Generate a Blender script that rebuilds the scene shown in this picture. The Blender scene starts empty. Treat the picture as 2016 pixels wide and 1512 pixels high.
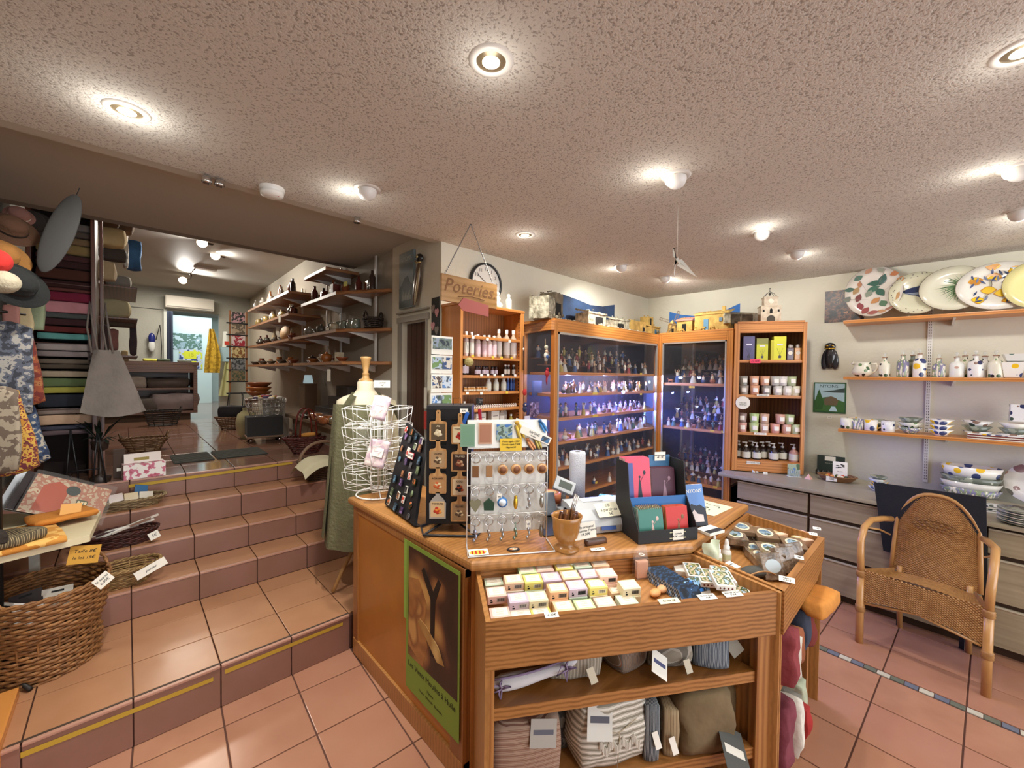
import bpy, bmesh, math, random
from mathutils import Vector, Matrix
PI=math.pi; rnd=random.Random(7)
SC=bpy.context.scene; COL=SC.collection; D=bpy.data
# ---------------------------------------------------------------- camera
F_PX=801.63; YAW=math.radians(43.4541); PITCH=math.radians(1.24335); ROLL=math.radians(-0.6773)
CAM=Vector((0,0,1.55))
_F=Vector((math.sin(YAW)*math.cos(PITCH),math.cos(YAW)*math.cos(PITCH),-math.sin(PITCH)))
_R0=Vector((math.cos(YAW),-math.sin(YAW),0)); _D0=_F.cross(_R0)
_R=_R0*math.cos(ROLL)+_D0*math.sin(ROLL); _D=_D0*math.cos(ROLL)-_R0*math.sin(ROLL)
cd=D.cameras.new('camera'); cam=D.objects.new('camera',cd); COL.objects.link(cam); SC.camera=cam
cd.sensor_width=36; cd.lens=F_PX/2016*36; cd.clip_start=.02; cd.clip_end=60
cam.matrix_world=Matrix(((_R.x,-_D.x,-_F.x,CAM.x),(_R.y,-_D.y,-_F.y,CAM.y),(_R.z,-_D.z,-_F.z,CAM.z),(0,0,0,1)))
# ---------------------------------------------------------------- world, exposure
SC.view_settings.view_transform='Standard'; SC.view_settings.look='None'; SC.view_settings.exposure=0.5; SC.view_settings.gamma=1.0
SC.view_settings.use_curve_mapping=False
wo=D.worlds.new('world'); SC.world=wo; wo.use_nodes=True
wo.node_tree.nodes['Background'].inputs[0].default_value=(.88,.92,1,1); wo.node_tree.nodes['Background'].inputs[1].default_value=1.35
try:
    SC.cycles.max_bounces=7; SC.cycles.diffuse_bounces=4; SC.cycles.glossy_bounces=3; SC.cycles.transmission_bounces=4
    SC.cycles.transparent_max_bounces=10; SC.cycles.sample_clamp_indirect=6; SC.cycles.caustics_reflective=False; SC.cycles.caustics_refractive=False
except Exception: pass
CEIL=2.41
WARM=(1,.98,.92); NEUT=(1,.88,.74); COOL=(.82,.93,1)
def spot(x,y,z,tx,ty,tz,e,col=WARM,ang=100,blend=.7,r=.03):
    l=D.lights.new('downlight_beam','SPOT'); l.energy=e; l.color=col; l.spot_size=math.radians(ang); l.spot_blend=blend; l.shadow_soft_size=r
    o=D.objects.new('downlight_beam',l); COL.objects.link(o); o.location=(x,y,z)
    o.rotation_euler=Vector((tx-x,ty-y,tz-z)).to_track_quat('-Z','Y').to_euler(); return o
def area(x,y,z,sx,sy,e,col,rot=(0,0,0)):
    l=D.lights.new('area_fill_light','AREA'); l.shape='RECTANGLE'; l.size=sx; l.size_y=sy; l.energy=e; l.color=col
    o=D.objects.new('area_fill_light',l); COL.objects.link(o); o.location=(x,y,z); o.rotation_euler=rot; return o
# downlights of the shop: (x, y, kind, aim x, aim y, aim z, energy) ; kind f = flush bulb, e = tilted eyeball
LAMPS=[(.731,.87,'f',.7,.8,0,34),(.007,1.876,'f',.2,2.3,0,52),(.82,1.865,'e',.2,2.9,.2,60),(1.714,.805,'e',.9,1.3,.6,34),
(1.777,1.774,'f',1.75,1.6,0,26),(2.715,.748,'e',1.9,.5,.6,34),(3.317,.696,'e',4.25,.6,1.7,19),(2.795,1.733,'e',3.1,2.25,1.7,34),
(3.385,1.663,'e',4.2,1.6,1.9,24),(1.70,-.125,'f',1.7,-.1,0,20),(2.615,-.191,'e',2.3,.3,.6,20),(3.281,-.25,'e',4.25,-.4,1.8,17),
(2.6,-1.6,'f',2.6,-1.6,0,12),(.6,-1.1,'f',.6,-1.1,0,30)]
for (x,y,k,ax,ay,az,e) in LAMPS:
    pl_=D.lights.new('bulb_glow','POINT'); pl_.energy=.42 if k=='e' else (.9 if y>1.8 and x<.1 else .3); pl_.color=WARM; pl_.shadow_soft_size=.03; po_=D.objects.new('bulb_glow',pl_); COL.objects.link(po_); dd_=Vector((ax-x,ay-y,0)); dd_=dd_.normalized()*.10 if k=='e' and dd_.length else Vector((0,0,0)); po_.location=(x+dd_.x,y+dd_.y,CEIL-.075)
    spot(x,y,CEIL-.055 if k=='e' else CEIL-.012,ax,ay,az,e,WARM,154 if k=='f' else 112)
area(1.9,-3.2,1.3,4.4,2.2,52,(.93,.96,1),(math.radians(96),0,math.radians(-6)))   # added unseen fill behind the camera; stands for daylight of an assumed shop window
# ---------------------------------------------------------------- pixel -> point on a real plane
def ray(px,py): return _F+_R*((px-1008)/F_PX)+_D*((py-756)/F_PX)
def onz(px,py,z): r=ray(px,py); return CAM+r*((z-CAM.z)/r.z)
def onx(px,py,X): r=ray(px,py); return CAM+r*(X/r.x)
def ony(px,py,Y): r=ray(px,py); return CAM+r*(Y/r.y)
class Fr:
    def __init__(s,ox,oy,deg):
        t=math.radians(deg); s.deg=deg; s.o=Vector((ox,oy,0)); s.x=Vector((math.cos(t),math.sin(t),0)); s.y=Vector((-math.sin(t),math.cos(t),0))
    def w(s,x,y,z=0): return s.o+s.x*x+s.y*y+Vector((0,0,z))
    def hit(s,px,py,d=0):
        r=ray(px,py); P0=s.o+s.y*d; P=CAM+r*((P0-CAM).dot(s.y)/r.dot(s.y)); return (P-s.o).dot(s.x),P.z
    def loc(s,P): P=P-s.o; return P.dot(s.x),P.dot(s.y),P.z
# ---------------------------------------------------------------- materials
def lin(h):
    if isinstance(h,str): h=[int(h[i:i+2],16)/255 for i in (0,2,4)]
    return tuple((c/12.92 if c<=.04045 else ((c+.055)/1.055)**2.4) for c in h)+(1,)
_mc={}
def mat(h,rough=.6,metal=0,noise=0,nscale=20,bump=0,bscale=60,emit=0,alpha=None,h2=None,trans=0,coat=0,spec=.5,name=None,stretch=None):
    key=(h,rough,metal,noise,nscale,bump,bscale,emit,alpha,h2,trans,coat,spec,stretch)
    if key in _mc: return _mc[key]
    m=D.materials.new(name or 'mat_'+str(h)); m.use_nodes=True; nt=m.node_tree; N=nt.nodes; L=nt.links; b=N['Principled BSDF']
    c=lin(h); b.inputs['Base Color'].default_value=c; b.inputs['Roughness'].default_value=rough; b.inputs['Metallic'].default_value=metal
    b.inputs['Specular IOR Level'].default_value=spec; b.inputs['Coat Weight'].default_value=coat
    if trans: b.inputs['Transmission Weight'].default_value=trans
    if alpha is not None: b.inputs['Alpha'].default_value=alpha
    if emit: b.inputs['Emission Color'].default_value=c; b.inputs['Emission Strength'].default_value=emit
    if noise or bump:
        tc=N.new('ShaderNodeTexCoord'); src=tc.outputs['Object']
        if stretch:
            mp=N.new('ShaderNodeMapping'); mp.inputs['Scale'].default_value=stretch; L.new(src,mp.inputs[0]); src=mp.outputs[0]
    if noise:
        n=N.new('ShaderNodeTexNoise'); n.inputs['Scale'].default_value=nscale; n.inputs['Detail'].default_value=4; L.new(src,n.inputs['Vector'])
        r=N.new('ShaderNodeMapRange'); r.inputs['From Min'].default_value=.3; r.inputs['From Max'].default_value=.7; L.new(n.outputs['Fac'],r.inputs['Value'])
        mx=N.new('ShaderNodeMix'); mx.data_type='RGBA'; L.new(r.outputs['Result'],mx.inputs['Factor'])
        c2=lin(h2) if h2 else tuple(x*(1-noise) for x in c[:3])+(1,)
        mx.inputs[6].default_value=c; mx.inputs[7].default_value=c2; L.new(mx.outputs[2],b.inputs['Base Color'])
    if bump:
        n2=N.new('ShaderNodeTexNoise'); n2.inputs['Scale'].default_value=bscale; n2.inputs['Detail'].default_value=3; L.new(src,n2.inputs['Vector'])
        bp=N.new('ShaderNodeBump'); bp.inputs['Strength'].default_value=bump; bp.inputs['Distance'].default_value=.01; L.new(n2.outputs['Fac'],bp.inputs['Height']); L.new(bp.outputs[0],b.inputs['Normal'])
    _mc[key]=m; return m
def wood(h1,h2,scale=9,rough=.38,axis='X',coat=.25):
    key=('wood',h1,h2,scale,rough,axis)
    if key in _mc: return _mc[key]
    m=D.materials.new('wood_'+h1); m.use_nodes=True; nt=m.node_tree; N=nt.nodes; L=nt.links; b=N['Principled BSDF']
    tc=N.new('ShaderNodeTexCoord'); mp=N.new('ShaderNodeMapping'); s={'X':(.1,1,1),'Y':(1,.1,1),'Z':(1,1,.1),'T':(.1,1,1)}[axis]; mp.inputs['Scale'].default_value=s
    L.new(tc.outputs['Object'],mp.inputs[0]); wv=N.new('ShaderNodeTexWave'); wv.wave_type='BANDS'; wv.bands_direction={'X':'Z','Y':'X','Z':'X','T':'Y'}[axis]
    wv.inputs['Scale'].default_value=scale*1.7; wv.inputs['Distortion'].default_value=3.2; wv.inputs['Detail'].default_value=3; wv.inputs['Detail Scale'].default_value=1.5
    L.new(mp.outputs[0],wv.inputs['Vector']); nz=N.new('ShaderNodeTexNoise'); nz.inputs['Scale'].default_value=14; nz.inputs['Detail'].default_value=5; L.new(mp.outputs[0],nz.inputs['Vector'])
    av=N.new('ShaderNodeMix'); av.inputs['Factor'].default_value=.55; L.new(wv.outputs['Fac'],av.inputs[2]); L.new(nz.outputs['Fac'],av.inputs[3])
    cr=N.new('ShaderNodeValToRGB'); cr.color_ramp.elements[0].color=lin(h2); cr.color_ramp.elements[1].color=lin(h1)
    cr.color_ramp.elements[0].position=.22; cr.color_ramp.elements[1].position=.62; L.new(av.outputs[0],cr.inputs[0]); L.new(cr.outputs[0],b.inputs['Base Color'])
    b.inputs['Roughness'].default_value=rough; b.inputs['Coat Weight'].default_value=coat; b.inputs['Coat Roughness'].default_value=.3
    _mc[key]=m; return m
def blotch(cols,scale=8,rough=.5,sharp=True,coat=0,seed=0,stretch=(1,1,1),bump=0):
    "flat print or cloth with patches of the given colours"
    key=('bl',tuple(cols),scale,rough,sharp,coat,seed,stretch,bump)
    if key in _mc: return _mc[key]
    m=D.materials.new('print_'+cols[0]); m.use_nodes=True; nt=m.node_tree; N=nt.nodes; L=nt.links; b=N['Principled BSDF']
    tc=N.new('ShaderNodeTexCoord'); mp=N.new('ShaderNodeMapping'); mp.inputs['Scale'].default_value=stretch; mp.inputs['Location'].default_value=(seed*3.7,seed*1.3,seed*2.1)
    L.new(tc.outputs['Object'],mp.inputs[0]); n=N.new('ShaderNodeTexNoise'); n.inputs['Scale'].default_value=scale; n.inputs['Detail'].default_value=3 if sharp else 1
    L.new(mp.outputs[0],n.inputs['Vector']); cr=N.new('ShaderNodeValToRGB'); cr.color_ramp.interpolation='CONSTANT' if sharp else 'LINEAR'; e=cr.color_ramp.elements
    while len(e)<len(cols): e.new(.5)
    for i,c in enumerate(cols): e[i].position=.32+.36*i/max(1,len(cols)-1) if i else 0; e[i].color=lin(c)
    L.new(n.outputs['Fac'],cr.inputs[0]); L.new(cr.outputs[0],b.inputs['Base Color']); b.inputs['Roughness'].default_value=rough; b.inputs['Coat Weight'].default_value=coat
    if bump:
        bp=N.new('ShaderNodeBump'); bp.inputs['Strength'].default_value=bump; bp.inputs['Distance'].default_value=.01; L.new(n.outputs['Fac'],bp.inputs['Height']); L.new(bp.outputs[0],b.inputs['Normal'])
    _mc[key]=m; return m
def spots(base,cols,scale=14,size=.32,rough=.25,coat=.5,seed=0,stretch=(1,1,1)):
    "glazed ware with painted dabs"
    key=('sp',base,tuple(cols),scale,size,seed,stretch)
    if key in _mc: return _mc[key]
    m=D.materials.new('glaze_'+base); m.use_nodes=True; nt=m.node_tree; N=nt.nodes; L=nt.links; b=N['Principled BSDF']
    tc=N.new('ShaderNodeTexCoord'); mp=N.new('ShaderNodeMapping'); mp.inputs['Scale'].default_value=stretch; mp.inputs['Location'].default_value=(seed,seed*.7,0)
    L.new(tc.outputs['Object'],mp.inputs[0]); v=N.new('ShaderNodeTexVoronoi'); v.inputs['Scale'].default_value=scale; L.new(mp.outputs[0],v.inputs['Vector'])
    lt=N.new('ShaderNodeMath'); lt.operation='LESS_THAN'; lt.inputs[1].default_value=size; L.new(v.outputs['Distance'],lt.inputs[0])
    sp=N.new('ShaderNodeSeparateColor'); L.new(v.outputs['Color'],sp.inputs[0]); cr=N.new('ShaderNodeValToRGB'); cr.color_ramp.interpolation='CONSTANT'; e=cr.color_ramp.elements
    while len(e)<len(cols): e.new(.5)
    for i,c in enumerate(cols): e[i].position=i/len(cols); e[i].color=lin(c)
    L.new(sp.outputs[0],cr.inputs[0]); mx=N.new('ShaderNodeMix'); mx.data_type='RGBA'; L.new(lt.outputs[0],mx.inputs['Factor']); mx.inputs[6].default_value=lin(base); L.new(cr.outputs[0],mx.inputs[7])
    L.new(mx.outputs[2],b.inputs['Base Color']); b.inputs['Roughness'].default_value=rough; b.inputs['Coat Weight'].default_value=coat
    _mc[key]=m; return m
def stripes(cols,scale,axis='X',rough=.9,dist=.6,bump=.2):
    key=('st',tuple(cols),scale,axis,rough)
    if key in _mc: return _mc[key]
    m=D.materials.new('stripe_'+cols[0]); m.use_nodes=True; nt=m.node_tree; N=nt.nodes; L=nt.links; b=N['Principled BSDF']
    tc=N.new('ShaderNodeTexCoord'); wv=N.new('ShaderNodeTexWave'); wv.bands_direction=axis; wv.inputs['Scale'].default_value=scale; wv.inputs['Distortion'].default_value=dist
    L.new(tc.outputs['Object'],wv.inputs['Vector']); cr=N.new('ShaderNodeValToRGB'); cr.color_ramp.interpolation='CONSTANT'; e=cr.color_ramp.elements
    while len(e)<len(cols): e.new(.5)
    for i,c in enumerate(cols): e[i].position=i/len(cols); e[i].color=lin(c)
    L.new(wv.outputs['Fac'],cr.inputs[0]); L.new(cr.outputs[0],b.inputs['Base Color']); b.inputs['Roughness'].default_value=rough
    _mc[key]=m; return m
def glass(tint='FFFFFF',a=.12,rough=.02):
    key=('pane',tint,a,rough)
    if key in _mc: return _mc[key]
    m=D.materials.new('clear_pane'); m.use_nodes=True; nt=m.node_tree; N=nt.nodes; L=nt.links; N.remove(N['Principled BSDF']); out=N['Material Output']
    tr=N.new('ShaderNodeBsdfTransparent'); tr.inputs[0].default_value=tuple(1-a*.35*(1-c) for c in lin(tint)[:3])+(1,); gl=N.new('ShaderNodeBsdfGlossy'); gl.inputs['Roughness'].default_value=rough
    df=N.new('ShaderNodeBsdfDiffuse'); df.inputs[0].default_value=lin(tint); lw=N.new('ShaderNodeLayerWeight'); lw.inputs[0].default_value=.5; pw_=N.new('ShaderNodeMath'); pw_.operation='POWER'; pw_.inputs[1].default_value=5; L.new(lw.outputs['Facing'],pw_.inputs[0]); fr=N.new('ShaderNodeMath'); fr.operation='MULTIPLY_ADD'; fr.inputs[1].default_value=.5; fr.inputs[2].default_value=.025; L.new(pw_.outputs[0],fr.inputs[0])
    m1=N.new('ShaderNodeMixShader'); m1.inputs[0].default_value=a*.35; L.new(tr.outputs[0],m1.inputs[1]); L.new(df.outputs[0],m1.inputs[2])
    m2=N.new('ShaderNodeMixShader'); L.new(fr.outputs[0],m2.inputs[0]); L.new(m1.outputs[0],m2.inputs[1]); L.new(gl.outputs[0],m2.inputs[2]); L.new(m2.outputs[0],out.inputs[0])
    _mc[key]=m; return m
PINE=wood('C68A4C','A8662C',11); PINEX=wood('AA743E','80501F',12); PINEZ=wood('AE7840','8C5628',9,axis='Z'); PINET=wood('B07A42','9A6834',9,axis='T')
ORNG=wood('CF8A45','B06A2C',9); ORNGZ=wood('CF8A45','B06A2C',9,axis='Z'); DARKW=wood('6B3E25','3E2114',8,axis='Z')
PANEL=mat('B9772F',.4,noise=.18,nscale=6,coat=.2); SHELFW=wood('A9754A','7C4D2C',6)
r=math.radians
WHITE=mat('E9E4D6',.6); METALW=mat('E6E4DE',.35); CHROME=mat('D8D8D8',.16,1); BLACKM=mat('17171A',.45); BLACKP=mat('1E1E20',.6); PAPER=mat('F2EEE2',.8); INK=mat('1A1A20',.8)
YTAG=mat('E8C23C',.8)
# ---------------------------------------------------------------- mesh builder
class MB:
    def __init__(s): s.v=[]; s.f=[]; s.m=[]; s.s=[]; s.T=Matrix.Identity(4)
    def add(s,vs,fs,m=0,sm=False):
        n=len(s.v); T=s.T; s.v.extend([tuple(T@Vector(v)) for v in vs]); s.f.extend([tuple(i+n for i in f) for f in fs]); s.m.extend([m]*len(fs)); s.s.extend([sm]*len(fs)); return s
    def box(s,x0,x1,y0,y1,z0,z1,m=0):
        return s.add([(x0,y0,z0),(x1,y0,z0),(x1,y1,z0),(x0,y1,z0),(x0,y0,z1),(x1,y0,z1),(x1,y1,z1),(x0,y1,z1)],[(0,3,2,1),(4,5,6,7),(0,1,5,4),(1,2,6,5),(2,3,7,6),(3,0,4,7)],m)
    def bevbox(s,x0,x1,y0,y1,z0,z1,b=.004,m=0):
        bm=bmesh.new(); bmesh.ops.create_cube(bm,size=1); 
        for v in bm.verts: v.co=Vector(((x0+x1)/2+v.co.x*(x1-x0),(y0+y1)/2+v.co.y*(y1-y0),(z0+z1)/2+v.co.z*(z1-z0)))
        bmesh.ops.bevel(bm,geom=bm.edges[:],offset=b,segments=2,profile=.7,affect='EDGES'); return s.bm(bm,m,False)
    def bm(s,bm,m=0,sm=False):
        bm.verts.ensure_lookup_table(); vs=[v.co.copy() for v in bm.verts]; ix={v:i for i,v in enumerate(bm.verts)}; fs=[[ix[v] for v in f.verts] for f in bm.faces]; bm.free(); return s.add(vs,fs,m,sm)
    def quad(s,a,b,c,d,m=0): return s.add([a,b,c,d],[(0,1,2,3)],m)
    def lathe(s,prof,n=14,m=0,c=(0,0,0),sx=1,sy=1,sm=True,caps=True):
        vs=[]; k=len(prof)
        for r,z in prof:
            for i in range(n): a=2*PI*i/n; vs.append((c[0]+r*sx*math.cos(a),c[1]+r*sy*math.sin(a),c[2]+z))
        fs=[]
        for j in range(k-1):
            for i in range(n): i2=(i+1)%n; fs.append((j*n+i,j*n+i2,(j+1)*n+i2,(j+1)*n+i))
        s.add(vs,fs,m,sm)
        if caps:
            if prof[0][0]>1e-4: s.add(vs[:n],[tuple(range(n-1,-1,-1))],m)
            if prof[-1][0]>1e-4: s.add(vs[-n:],[tuple(range(n))],m)
        return s
    def cyl(s,a,b,r,r2=None,n=10,m=0,sm=True):
        return s.tube([a,b],r,n,m,r2=r2,sm=sm)
    def tube(s,pts,r,n=6,m=0,closed=False,r2=None,sm=True,caps=True):
        P=[Vector(p) for p in pts]; k=len(P); vs=[]; up=None
        for i in range(k):
            if closed: t=P[(i+1)%k]-P[i-1]
            else: t=P[min(i+1,k-1)]-P[max(i-1,0)]
            if t.length<1e-9: t=Vector((0,0,1))
            t.normalize()
            if up is None:
                up=Vector((0,0,1)) if abs(t.z)<.9 else Vector((1,0,0))
            u=t.cross(up)
            if u.length<1e-6: u=t.orthogonal()
            u.normalize(); w=u.cross(t).normalized(); up=w
            rr=r if not callable(r) else r(i/(k-1) if k>1 else 0)
            if r2 is not None: rr=r+(r2-r)*i/(k-1)
            for j in range(n): a=2*PI*j/n; vs.append(P[i]+u*(rr*math.cos(a))+w*(rr*math.sin(a)))
        fs=[]
        for i in range(k if closed else k-1):
            i2=(i+1)%k
            for j in range(n): j2=(j+1)%n; fs.append((i*n+j,i*n+j2,i2*n+j2,i2*n+j))
        if caps and not closed: fs.append(tuple(range(n-1,-1,-1))); fs.append(tuple((k-1)*n+j for j in range(n)))
        return s.add(vs,fs,m,sm)
    def ring(s,c,R,r,n=20,k=6,m=0,axis='Z',sx=1,sy=1):
        pts=[]
        for i in range(n):
            a=2*PI*i/n; u,v=R*sx*math.cos(a),R*sy*math.sin(a)
            pts.append({'Z':(c[0]+u,c[1]+v,c[2]),'Y':(c[0]+u,c[1],c[2]+v),'X':(c[0],c[1]+u,c[2]+v)}[axis])
        return s.tube(pts,r,k,m,closed=True)
    def ell(s,c,rx,ry,rz,n=10,k=7,m=0,R=None):
        vs=[];R=R or Matrix.Identity(3)
        for j in range(k+1):
            p=-PI/2+PI*j/k
            for i in range(n): a=2*PI*i/n; vs.append(Vector(c)+R@Vector((rx*math.cos(p)*math.cos(a),ry*math.cos(p)*math.sin(a),rz*math.sin(p))))
        fs=[]
        for j in range(k):
            for i in range(n): i2=(i+1)%n; fs.append((j*n+i,j*n+i2,(j+1)*n+i2,(j+1)*n+i))
        return s.add(vs,fs,m,True)
    def prism(s,poly,z0,z1,m=0,sm=False):
        n=len(poly); vs=[(x,y,z0) for x,y in poly]+[(x,y,z1) for x,y in poly]
        ar=sum(poly[i][0]*poly[(i+1)%n][1]-poly[(i+1)%n][0]*poly[i][1] for i in range(n))
        up=tuple(range(n,2*n)); dn=tuple(range(n-1,-1,-1))
        sd=[(i,(i+1)%n,n+(i+1)%n,n+i) for i in range(n)]
        if ar<0: up=up[::-1]; dn=dn[::-1]; sd=[f[::-1] for f in sd]
        return s.add(vs,[dn,up]+sd,m,sm)
    def xz(s,poly,y0,y1,m=0):       # outline in the x-z plane, given a depth along y
        T=s.T; s.T=T@Matrix(((1,0,0,0),(0,0,-1,0),(0,1,0,0),(0,0,0,1))); s.prism(poly,-y1,-y0,m); s.T=T; return s
    def grid(s,fn,nu,nv,m=0,sm=True,closed_u=False):
        vs=[fn(i/nu,j/nv) for j in range(nv+1) for i in range(nu+1)]; w=nu+1
        return s.add(vs,[(j*w+i,j*w+i+1,(j+1)*w+i+1,(j+1)*w+i) for j in range(nv) for i in range(nu)],m,sm)
    def mesh(s,name,mats):
        me=D.meshes.new(name); me.from_pydata(s.v,[],s.f)
        for q in (mats if isinstance(mats,(list,tuple)) else [mats]): me.materials.append(q)
        me.polygons.foreach_set('material_index',s.m); me.polygons.foreach_set('use_smooth',s.s); me.update(); return me
    def build(s,name,mats,parent=None,loc=None,rz=None,solid=0):
        return put(name,s.mesh(name,mats),parent,loc,rz)
def soft(w,d,h,mats,seed=0,cuts=5,rnd_=.35,amp=.006,frq=14,fold=0,z0=True):
    "pillow-like cloth volume, base centre at the origin"
    from mathutils import noise
    bm=bmesh.new(); bmesh.ops.create_cube(bm,size=2); bmesh.ops.subdivide_edges(bm,edges=bm.edges[:],cuts=cuts,use_grid_fill=True)
    for v in bm.verts:
        c=v.co.copy(); s_=c.normalized()*(1.25); c=c.lerp(Vector((s_.x,s_.y,s_.z)),rnd_)
        p=Vector((c.x*w/2,c.y*d/2,c.z*h/2)); nn=noise.noise_vector(p*frq+Vector((seed*7.3,seed*3.1,seed)))
        p+=nn*amp
        if fold: p.z+=fold*math.sin(c.y*9+seed)*.5
        p.z+=h/2; 
        if z0 and p.z<0: p.z=0
        v.co=p
    mb=MB(); mb.bm(bm,0,True); return mb.mesh('cloth',mats)
def put(name,me,parent=None,loc=None,rz=None,rot=None):
    o=D.objects.new(name,me); COL.objects.link(o)
    if parent is not None: o.parent=parent
    if loc is not None: o.location=loc
    if rz is not None: o.rotation_euler=(0,0,math.radians(rz))
    if rot is not None: o.rotation_euler=rot
    return o
def tag(o,label,cat,group=None,kind=None):
    o['label']=label; o['category']=cat
    if group: o['group']=group
    if kind: o['kind']=kind
    return o
def thing(name,label,cat,loc=(0,0,0),rz=0,group=None,rot=None):
    o=D.objects.new(name,None); COL.objects.link(o); o.empty_display_size=.05; o.location=loc
    o.rotation_euler=rot if rot is not None else (0,0,math.radians(rz)); tag(o,label,cat,group); return o
def struct(o): o['kind']='structure'; return o
def kids(o): return [c for c in D.objects if c.parent==o]
def dup(root,loc,rz=None,label=None,group=None,ch=None,scale=None):
    r=root.copy(); COL.objects.link(r); r.location=loc
    if rz is not None: r.rotation_euler=(0,0,math.radians(rz))
    if scale: r.scale=scale if isinstance(scale,tuple) else (scale,)*3
    if label: r['label']=label
    if group: r['group']=group
    for c in (root.children if ch is None else ch):
        k=c.copy(); COL.objects.link(k); k.parent=r
        for g in c.children: q=g.copy(); COL.objects.link(q); q.parent=k
    return r
ORD=['first','second','third','fourth','fifth','sixth','seventh','eighth','ninth','tenth','eleventh','twelfth','thirteenth','fourteenth','fifteenth','sixteenth','seventeenth','eighteenth','nineteenth','twentieth']
ORD+=['twenty-'+o for o in ORD[:9]]+['thirtieth']+['thirty-'+o for o in ORD[:9]]
def nth(i,n,side='left'):
    if i==0: return 'leftmost' if side=='left' else 'nearest'
    if i==n-1: return 'rightmost' if side=='left' else 'farthest'
    return ORD[i]+' from the '+('left' if side=='left' else 'front')
_txt={}
def textmesh(t,size,mt,bold=False,depth=.0003,space=1.0,shear=0,align='CENTER'):
    key=(t,size,mt.name,shear,space,align)
    if key in _txt: return _txt[key]
    c=D.curves.new('lettering','FONT'); c.body=t; c.size=size; c.align_x=align; c.align_y='CENTER'; c.extrude=depth; c.resolution_u=2; c.space_character=space; c.shear=shear
    if bold: c.offset=size*.018
    o=D.objects.new('lettering',c); me=D.meshes.new_from_object(o); D.objects.remove(o); me.materials.clear(); me.materials.append(mt)
    me.transform(Matrix(((1,0,0,0),(0,0,-1,0),(0,1,0,0),(0,0,0,1))))   # stands in the x-z plane, reads from -y
    _txt[key]=me; return me
def text(t,size,mt,parent,loc,rz=None,rot=None,**k): return put('lettering',textmesh(t,size,mt,**k),parent,loc,rz,rot)
def card(w,h,m=0,t=.001,mb=None,x=0,z=0,y=0):
    mb=mb or MB(); mb.box(x-w/2,x+w/2,y-t,y,z,z+h,m); return mb
# ================================================================ structure
FB=Fr(0,2.25,0); FC1=Fr(2.178,1.87,0); FC2=Fr(3.706,1.87,-90); FC3=Fr(3.706,1.204,-60); FW=Fr(4.185,2.25,-87.7); FD=Fr(3.60,1.13,-92.7)
FDW=Fr(1.487,2.25,-90); FS=Fr(1.487,2.9,-91.5)
def ceilmat():
    m=D.materials.new('speckled_plaster'); m.use_nodes=True; nt=m.node_tree; N=nt.nodes; L=nt.links; b=N['Principled BSDF']; b.inputs['Roughness'].default_value=.95
    tc=N.new('ShaderNodeTexCoord'); v=N.new('ShaderNodeTexNoise'); v.inputs['Scale'].default_value=150; v.inputs['Detail'].default_value=2; L.new(tc.outputs['Object'],v.inputs['Vector'])
    cr=N.new('ShaderNodeValToRGB'); e=cr.color_ramp.elements; e[0].color=lin('A29A90'); e[0].position=.36; e[1].color=lin('D2CCC2'); e[1].position=.45; L.new(v.outputs['Fac'],cr.inputs[0]); L.new(cr.outputs[0],b.inputs['Base Color'])
    bp=N.new('ShaderNodeBump'); bp.inputs['Strength'].default_value=.7; bp.inputs['Distance'].default_value=.004; L.new(v.outputs['Fac'],bp.inputs['Height']); L.new(bp.outputs[0],b.inputs['Normal']); return m
def wallmat(h):
    return mat(h,.85,noise=.08,nscale=3,bump=.25,bscale=45)
WALLM=wallmat('DDD8C6'); 
ce=MB().box(-.62,4.5,-3.4,2.25,CEIL,CEIL+.1).build('ceiling',ceilmat()); struct(ce)
so=MB().box(-.62,1.8,2.2505,3.66,2.51,2.61).build('trim_1',mat('B8AFA0',.9)); struct(so)
so=MB().box(-.62,1.8,2.252,2.32,CEIL+.002,2.62).build('trim_2',mat('B8AFA0',.9)); struct(so)
so=MB().box(-.62,1.9,3.662,3.76,2.512,3.0).build('trim_3',mat('8C8478',.9)); struct(so)
rc=MB().box(-.62,3.2,3.77,12.8,2.90,3.0).build('ceiling',mat('B7B3AB',.62,noise=.1,nscale=2)); struct(rc)
w=MB().box(1.4875,4.35,2.25,2.35,0,CEIL); struct(w.build('wall_back',WALLM))
w=MB(); w.T=Matrix.Translation(FW.o)@Matrix.Rotation(math.radians(FW.deg),4,'Z'); w.box(-.1,5.6,0,.1,0,CEIL); struct(w.build('wall_right',WALLM))
# door wall with its opening
DW=wallmat('DAD3C0')
w=MB(); w.T=Matrix.Translation(FDW.o)@Matrix.Rotation(-PI/2,4,'Z')
w.box(-.161,-.002,-.0006,.09,.0,2.61); w.box(-.515,-.161,0,.09,1.925,2.61); w.box(-.665,-.515,0,.09,0,2.61); struct(w.build('wall_stairs',DW))
w=MB()
w.T=Matrix.Translation(FDW.o)@Matrix.Rotation(-PI/2,4,'Z')
for a,b in ((-.555,-.515),(-.168,-.155)): w.box(a,b,-.014,.0,.2,1.93)
w.box(-.562,-.13,-.018,0,1.925,1.965); w.box(-.562,-.13,-.024,0,1.99,2.0)
struct(w.build('trim_4',mat('8F877A',.5)))
dr=D.objects.new('door_1',None); COL.objects.link(dr); dr.location=FDW.w(-.338,.05,.2); dr.rotation_euler=(0,0,-PI/2); struct(dr)
pl=MB().bevbox(-.034,.034,-.008,.008,0,1.72,.003).mesh('plank',wood('4A2A1C','2C1810',7,axis='Z'))
for i in range(5): put('plank',pl,dr,(-.141+i*.0705,0,.002))
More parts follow.
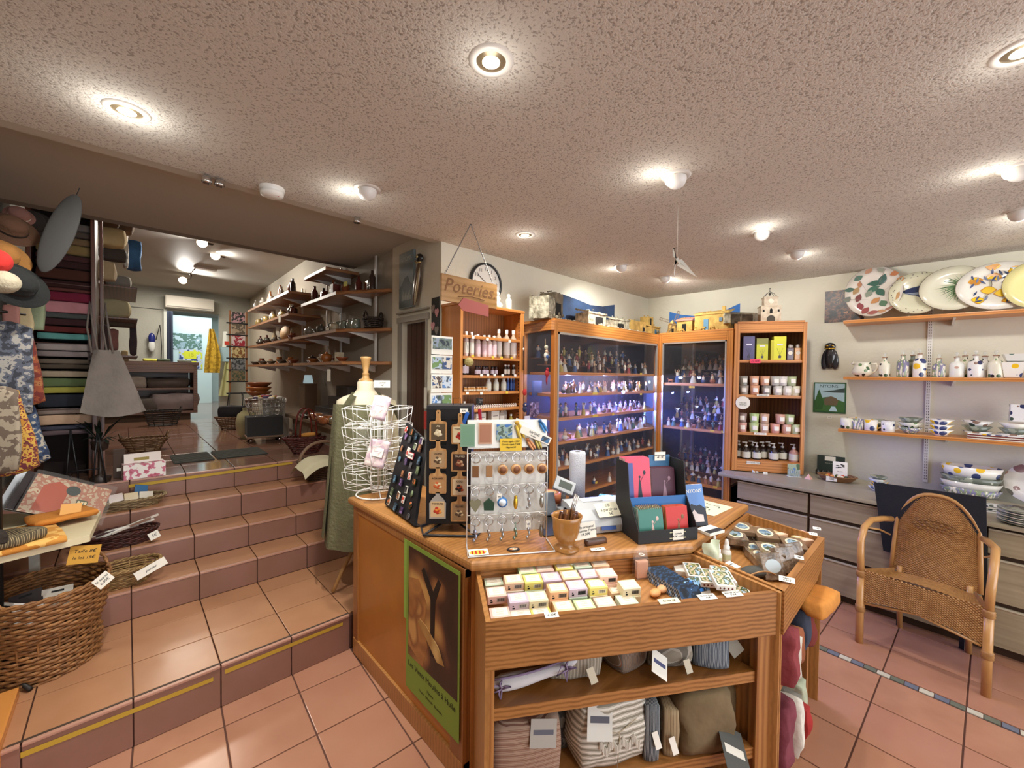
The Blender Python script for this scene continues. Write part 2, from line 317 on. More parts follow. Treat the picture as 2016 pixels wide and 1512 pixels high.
# shelf wall of the upper room
w=MB(); w.T=Matrix.Translation(FS.o)@Matrix.Rotation(math.radians(FS.deg),4,'Z'); w.box(-6.2,0.0,.02,.1,.0,2.95); struct(w.build('wall_shelves',wallmat('BAB2A2')))
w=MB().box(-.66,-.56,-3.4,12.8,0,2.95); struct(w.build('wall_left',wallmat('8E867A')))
w=MB(); w.box(-.6,.45,8.8,8.92,.81,2.55); w.box(-.6,1.75,8.8,8.92,2.56,2.95); w.box(1.2,1.75,8.8,8.92,.81,2.56); struct(w.build('wall_rear',wallmat('B9BCB4')))
w=MB(); w.box(-.6,3.3,12.6,12.7,.81,2.95); w.box(3.2,3.3,8.9,12.7,.81,2.95); w.box(1.76,3.2,8.82,8.9,.81,2.95); struct(w.build('wall_kitchen',wallmat('D6E6E0')))
# ---- floor tiles
grout=mat('5B3A2E',.9); 
fl=MB().box(-.7,4.5,-3.4,3.0,-.1,-.004).build('floor',grout); struct(fl)
TM=[mat('B07F66',.22,noise=.1,nscale=6,bump=.06,bscale=9,h2='A6765E'),mat('AA7860',.2,noise=.1,nscale=5,bump=.06,bscale=9,h2='B08068'),mat('B48468',.24,noise=.1,nscale=7,bump=.06,bscale=9,h2='A8785E')]
T0=.2987
def tilemesh(w,d,h,m,b=.003): return MB().bevbox(-w/2,w/2,-d/2,d/2,-h,0,b).mesh('tile',m)
tms=[tilemesh(T0-.006,T0-.006,.012,m) for m in TM]
a=math.radians(-3.2); gx=Vector((math.cos(a),math.sin(a),0)); gy=Vector((-math.sin(a),math.cos(a),0))
for i in range(-4,14):
    for j in range(-7,8):
        cx=.183+T0*(i+.5); cy=.044+T0*(j+.5)
        if i==8: cx+=0
        p=gx*cx+gy*cy
        if p.y>2.40 or p.x>3.86 or p.x<-.5 or (1.05<p.x<1.75 and .9<p.y) : continue
        if p.x>1.75 and p.y>1.1: continue
        sc=1
        o=put('tile',tms[(i*7+j*3)%3],fl,(p.x,p.y,0),-3.2)
        if i in (8,9): o.scale=((T0-.032)/(T0-.006),1,1); o.location=tuple(p+gx*(-.013 if i==8 else .013))
# mosaic band along the joint between columns 8 and 9
bx=.183+T0*9; mg=mat('6F7480',.35,noise=.15,nscale=30); mg2=mat('6E7262',.35,noise=.15,nscale=30); mw=mat('C9C2AC',.35,noise=.1,nscale=30)
long_=MB().bevbox(-.018,.018,-.025,.025,-.012,.0008,.002); lm=[long_.mesh('tile',mg),long_.mesh('tile',mg2)]; sm_=MB().bevbox(-.018,.018,-.0255,.0255,-.012,.0008,.002).mesh('tile',mw)
y=-.75; k=0
while y<.62:
    if k%3==2: put('tile',sm_,fl,tuple(gx*bx+gy*(y+.0265)),-3.2); y+=.054
    else: put('tile',lm[k%2 if k%5 else 1],fl,tuple(gx*bx+gy*(y+.0262)),-3.2); y+=.0525
    k+=1
for k2 in range(4):
    put('tile',sm_ if k2%2 else lm[0],fl,tuple(gx*(bx-.045-.062*k2)+gy*.70),-93.2)
# ---- stairs
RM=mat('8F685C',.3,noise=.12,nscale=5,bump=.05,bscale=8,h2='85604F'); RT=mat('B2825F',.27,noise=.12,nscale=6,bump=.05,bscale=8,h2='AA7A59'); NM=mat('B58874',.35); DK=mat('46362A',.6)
core=MB(); core.box(-.6,1.487,2.262,3.7,0,.185); core.box(-.6,1.487,3.008,3.7,.18,.345); core.box(-.6,1.487,3.258,3.78,.34,.493); core.box(-.6,1.487,3.508,3.9,.49,.648)
core.box(-.6,3.2,3.768,12.7,.3,.798); struct(core.build('floor',grout))
JX=[-.58,-.285,.012,.308,.604,.902,1.2,1.48]
st=D.objects.new('trim_5',None); COL.objects.link(st); struct(st)
def steprow(y0,y1,z0,z1,ytr,xs=JX,x1=1.48,tread=True):
    "riser z0..z1 at y0, tread from y0 to ytr"
    for i in range(len(xs)-1):
        a,b=xs[i]+.0025,min(xs[i+1],x1)-.0025
        if b-a<.03: continue
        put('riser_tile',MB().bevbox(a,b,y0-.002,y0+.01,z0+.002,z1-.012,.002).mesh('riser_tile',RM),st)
        put('nosing',MB().bevbox(a,b,y0-.006,y0+.012,z1-.011,z1,.003).mesh('nosing',NM),st)
        ys=ytr
        for q in range(len(ys)-1):
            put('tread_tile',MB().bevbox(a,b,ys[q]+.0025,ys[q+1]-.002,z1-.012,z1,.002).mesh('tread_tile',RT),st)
ST=[(2.255,0,.197,(2.275,2.541,2.83,3.0)),(3.0,.197,.357,(3.012,3.246)),(3.25,.357,.505,(3.262,3.498)),(3.5,.505,.66,(3.512,3.758)),(3.76,.66,.81,(3.772,))]
for k,(y,z0,z1,ys) in enumerate(ST):
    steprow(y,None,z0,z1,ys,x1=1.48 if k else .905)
put('nosing_strip',MB().box(-.32,.9,2.266,2.276,.1965,.1985).mesh('nosing_strip',DK),st)
for i,x in enumerate(JX[:-1]):
    for y0,y1 in ((2.275,2.541),(2.541,2.83),(2.83,3.0)):
        if x+.02>.9: put('tread_tile',MB().bevbox(max(x,.9)+.0025,min(JX[i+1],1.48)-.0025,y0,y1-.003,.185,.197,.002).mesh('tread_tile',RT),st)
TAPE=mat('B9962F',.6)
def tape(x0,x1,z,y): 
    o=MB().box(x0,x1,y-.0035,y-.0025,z-.009,z+.009).build('warning_tape',TAPE,st)
P=lambda px,py:ony(px,py,2.25)
for (a,b) in (((40,1488),(420,1337)),((443,1323),(675,1228))):
    A,B=P(*a),P(*b); mb=MB(); y=2.2515; mb.add([(A.x,y,A.z-.011),(B.x,y,B.z-.010),(B.x,y,B.z+.008),(A.x,y,A.z+.010)],[(0,1,2,3)]); mb.build('warning_tape',TAPE,st)
A,B=ony(253,957,3.755),ony(575,911,3.755); mb=MB(); mb.add([(A.x,3.752,A.z-.012),(B.x,3.752,B.z-.01),(B.x,3.752,B.z+.01),(A.x,3.752,A.z+.01)],[(0,1,2,3)]); mb.build('warning_tape',TAPE,st)
# upper floor tiles (glossy), rows until they shrink below some ten pixels
UT=[mat('8A6355',.12,noise=.12,nscale=4,h2='80604F'),mat('80604F',.1,noise=.12,nscale=4,h2='8C6A5A')]
uf=D.objects.new('floor',None); COL.objects.link(uf); struct(uf)
um=[MB().bevbox(-.1455,.1455,-.1455,.1455,-.012,0,.002).mesh('tile',m) for m in UT]
for i in range(-2,6):
    for j in range(0,12):
        x=.012+.2965*(i+.5); y=3.925+.2965*j
        if x>1.42 or x<-.45: continue
        put('tile',um[(i*3+j)%2],uf,(x,y,.81))
fw=MB().box(-.55,3.2,7.35,12.6,.8,.8098).build('floor_far',UT[1],uf)
# grey mats sunk at the stair head
for i,(x0,x1) in enumerate(((.27,.535),(.555,.93))):
    t=thing('doormat',['left grey ribbed mat at the head of the stairs','right longer grey ribbed mat at the head of the stairs'][i],'mat',((x0+x1)/2,4.38,.81),0)
    w=x1-x0; mb=MB().box(-w/2,w/2,-.2,.2,0,.006); mb.build('mat_base',mat('34342F',.9),t)
    mb=MB(); n=9
    for q in range(n): yy=-.19+.38*q/(n-1); mb.box(-w/2+.008,w/2-.008,yy-.012,yy+.012,.006,.011)
    o=mb.build('rib',mat('45463F',.9),t); o['kind']='stuff'
# wooden plinth at the left edge
t=thing('display_plinth','orange wooden plinth at the left end of the landing','plinth',(-.45,2.38,0)); MB().bevbox(-.1,.12,-.2,.22,0,.235,.006).build('plinth_body',ORNG,t)
# lights of the upper room
area(.55,5.6,2.86,.5,.5,16,NEUT); area(.6,7.8,2.86,.5,.5,18,NEUT)
area(1.1,10.6,2.86,1.8,2.4,42,COOL)
# ================================================================ sales counter
def wthing(name,label,cat,base,group=None): return thing(name,label,cat,base,0,group)
def wb(mb,name,mats,t): return mb.build(name,mats,t,loc=-Vector(t.location))
F2=Fr(.93,1.19,-32.2); FT=Fr(.80,.95,-32.5); FR2=Fr(1.70,.376,0)
def frT(fr,z=0): return Matrix.Translation(fr.o+Vector((0,0,z)))@Matrix.Rotation(math.radians(fr.deg),4,'Z')
ct=wthing('sales_counter','angled pine sales counter in the middle of the shop with poster on its side','counter',(1.3,1.3,0))
top=[(.883,2.235),(.906,1.16),(1.67,.68),(2.43,.70),(2.41,.955),(1.86,.99),(1.36,1.33),(1.32,2.235)]
bm=bmesh.new(); vs=[bm.verts.new((x,y,.828)) for x,y in top]; f=bm.faces.new(vs); f.normal_update()
if f.normal.z>0: f.normal_flip()
r=bmesh.ops.extrude_face_region(bm,geom=[f]); bmesh.ops.translate(bm,verts=[v for v in r['geom'] if isinstance(v,bmesh.types.BMVert)],vec=(0,0,.042))
bmesh.ops.recalc_face_normals(bm,faces=bm.faces[:]); bmesh.ops.bevel(bm,geom=[e for e in bm.edges if abs(e.verts[0].co.z-e.verts[1].co.z)<.001],offset=.016,segments=3,profile=.5,affect='EDGES')
wb(MB().bm(bm),'worktop',PINET,ct)
# left side: corner posts, rails and a flat panel
mb=MB(); mb.box(.915,.94,1.285,2.16,.09,.79); wb(mb,'side_panel',PANEL,ct)
for y0,y1 in ((1.20,1.285),(2.16,2.215)): mb=MB(); mb.bevbox(.905,.945,y0,y1,.0,.828,.004); wb(mb,'corner_post',PINEZ,ct)
mb=MB(); mb.bevbox(.903,.947,1.2,2.215,0,.09,.005); wb(mb,'skirting',PINET,ct)
mb=MB(); mb.bevbox(.907,.945,1.2,2.215,.79,.828,.003); wb(mb,'top_rail',PINET,ct)
def fb(fr,args,m=0,b=.004): mb=MB(); mb.T=frT(fr); mb.bevbox(*args,b); return mb
wb(fb(F2,(.0,.93,.0,.02,0,.828)),'angled_panel',PANEL,ct)
wb(fb(Fr(1.72,.715,0),(-.02,.69,.0,.02,0,.828)),'front_panel',PANEL,ct)
wb(fb(Fr(1.3,2.2,0),(-.0,.02,-.85,.0,0,.826)),'inner_panel',PANEL,ct)
wb(fb(Fr(2.39,.72,90),(.0,.2,-.02,.0,0,.826)),'end_panel',PANEL,ct)
# trays (trapezoid boxes with sloping rims)
def tray(name,label,BL,FL,FRr,BR,zb,zf,zbot,floor_,base):
    t=wthing(name,label,'tray',base)
    C4=[Vector(p) for p in (BL,FL,FRr,BR)]; zt=[zb,zf,zf,zb]; cen=sum(C4,Vector((0,0)))/4
    names=['side_board','front_board','side_board','back_board']; th=.016
    for i in range(4):
        a,b=C4[i],C4[(i+1)%4]; d=(b-a).normalized(); n=Vector((-d.y,d.x)); 
        if (cen-a).dot(n)<0: n=-n
        za,zb_=zt[i],zt[(i+1)%4]; a2=a+n*th; b2=b+n*th; lo=zbot if i==1 else 0.0
        vs=[(a.x,a.y,lo),(b.x,b.y,lo),(b2.x,b2.y,lo),(a2.x,a2.y,lo),(a.x,a.y,za),(b.x,b.y,zb_),(b2.x,b2.y,zb_),(a2.x,a2.y,za)]
        if name=='x': pass
        mb=MB(); mb.add(vs,[(0,3,2,1),(4,5,6,7),(0,1,5,4),(1,2,6,5),(2,3,7,6),(3,0,4,7)]); wb(mb,names[i],PINEX if i in(1,3) else PINET,t)
    mb=MB(); zz=[floor_[0],floor_[1],floor_[1],floor_[0]]
    C4=[p.lerp(cen,.025) for p in C4]; mb.add([(p.x,p.y,z) for p,z in zip(C4,zz)]+[(p.x,p.y,z-.012) for p,z in zip(C4,zz)],[(0,1,2,3),(7,6,5,4),(0,4,5,1),(1,5,6,2),(2,6,7,3),(3,7,4,0)]); wb(mb,'bottom_board',PINET,t); return t
tr1=tray('display_stand','wide pine display stand with soap tray and textile shelves at the angled counter front',(.945,1.185),(.80,.95),(1.697,.376),(1.697,.70),.822,.787,.632,(.765,.728),(1.25,.8,0))
tr2=tray('display_stand','smaller pine display stand with wrapped soaps above shelves at the right counter end',(1.703,.69),(1.703,.376),(2.42,.376),(2.40,.70),.83,.79,.632,(.75,.715),(2.05,.5,0))
def fw(x,y): P=FT.w(x,y); return (P.x,P.y)
for z in (.452,.17):
    mb=MB(); mb.prism([fw(.02,.022),fw(.995,.022),fw(.885,.255),fw(.02,.255)],z,z+.04); wb(mb,'shelf',PINEX,tr1)
wb(fb(FT,(.0,.032,.012,.03,0,.635)),'front_post',PINEZ,tr1); wb(fb(FT,(.985,1.045,.012,.05,0,.635)),'front_post',PINEZ,tr1)
wb(fb(Fr(1.716,.39,0),(.0,.03,.0,.02,0,.64)),'front_post',PINEZ,tr2); wb(fb(Fr(1.716,.39,0),(.52,.55,.0,.3,0,.69)),'end_board',PINEZ,tr2)
for z in (.04,.36):
    wb(fb(Fr(1.716,.39,0),(.0,.52,.004,.3,z,z+.03)),'shelf',PINEX,tr2)
wb(fb(Fr(1.716,.38,0),(-.0,.55,.0,.014,0,.05)),'kick_board',mat('9A8468',.7),tr2)
mb=MB(); mb.xz([(1.7,.632),(2.28,.632),(2.42,.70),(2.42,.79),(1.7,.79)],.368,.376); wb(mb,'front_board',PINEX,tr2)
def t1z(P): # height of the tray bottom under P
    x,y,_=FT.loc(P); return .728+(.765-.728)*max(0,min(1,y/.28))
TILT=math.radians(7.5)
def onsl(px,py,h,zf=t1z):
    z=.76
    for _ in range(6): P=onz(px,py,z+h); z=zf(P)
    P=onz(px,py,z+h); return Vector((P.x,P.y,z))
# soap boxes
SOAP={'peach':'F0C9A4','mint':'CBDCC4','green':'C6DDA6','pink':'EBC3B4','yellow':'EDE07A','lilac':'CFB9C9','cream':'E9DDB8','orange':'EDB98A','white':'EEE7D4'}
lab=MB().box(-.026,.026,-.017,.019,.0301,.0305).mesh('label',mat('F4EBD8',.7))
bc=MB(); 
for i,x in enumerate((.002,.004,.007,.009,.012,.014,.017,.020,.022)): bc.box(x,x+.0011,-.0258,-.0252,.010,.021)
bc.box(-.024,-.016,-.0258,-.0252,.006,.012); bc.box(-.024,-.019,-.0258,-.0252,.015,.019)
bcm=bc.mesh('barcode',INK); bpm=MB().box(-.002,.027,-.0255,-.0250,.008,.023).mesh('barcode_panel',PAPER)
lines=MB(); 
for z in (.012,.006,.001,-.008): lines.box(-.012,.012,z,z+.0012,.0305,.0307)
lnm=lines.mesh('print',mat('B8A690',.8))
bxm={k:MB().bevbox(-.0335,.0335,-.0255,.0255,0,.03,.0015).mesh('box',mat(h,.55)) for k,h in SOAP.items()}
S7=5.6
rows=[('back',[(355,480,'peach',1),(765,445,'green',2),(955,425,'pink',2),(1165,405,'yellow',2),(1365,385,'mint',2),(1560,370,'peach',2)]),
('second',[(400,575,'mint',1),(620,550,'peach',2),(830,545,'yellow',2),(1030,525,'lilac',2),(1240,505,'peach',2),(1450,490,'lilac',2),(1640,480,'pink',2.4)]),
('third',[(430,690,'pink',1.6),(670,755,'lilac',1.6),(880,740,'cream',1.6),(1100,645,'orange',2),(1310,615,'lilac',2),(1530,600,'yellow',2),(1760,655,'peach',1),(1890,610,'cream',2)]),
('front',[(470,920,'pink',1),(700,935,'white',.7),(920,915,'yellow',.7),(1170,845,'peach',1),(1400,830,'green',1),(1620,800,'pink',1),(1865,775,'mint',1)])]
proto=None
def soapbox(P,k,label,group,rz=-32.5):
    t=thing('soap_box',label,'soap box',P,group=group,rot=(TILT,0,math.radians(rz)))
    for n_,me in (('box',bxm[k]),('label',lab),('barcode_panel',bpm)): 
        o=put(n_,me,t)
    put('barcode',bcm,o); put('print',lnm,t.children[1] if len(t.children)>1 else t); return t
for rn,row in rows:
    for i,(cx,cy,k,lay) in enumerate(row):
        h=.03*lay; P=onsl(900+cx/S7,1040+cy/S7,h); P.z+=h-.03
        soapbox(P,k,f'{k} boxed soap, {nth(i,len(row))} in the {rn} row of the wide tray','boxed soaps in the wide tray')
        if lay>=1.9:
            Q=P.copy(); Q.z-=.0302
            put('box',bxm[rnd.choice(list(bxm))],None,Q,rot=(TILT,0,math.radians(-32.5))); tag(D.objects[-1] if 0 else COL.objects[-1],f'lower boxed soap under the {nth(i,len(row))} one of the {rn} row','soap box','boxed soaps in the wide tray')
            COL.objects[-1].name='soap_box'
# tall cream soap cube in the back corner and cellophane bags
P=onsl(1128,1103,.0); 
P=onsl(1133,1100,.06); t=thing('soap_block','tall cream block of soap wrapped in film behind the boxed soaps','soap',P,rot=(TILT,0,math.radians(-32.5)))
MB().bevbox(-.038,.038,-.03,.03,0,.062,.004).build('block',mat('E9E6D2',.35),t); MB().box(-.028,.028,-.02,.022,.0622,.0628).build('label',mat('EDE0C4',.7),t)
def bag(px,py,w,h,hexc,label,h2='F4E8D8'):
    P=onsl(px,py,0); t=thing('cellophane_bag',label,'bag',P,rz=-32)
    mb=MB(); mb.grid(lambda u,v:((u-.5)*w*(1-.55*max(0,v-.7)/.3)+.004*math.sin(9*v+5*u),.012*math.cos(PI*(u-.5))*(1-v)-.02*(1-v),h*v),8,8); mb.grid(lambda u,v:((.5-u)*w*(1-.55*max(0,v-.7)/.3),.006+.012*(1-v),h*v),6,6)
    mb.build('film',glass('FFFFFF',.25),t); MB().bevbox(-w*.4,w*.4,-.012,.008,.004,h*.55,.006).build('soap',mat(hexc,.5),t); MB().ring((0,0,h*.72),w*.16,.002,10,5).build('tie',WHITE,t); return t
bag(1262,1138,.06,.13,'CE9B80','clear bag with a pink soap beside the tall cream block')
for i,(px,py,k) in enumerate(((1290,1168,'DFA265'),(1304,1160,'E0A877'))):
    P=onsl(px,py,.01); t=MB().ell((0,0,.012),.028,.018,.012).build('soap_bar',mat(k,.5)); t.location=P; tag(t,['deep orange','paler orange'][i]+' bare soap bar lying behind the tray rim','soap')
# leporello booklets in a row
bk=MB().bevbox(-.044,.044,-.0016,.0016,0,.056,.001).mesh('cover',[mat('D2CEC4',.4)]); 
pgm=[MB().box(-.0441,.0441,-.0024,-.0016,.0,.0566).mesh('picture',blotch(['16202C','1C2A3C','2A4A70','7FA6D0'],34,.3,seed=i)) for i in range(3)]
A=onsl(1300,1128,.035); B=onsl(1368,1172,.035); n=18
for i in range(n):
    f=i/(n-1); P=A.lerp(B,f); P.z=t1z(P)+.002
    t=thing('postcard_booklet',f'folded postcard booklet, {ORD[i]} from the back of the long upright row','booklet',P,rot=(math.radians(-44),0,math.radians(-32.5+4)),group='postcard booklets in the wide tray')
    put('cover',bk,t); put('picture',pgm[i%3],t)
for i,(px,py) in enumerate(((1362,1176),(1382,1166))):
    P=onsl(px,py,.01); t=thing('postcard_booklet',['left','right'][i]+' blue postcard booklet leaning in front of the upright row','booklet',P,rot=(math.radians(-48),0,math.radians(-32.5+8*i)))
    put('cover',bk,t); MB().box(-.045,.045,-.0029,-.0023,.01,.064).build('picture',blotch(['2E78C8','1C2A3A','8FBCE4','5A6B50','E8E4DC'],26,.3,seed=9+i),t)
# playing card packs
pk=MB().bevbox(-.032,.032,-.046,.046,0,.02,.0015).mesh('carton',mat('F1EDE4',.45)); pkp=MB().box(-.027,.027,-.04,.04,.0201,.0206).mesh('picture',blotch(['6E7B45','C9B79A','4A5A38','A9C4DC','E3D6C0'],45,.3,seed=4))
su=MB(); 
for x in (-.02,-.007,.007,.02): su.add([(x,-.0465,.005),(x+.004,-.0465,.009),(x,-.0465,.014),(x-.004,-.0465,.009)],[(0,1,2,3)])
sum_=su.mesh('suit_marks',mat('6A1F1F',.6))
for i,(px,py,h,nm) in enumerate(((1341,1112,.0,'pale blank pack of cards at the back of the wide tray'),(1366,1120,.02,'pack of cards with a garden picture behind two others'),(1390,1132,.02,'pack of cards with a garden picture between two others'),(1421,1137,.06,'topmost pack of cards on the stack in the wide tray'),(1421,1137,.038,'middle pack of cards in the stack of three'),(1425,1141,.018,'lowest pack of cards in the stack of three'),(1456,1160,.02,'pack of cards lying at the right front corner of the wide tray'))):
    P=onsl(px,py,h+(.02 if i<4 else 0)); P.z+=h if i in(1,2,3,4,5) else .001
    t=thing('card_pack',nm,'playing cards',P,rot=(TILT,0,math.radians(-52)),group='packs of playing cards'); put('carton',pk,t)
    if i!=0: put('picture',pkp,t); put('suit_marks',sum_,t)
def pricetag(P,s,label,w=.05,h=.028,rot=(0,0,0),paper=PAPER,ink=INK,size=.012,nm='price_tag'):
    t=thing(nm,label,'price tag',P,rot=rot); MB().box(-w/2,w/2,-.0004,.0004,-h/2,h/2).build('card',paper,t)
    ls=s.split('|')
    for i,l in enumerate(ls): text(l,size,ink,t,(0,-.0008,(len(ls)-1)/2*size*1.05-i*size*1.05),shear=.2)
    return t
def rim(px,py,s,label,w,h,a=-32.5,z=.79,size=.012,paper=PAPER): P=onz(px,py,z); P.z+=.002; return pricetag(P,s,label,w,h,(math.radians(-80),0,math.radians(a)),paper,size=size)
rim(1086,1212,'4.30€','small price tag 4.30€ on the left of the wide tray rim',.045,.022)
rim(1317,1184,'Savons 3€','cream price tag on the tray rim below the orange soaps',.075,.024,size=.011,paper=mat('EFE3BF',.8))
rim(1392,1176,'Nyons Vues|4.5€','white price tag on the rim below the booklets',.065,.026,size=.010)
rim(1442,1170,'Jeux de cartes|8.50€','white price tag on the rim below the playing cards',.068,.028,size=.010)
P=onz(1437,1117,.80); pricetag(P+Vector((0,0,.005)),'huile essentielle|4.50€','white card lying on the divider between both trays',.075,.045,(math.radians(-82),0,math.radians(-10)),size=.009)
# ---- second tray: wrapped brown soaps, oval boxes, spray bottles
def t2z(P): return .715+(.035)*max(0,min(1,(P.y-.376)/.32))
film=mat('A08A74',.12,coat=.8,bump=.8,bscale=38,noise=.35,nscale=30,h2='4E4238'); kraft=mat('7B6046',.5); oval=mat('E8DCC0',.5)
def wrapped(px,py,h,label,w=.092,d=.115,rz=-40,hh=.034,ov=True,filmy=True):
    z=.73
    for _ in range(5): P=onz(px,py,z+h); z=t2z(P)
    P=Vector((P.x,P.y,z+h-hh)); t=thing('soap_package',label,'soap',P,rot=(math.radians(5),0,math.radians(rz)),group='packaged soaps in the right tray')
    MB().bevbox(-w/2,w/2,-d/2,d/2,0,hh,.004).build('wrapper',film if filmy else kraft,t)
    if ov: MB().lathe([(.001,0),(1,0)],20,c=(0,0,hh+.0009),sx=w*.36,sy=d*.36,caps=False).build('oval_label',oval,t); MB().lathe([(.001,0),(1,0)],20,c=(0,0,hh+.0016),sx=w*.28,sy=d*.26,caps=False).build('picture',blotch(['4E6F8C','8FA9B8','40503C','C9B88A'],40,.3,seed=int(px)),t)
    return t
for px,py,h,l,f,d in ((1460,1036,.075,'oval-labelled kraft soap box at the back left',0,.0),(1506,1048,.075,'oval-labelled kraft soap box in the middle of the back row',0,0),(1562,1068,.065,'oval-labelled kraft soap box near the right rim',0,0),
    (1447,1050,.062,'film-wrapped brown soap on the left stack',1,0),(1515,1078,.068,'topmost film-wrapped brown soap of the middle stack',1,0),(1517,1084,.034,'lower film-wrapped brown soap of the middle stack',1,0),(1452,1058,.03,'lower film-wrapped brown soap of the left stack',1,0)):
    wrapped(px,py,h,l,filmy=bool(f),hh=.022 if not f else .032,rz=-60)
for i,(px,py,h) in enumerate(((1478,1048,.034),(1482,1062,.034),(1500,1092,.04),(1532,1074,.04),(1487,1078,.036))): wrapped(px,py,h,f'film-wrapped brown soap, {ORD[i]} of the filling packages between the stacks',rz=-58+6*(i%3),ov=i%2==0)
for i,(px,py,l) in enumerate(((1517,1122,'film-wrapped brown soap standing in front with an oval label'),(1545,1108,'second standing film-wrapped soap behind the front one'),(1563,1098,'third standing film-wrapped soap near the rim'))):
    P=onz(px,py,.755); P.z=t2z(P)+.045; t=thing('soap_package',l,'soap',P,rot=(math.radians(62),0,math.radians(-38+6*i)),group='packaged soaps in the right tray')
    MB().bevbox(-.046,.046,-.052,.052,-.016,.016,.004).build('wrapper',film,t)
    if i==0: MB().lathe([(.001,0),(1,0)],20,c=(0,0,.0167),sx=.034,sy=.026,caps=False).build('oval_label',mat('B9C6CC',.3),t)
P=onz(1487,1125,.75); P.z=t2z(P); t=thing('fabric_pouch','grey fabric pouch with a tan cord edge in the right tray','pouch',P,rz=-35); MB().ell((0,0,.02),.07,.035,.02,14,8).build('pouch_body',mat('4A4A46',.8,bump=.5,bscale=40),t); MB().tube([(-.075+.15*i/12,-.03-.012*math.sin(PI*i/12),.012+.028*math.sin(PI*i/12)) for i in range(13)],.003,6).build('cord',mat('B58A5C',.7),t)
small=[('EDB9A8','pink'),('E8CF8C','yellow'),('EDC9A8','peach'),('E6D49A','pale yellow')]
for i,(px,py,c) in enumerate(((1480,1025,0),(1471,1033,2),(1503,1030,1),(1494,1038,3),(1537,1050,2),(1530,1044,1),(1575,1046,0),(1590,1050,0),(1572,1056,3),(1588,1062,2))):
    P=onz(px,py,.775); P.z=.745; t=thing('small_soap',f'small {small[c][1]} boxed soap, {ORD[i]} along the back of the right tray','soap',P,rz=-30,group='small boxed soaps in the right tray'); MB().bevbox(-.028,.028,-.017,.017,0,.03,.002).build('box',mat(small[c][0],.5),t); MB().box(-.018,.018,-.01,.01,.0301,.0305).build('label',mat('F3E2CF',.6),t)
bot=MB().lathe([(.0165,0),(.017,.004),(.017,.034),(.012,.042),(.0095,.045)],14).mesh('bottle',mat('EFEDE6',.3)); cap=MB().lathe([(.0115,.044),(.0115,.056),(.0075,.058),(.0075,.068),(.006,.078),(.0045,.082)],12).mesh('cap',mat('F5F4F0',.3)); wr=MB().lathe([(.0173,.008),(.0173,.028)],14,caps=False).mesh('label',mat('D8E0B8',.6))
for i,(px,py,l) in enumerate(((1405,1097,'rear left'),(1412,1110,'front left'),(1430,1103,'right'))):
    P=onz(px,py,.745); P.z=t2z(P)+.001; t=thing('spray_bottle',f'small white spray bottle, the {l} one of three in the right tray','bottle',P,group='white spray bottles',rz=20*i); put('bottle',bot,t); put('cap',cap,t); put('label',wr,t); t.scale=(1.15,)*3
for i,(px,py,s) in enumerate(((1608,1045,'1.50'),(1601,1056,'2.50'),(1573,1103,'4€'),(1549,1147,'Savon|4.50€'))):
    P=onx(px,py,2.405-.0*i); P=onz(px,py,[.80,.80,.795,.79][i]); pricetag(P+Vector((0,0,.012)),s,['small white 1.50 price label at the far corner of the right rim','small white 2.50 price label next to the far corner of the right rim','small white 4€ price label midway along the right rim','larger white soap price label at the near corner of the right rim'][i],.05 if i==3 else .032,.03 if i==3 else .024,(math.radians(-75),0,math.radians(-75)),size=.011)
# ================================================================ things on the shelves of the stand
TH=-32.5
def cloth(P,label,cat,w,d,h,m,rz=TH,seed=0,name='folded_textile',amp=.008,rnd_=.35,rot=None,group=None,frq=14):
    o=put(name,soft(w,d,h,m,seed,6,rnd_,amp,frq),None,P,rz if rot is None else None,rot); return tag(o,label,cat,group)
def onsh(px,py,z,fr=FT,d=None): P=onz(px,py,z); return Vector((P.x,P.y,z))
def fth(px,py,d): x,z=FT.hit(px,py,d); return x
def at(x,y,z,fr=FT): return fr.w(x,y,z)
# lavender-filled long bolster with ribbons
t=thing('lavender_bolster','long white bolster with lilac ribbons at both ends on the upper shelf','bolster',at(.17,.09,.495),TH)
mb=MB(); 
def bol(u,v):
    x=-.14+.30*u; a=2*PI*v; r=.026*(1+.15*math.sin(7*u))*min(1,.35+6*u)*min(1,.35+5*(1-u)); return (x,r*math.cos(a),.025+.03*u*u*1.6+r*.8*math.sin(a))
mb.grid(bol,16,10); mb.build('body',mat('DCD8DA',.85,noise=.12,nscale=20),t)
LIL=mat('8F7B98',.8)
MB().tube([(-.13+.27*i/8,-.012,.048+.045*(i/8)**2) for i in range(9)],.004,5).build('piping',LIL,t)
for x,z in ((-.11,.03),(.115,.065)):
    mb=MB()
    for a0 in (0,1.4,2.8,4.4): mb.tube([(x,-.02,z),(x+.02*math.cos(a0),-.03,z+.022*math.sin(a0)+.004),(x+.035*math.cos(a0+.3),-.034,z+.03*math.sin(a0+.5)-.01),(x+.004,-.028,z-.004)],.003,5)
    mb.build('ribbon',LIL,t)
MUSH=stripes(['9A8F7E','B8AC98','857A6A','A79C88'],22,'X'); 
def strp(c,sc,ax='X'): return stripes(c,sc,ax)
cloth(at(.33,.17,.495),'taupe striped cushion with white tag behind the bolster','cushion',.20,.16,.10,strp(['8C8272','A89C88','7B7264','B8AE9C'],26,'X'),seed=1,name='cushion',amp=.012)
cloth(at(.55,.18,.495),'brown and grey striped cushion in the middle of the upper shelf','cushion',.18,.16,.09,strp(['7C6450','A39A8C','8B5A40','6F665C'],30,'X'),rz=-10,seed=2,name='cushion',amp=.012)
cloth(at(.71,.16,.495),'grey fringed cushion with a printed leaflet on the upper shelf','cushion',.16,.16,.095,strp(['8D8576','A8A092','70695E'],26,'Y'),rz=-50,seed=3,name='cushion',amp=.012)
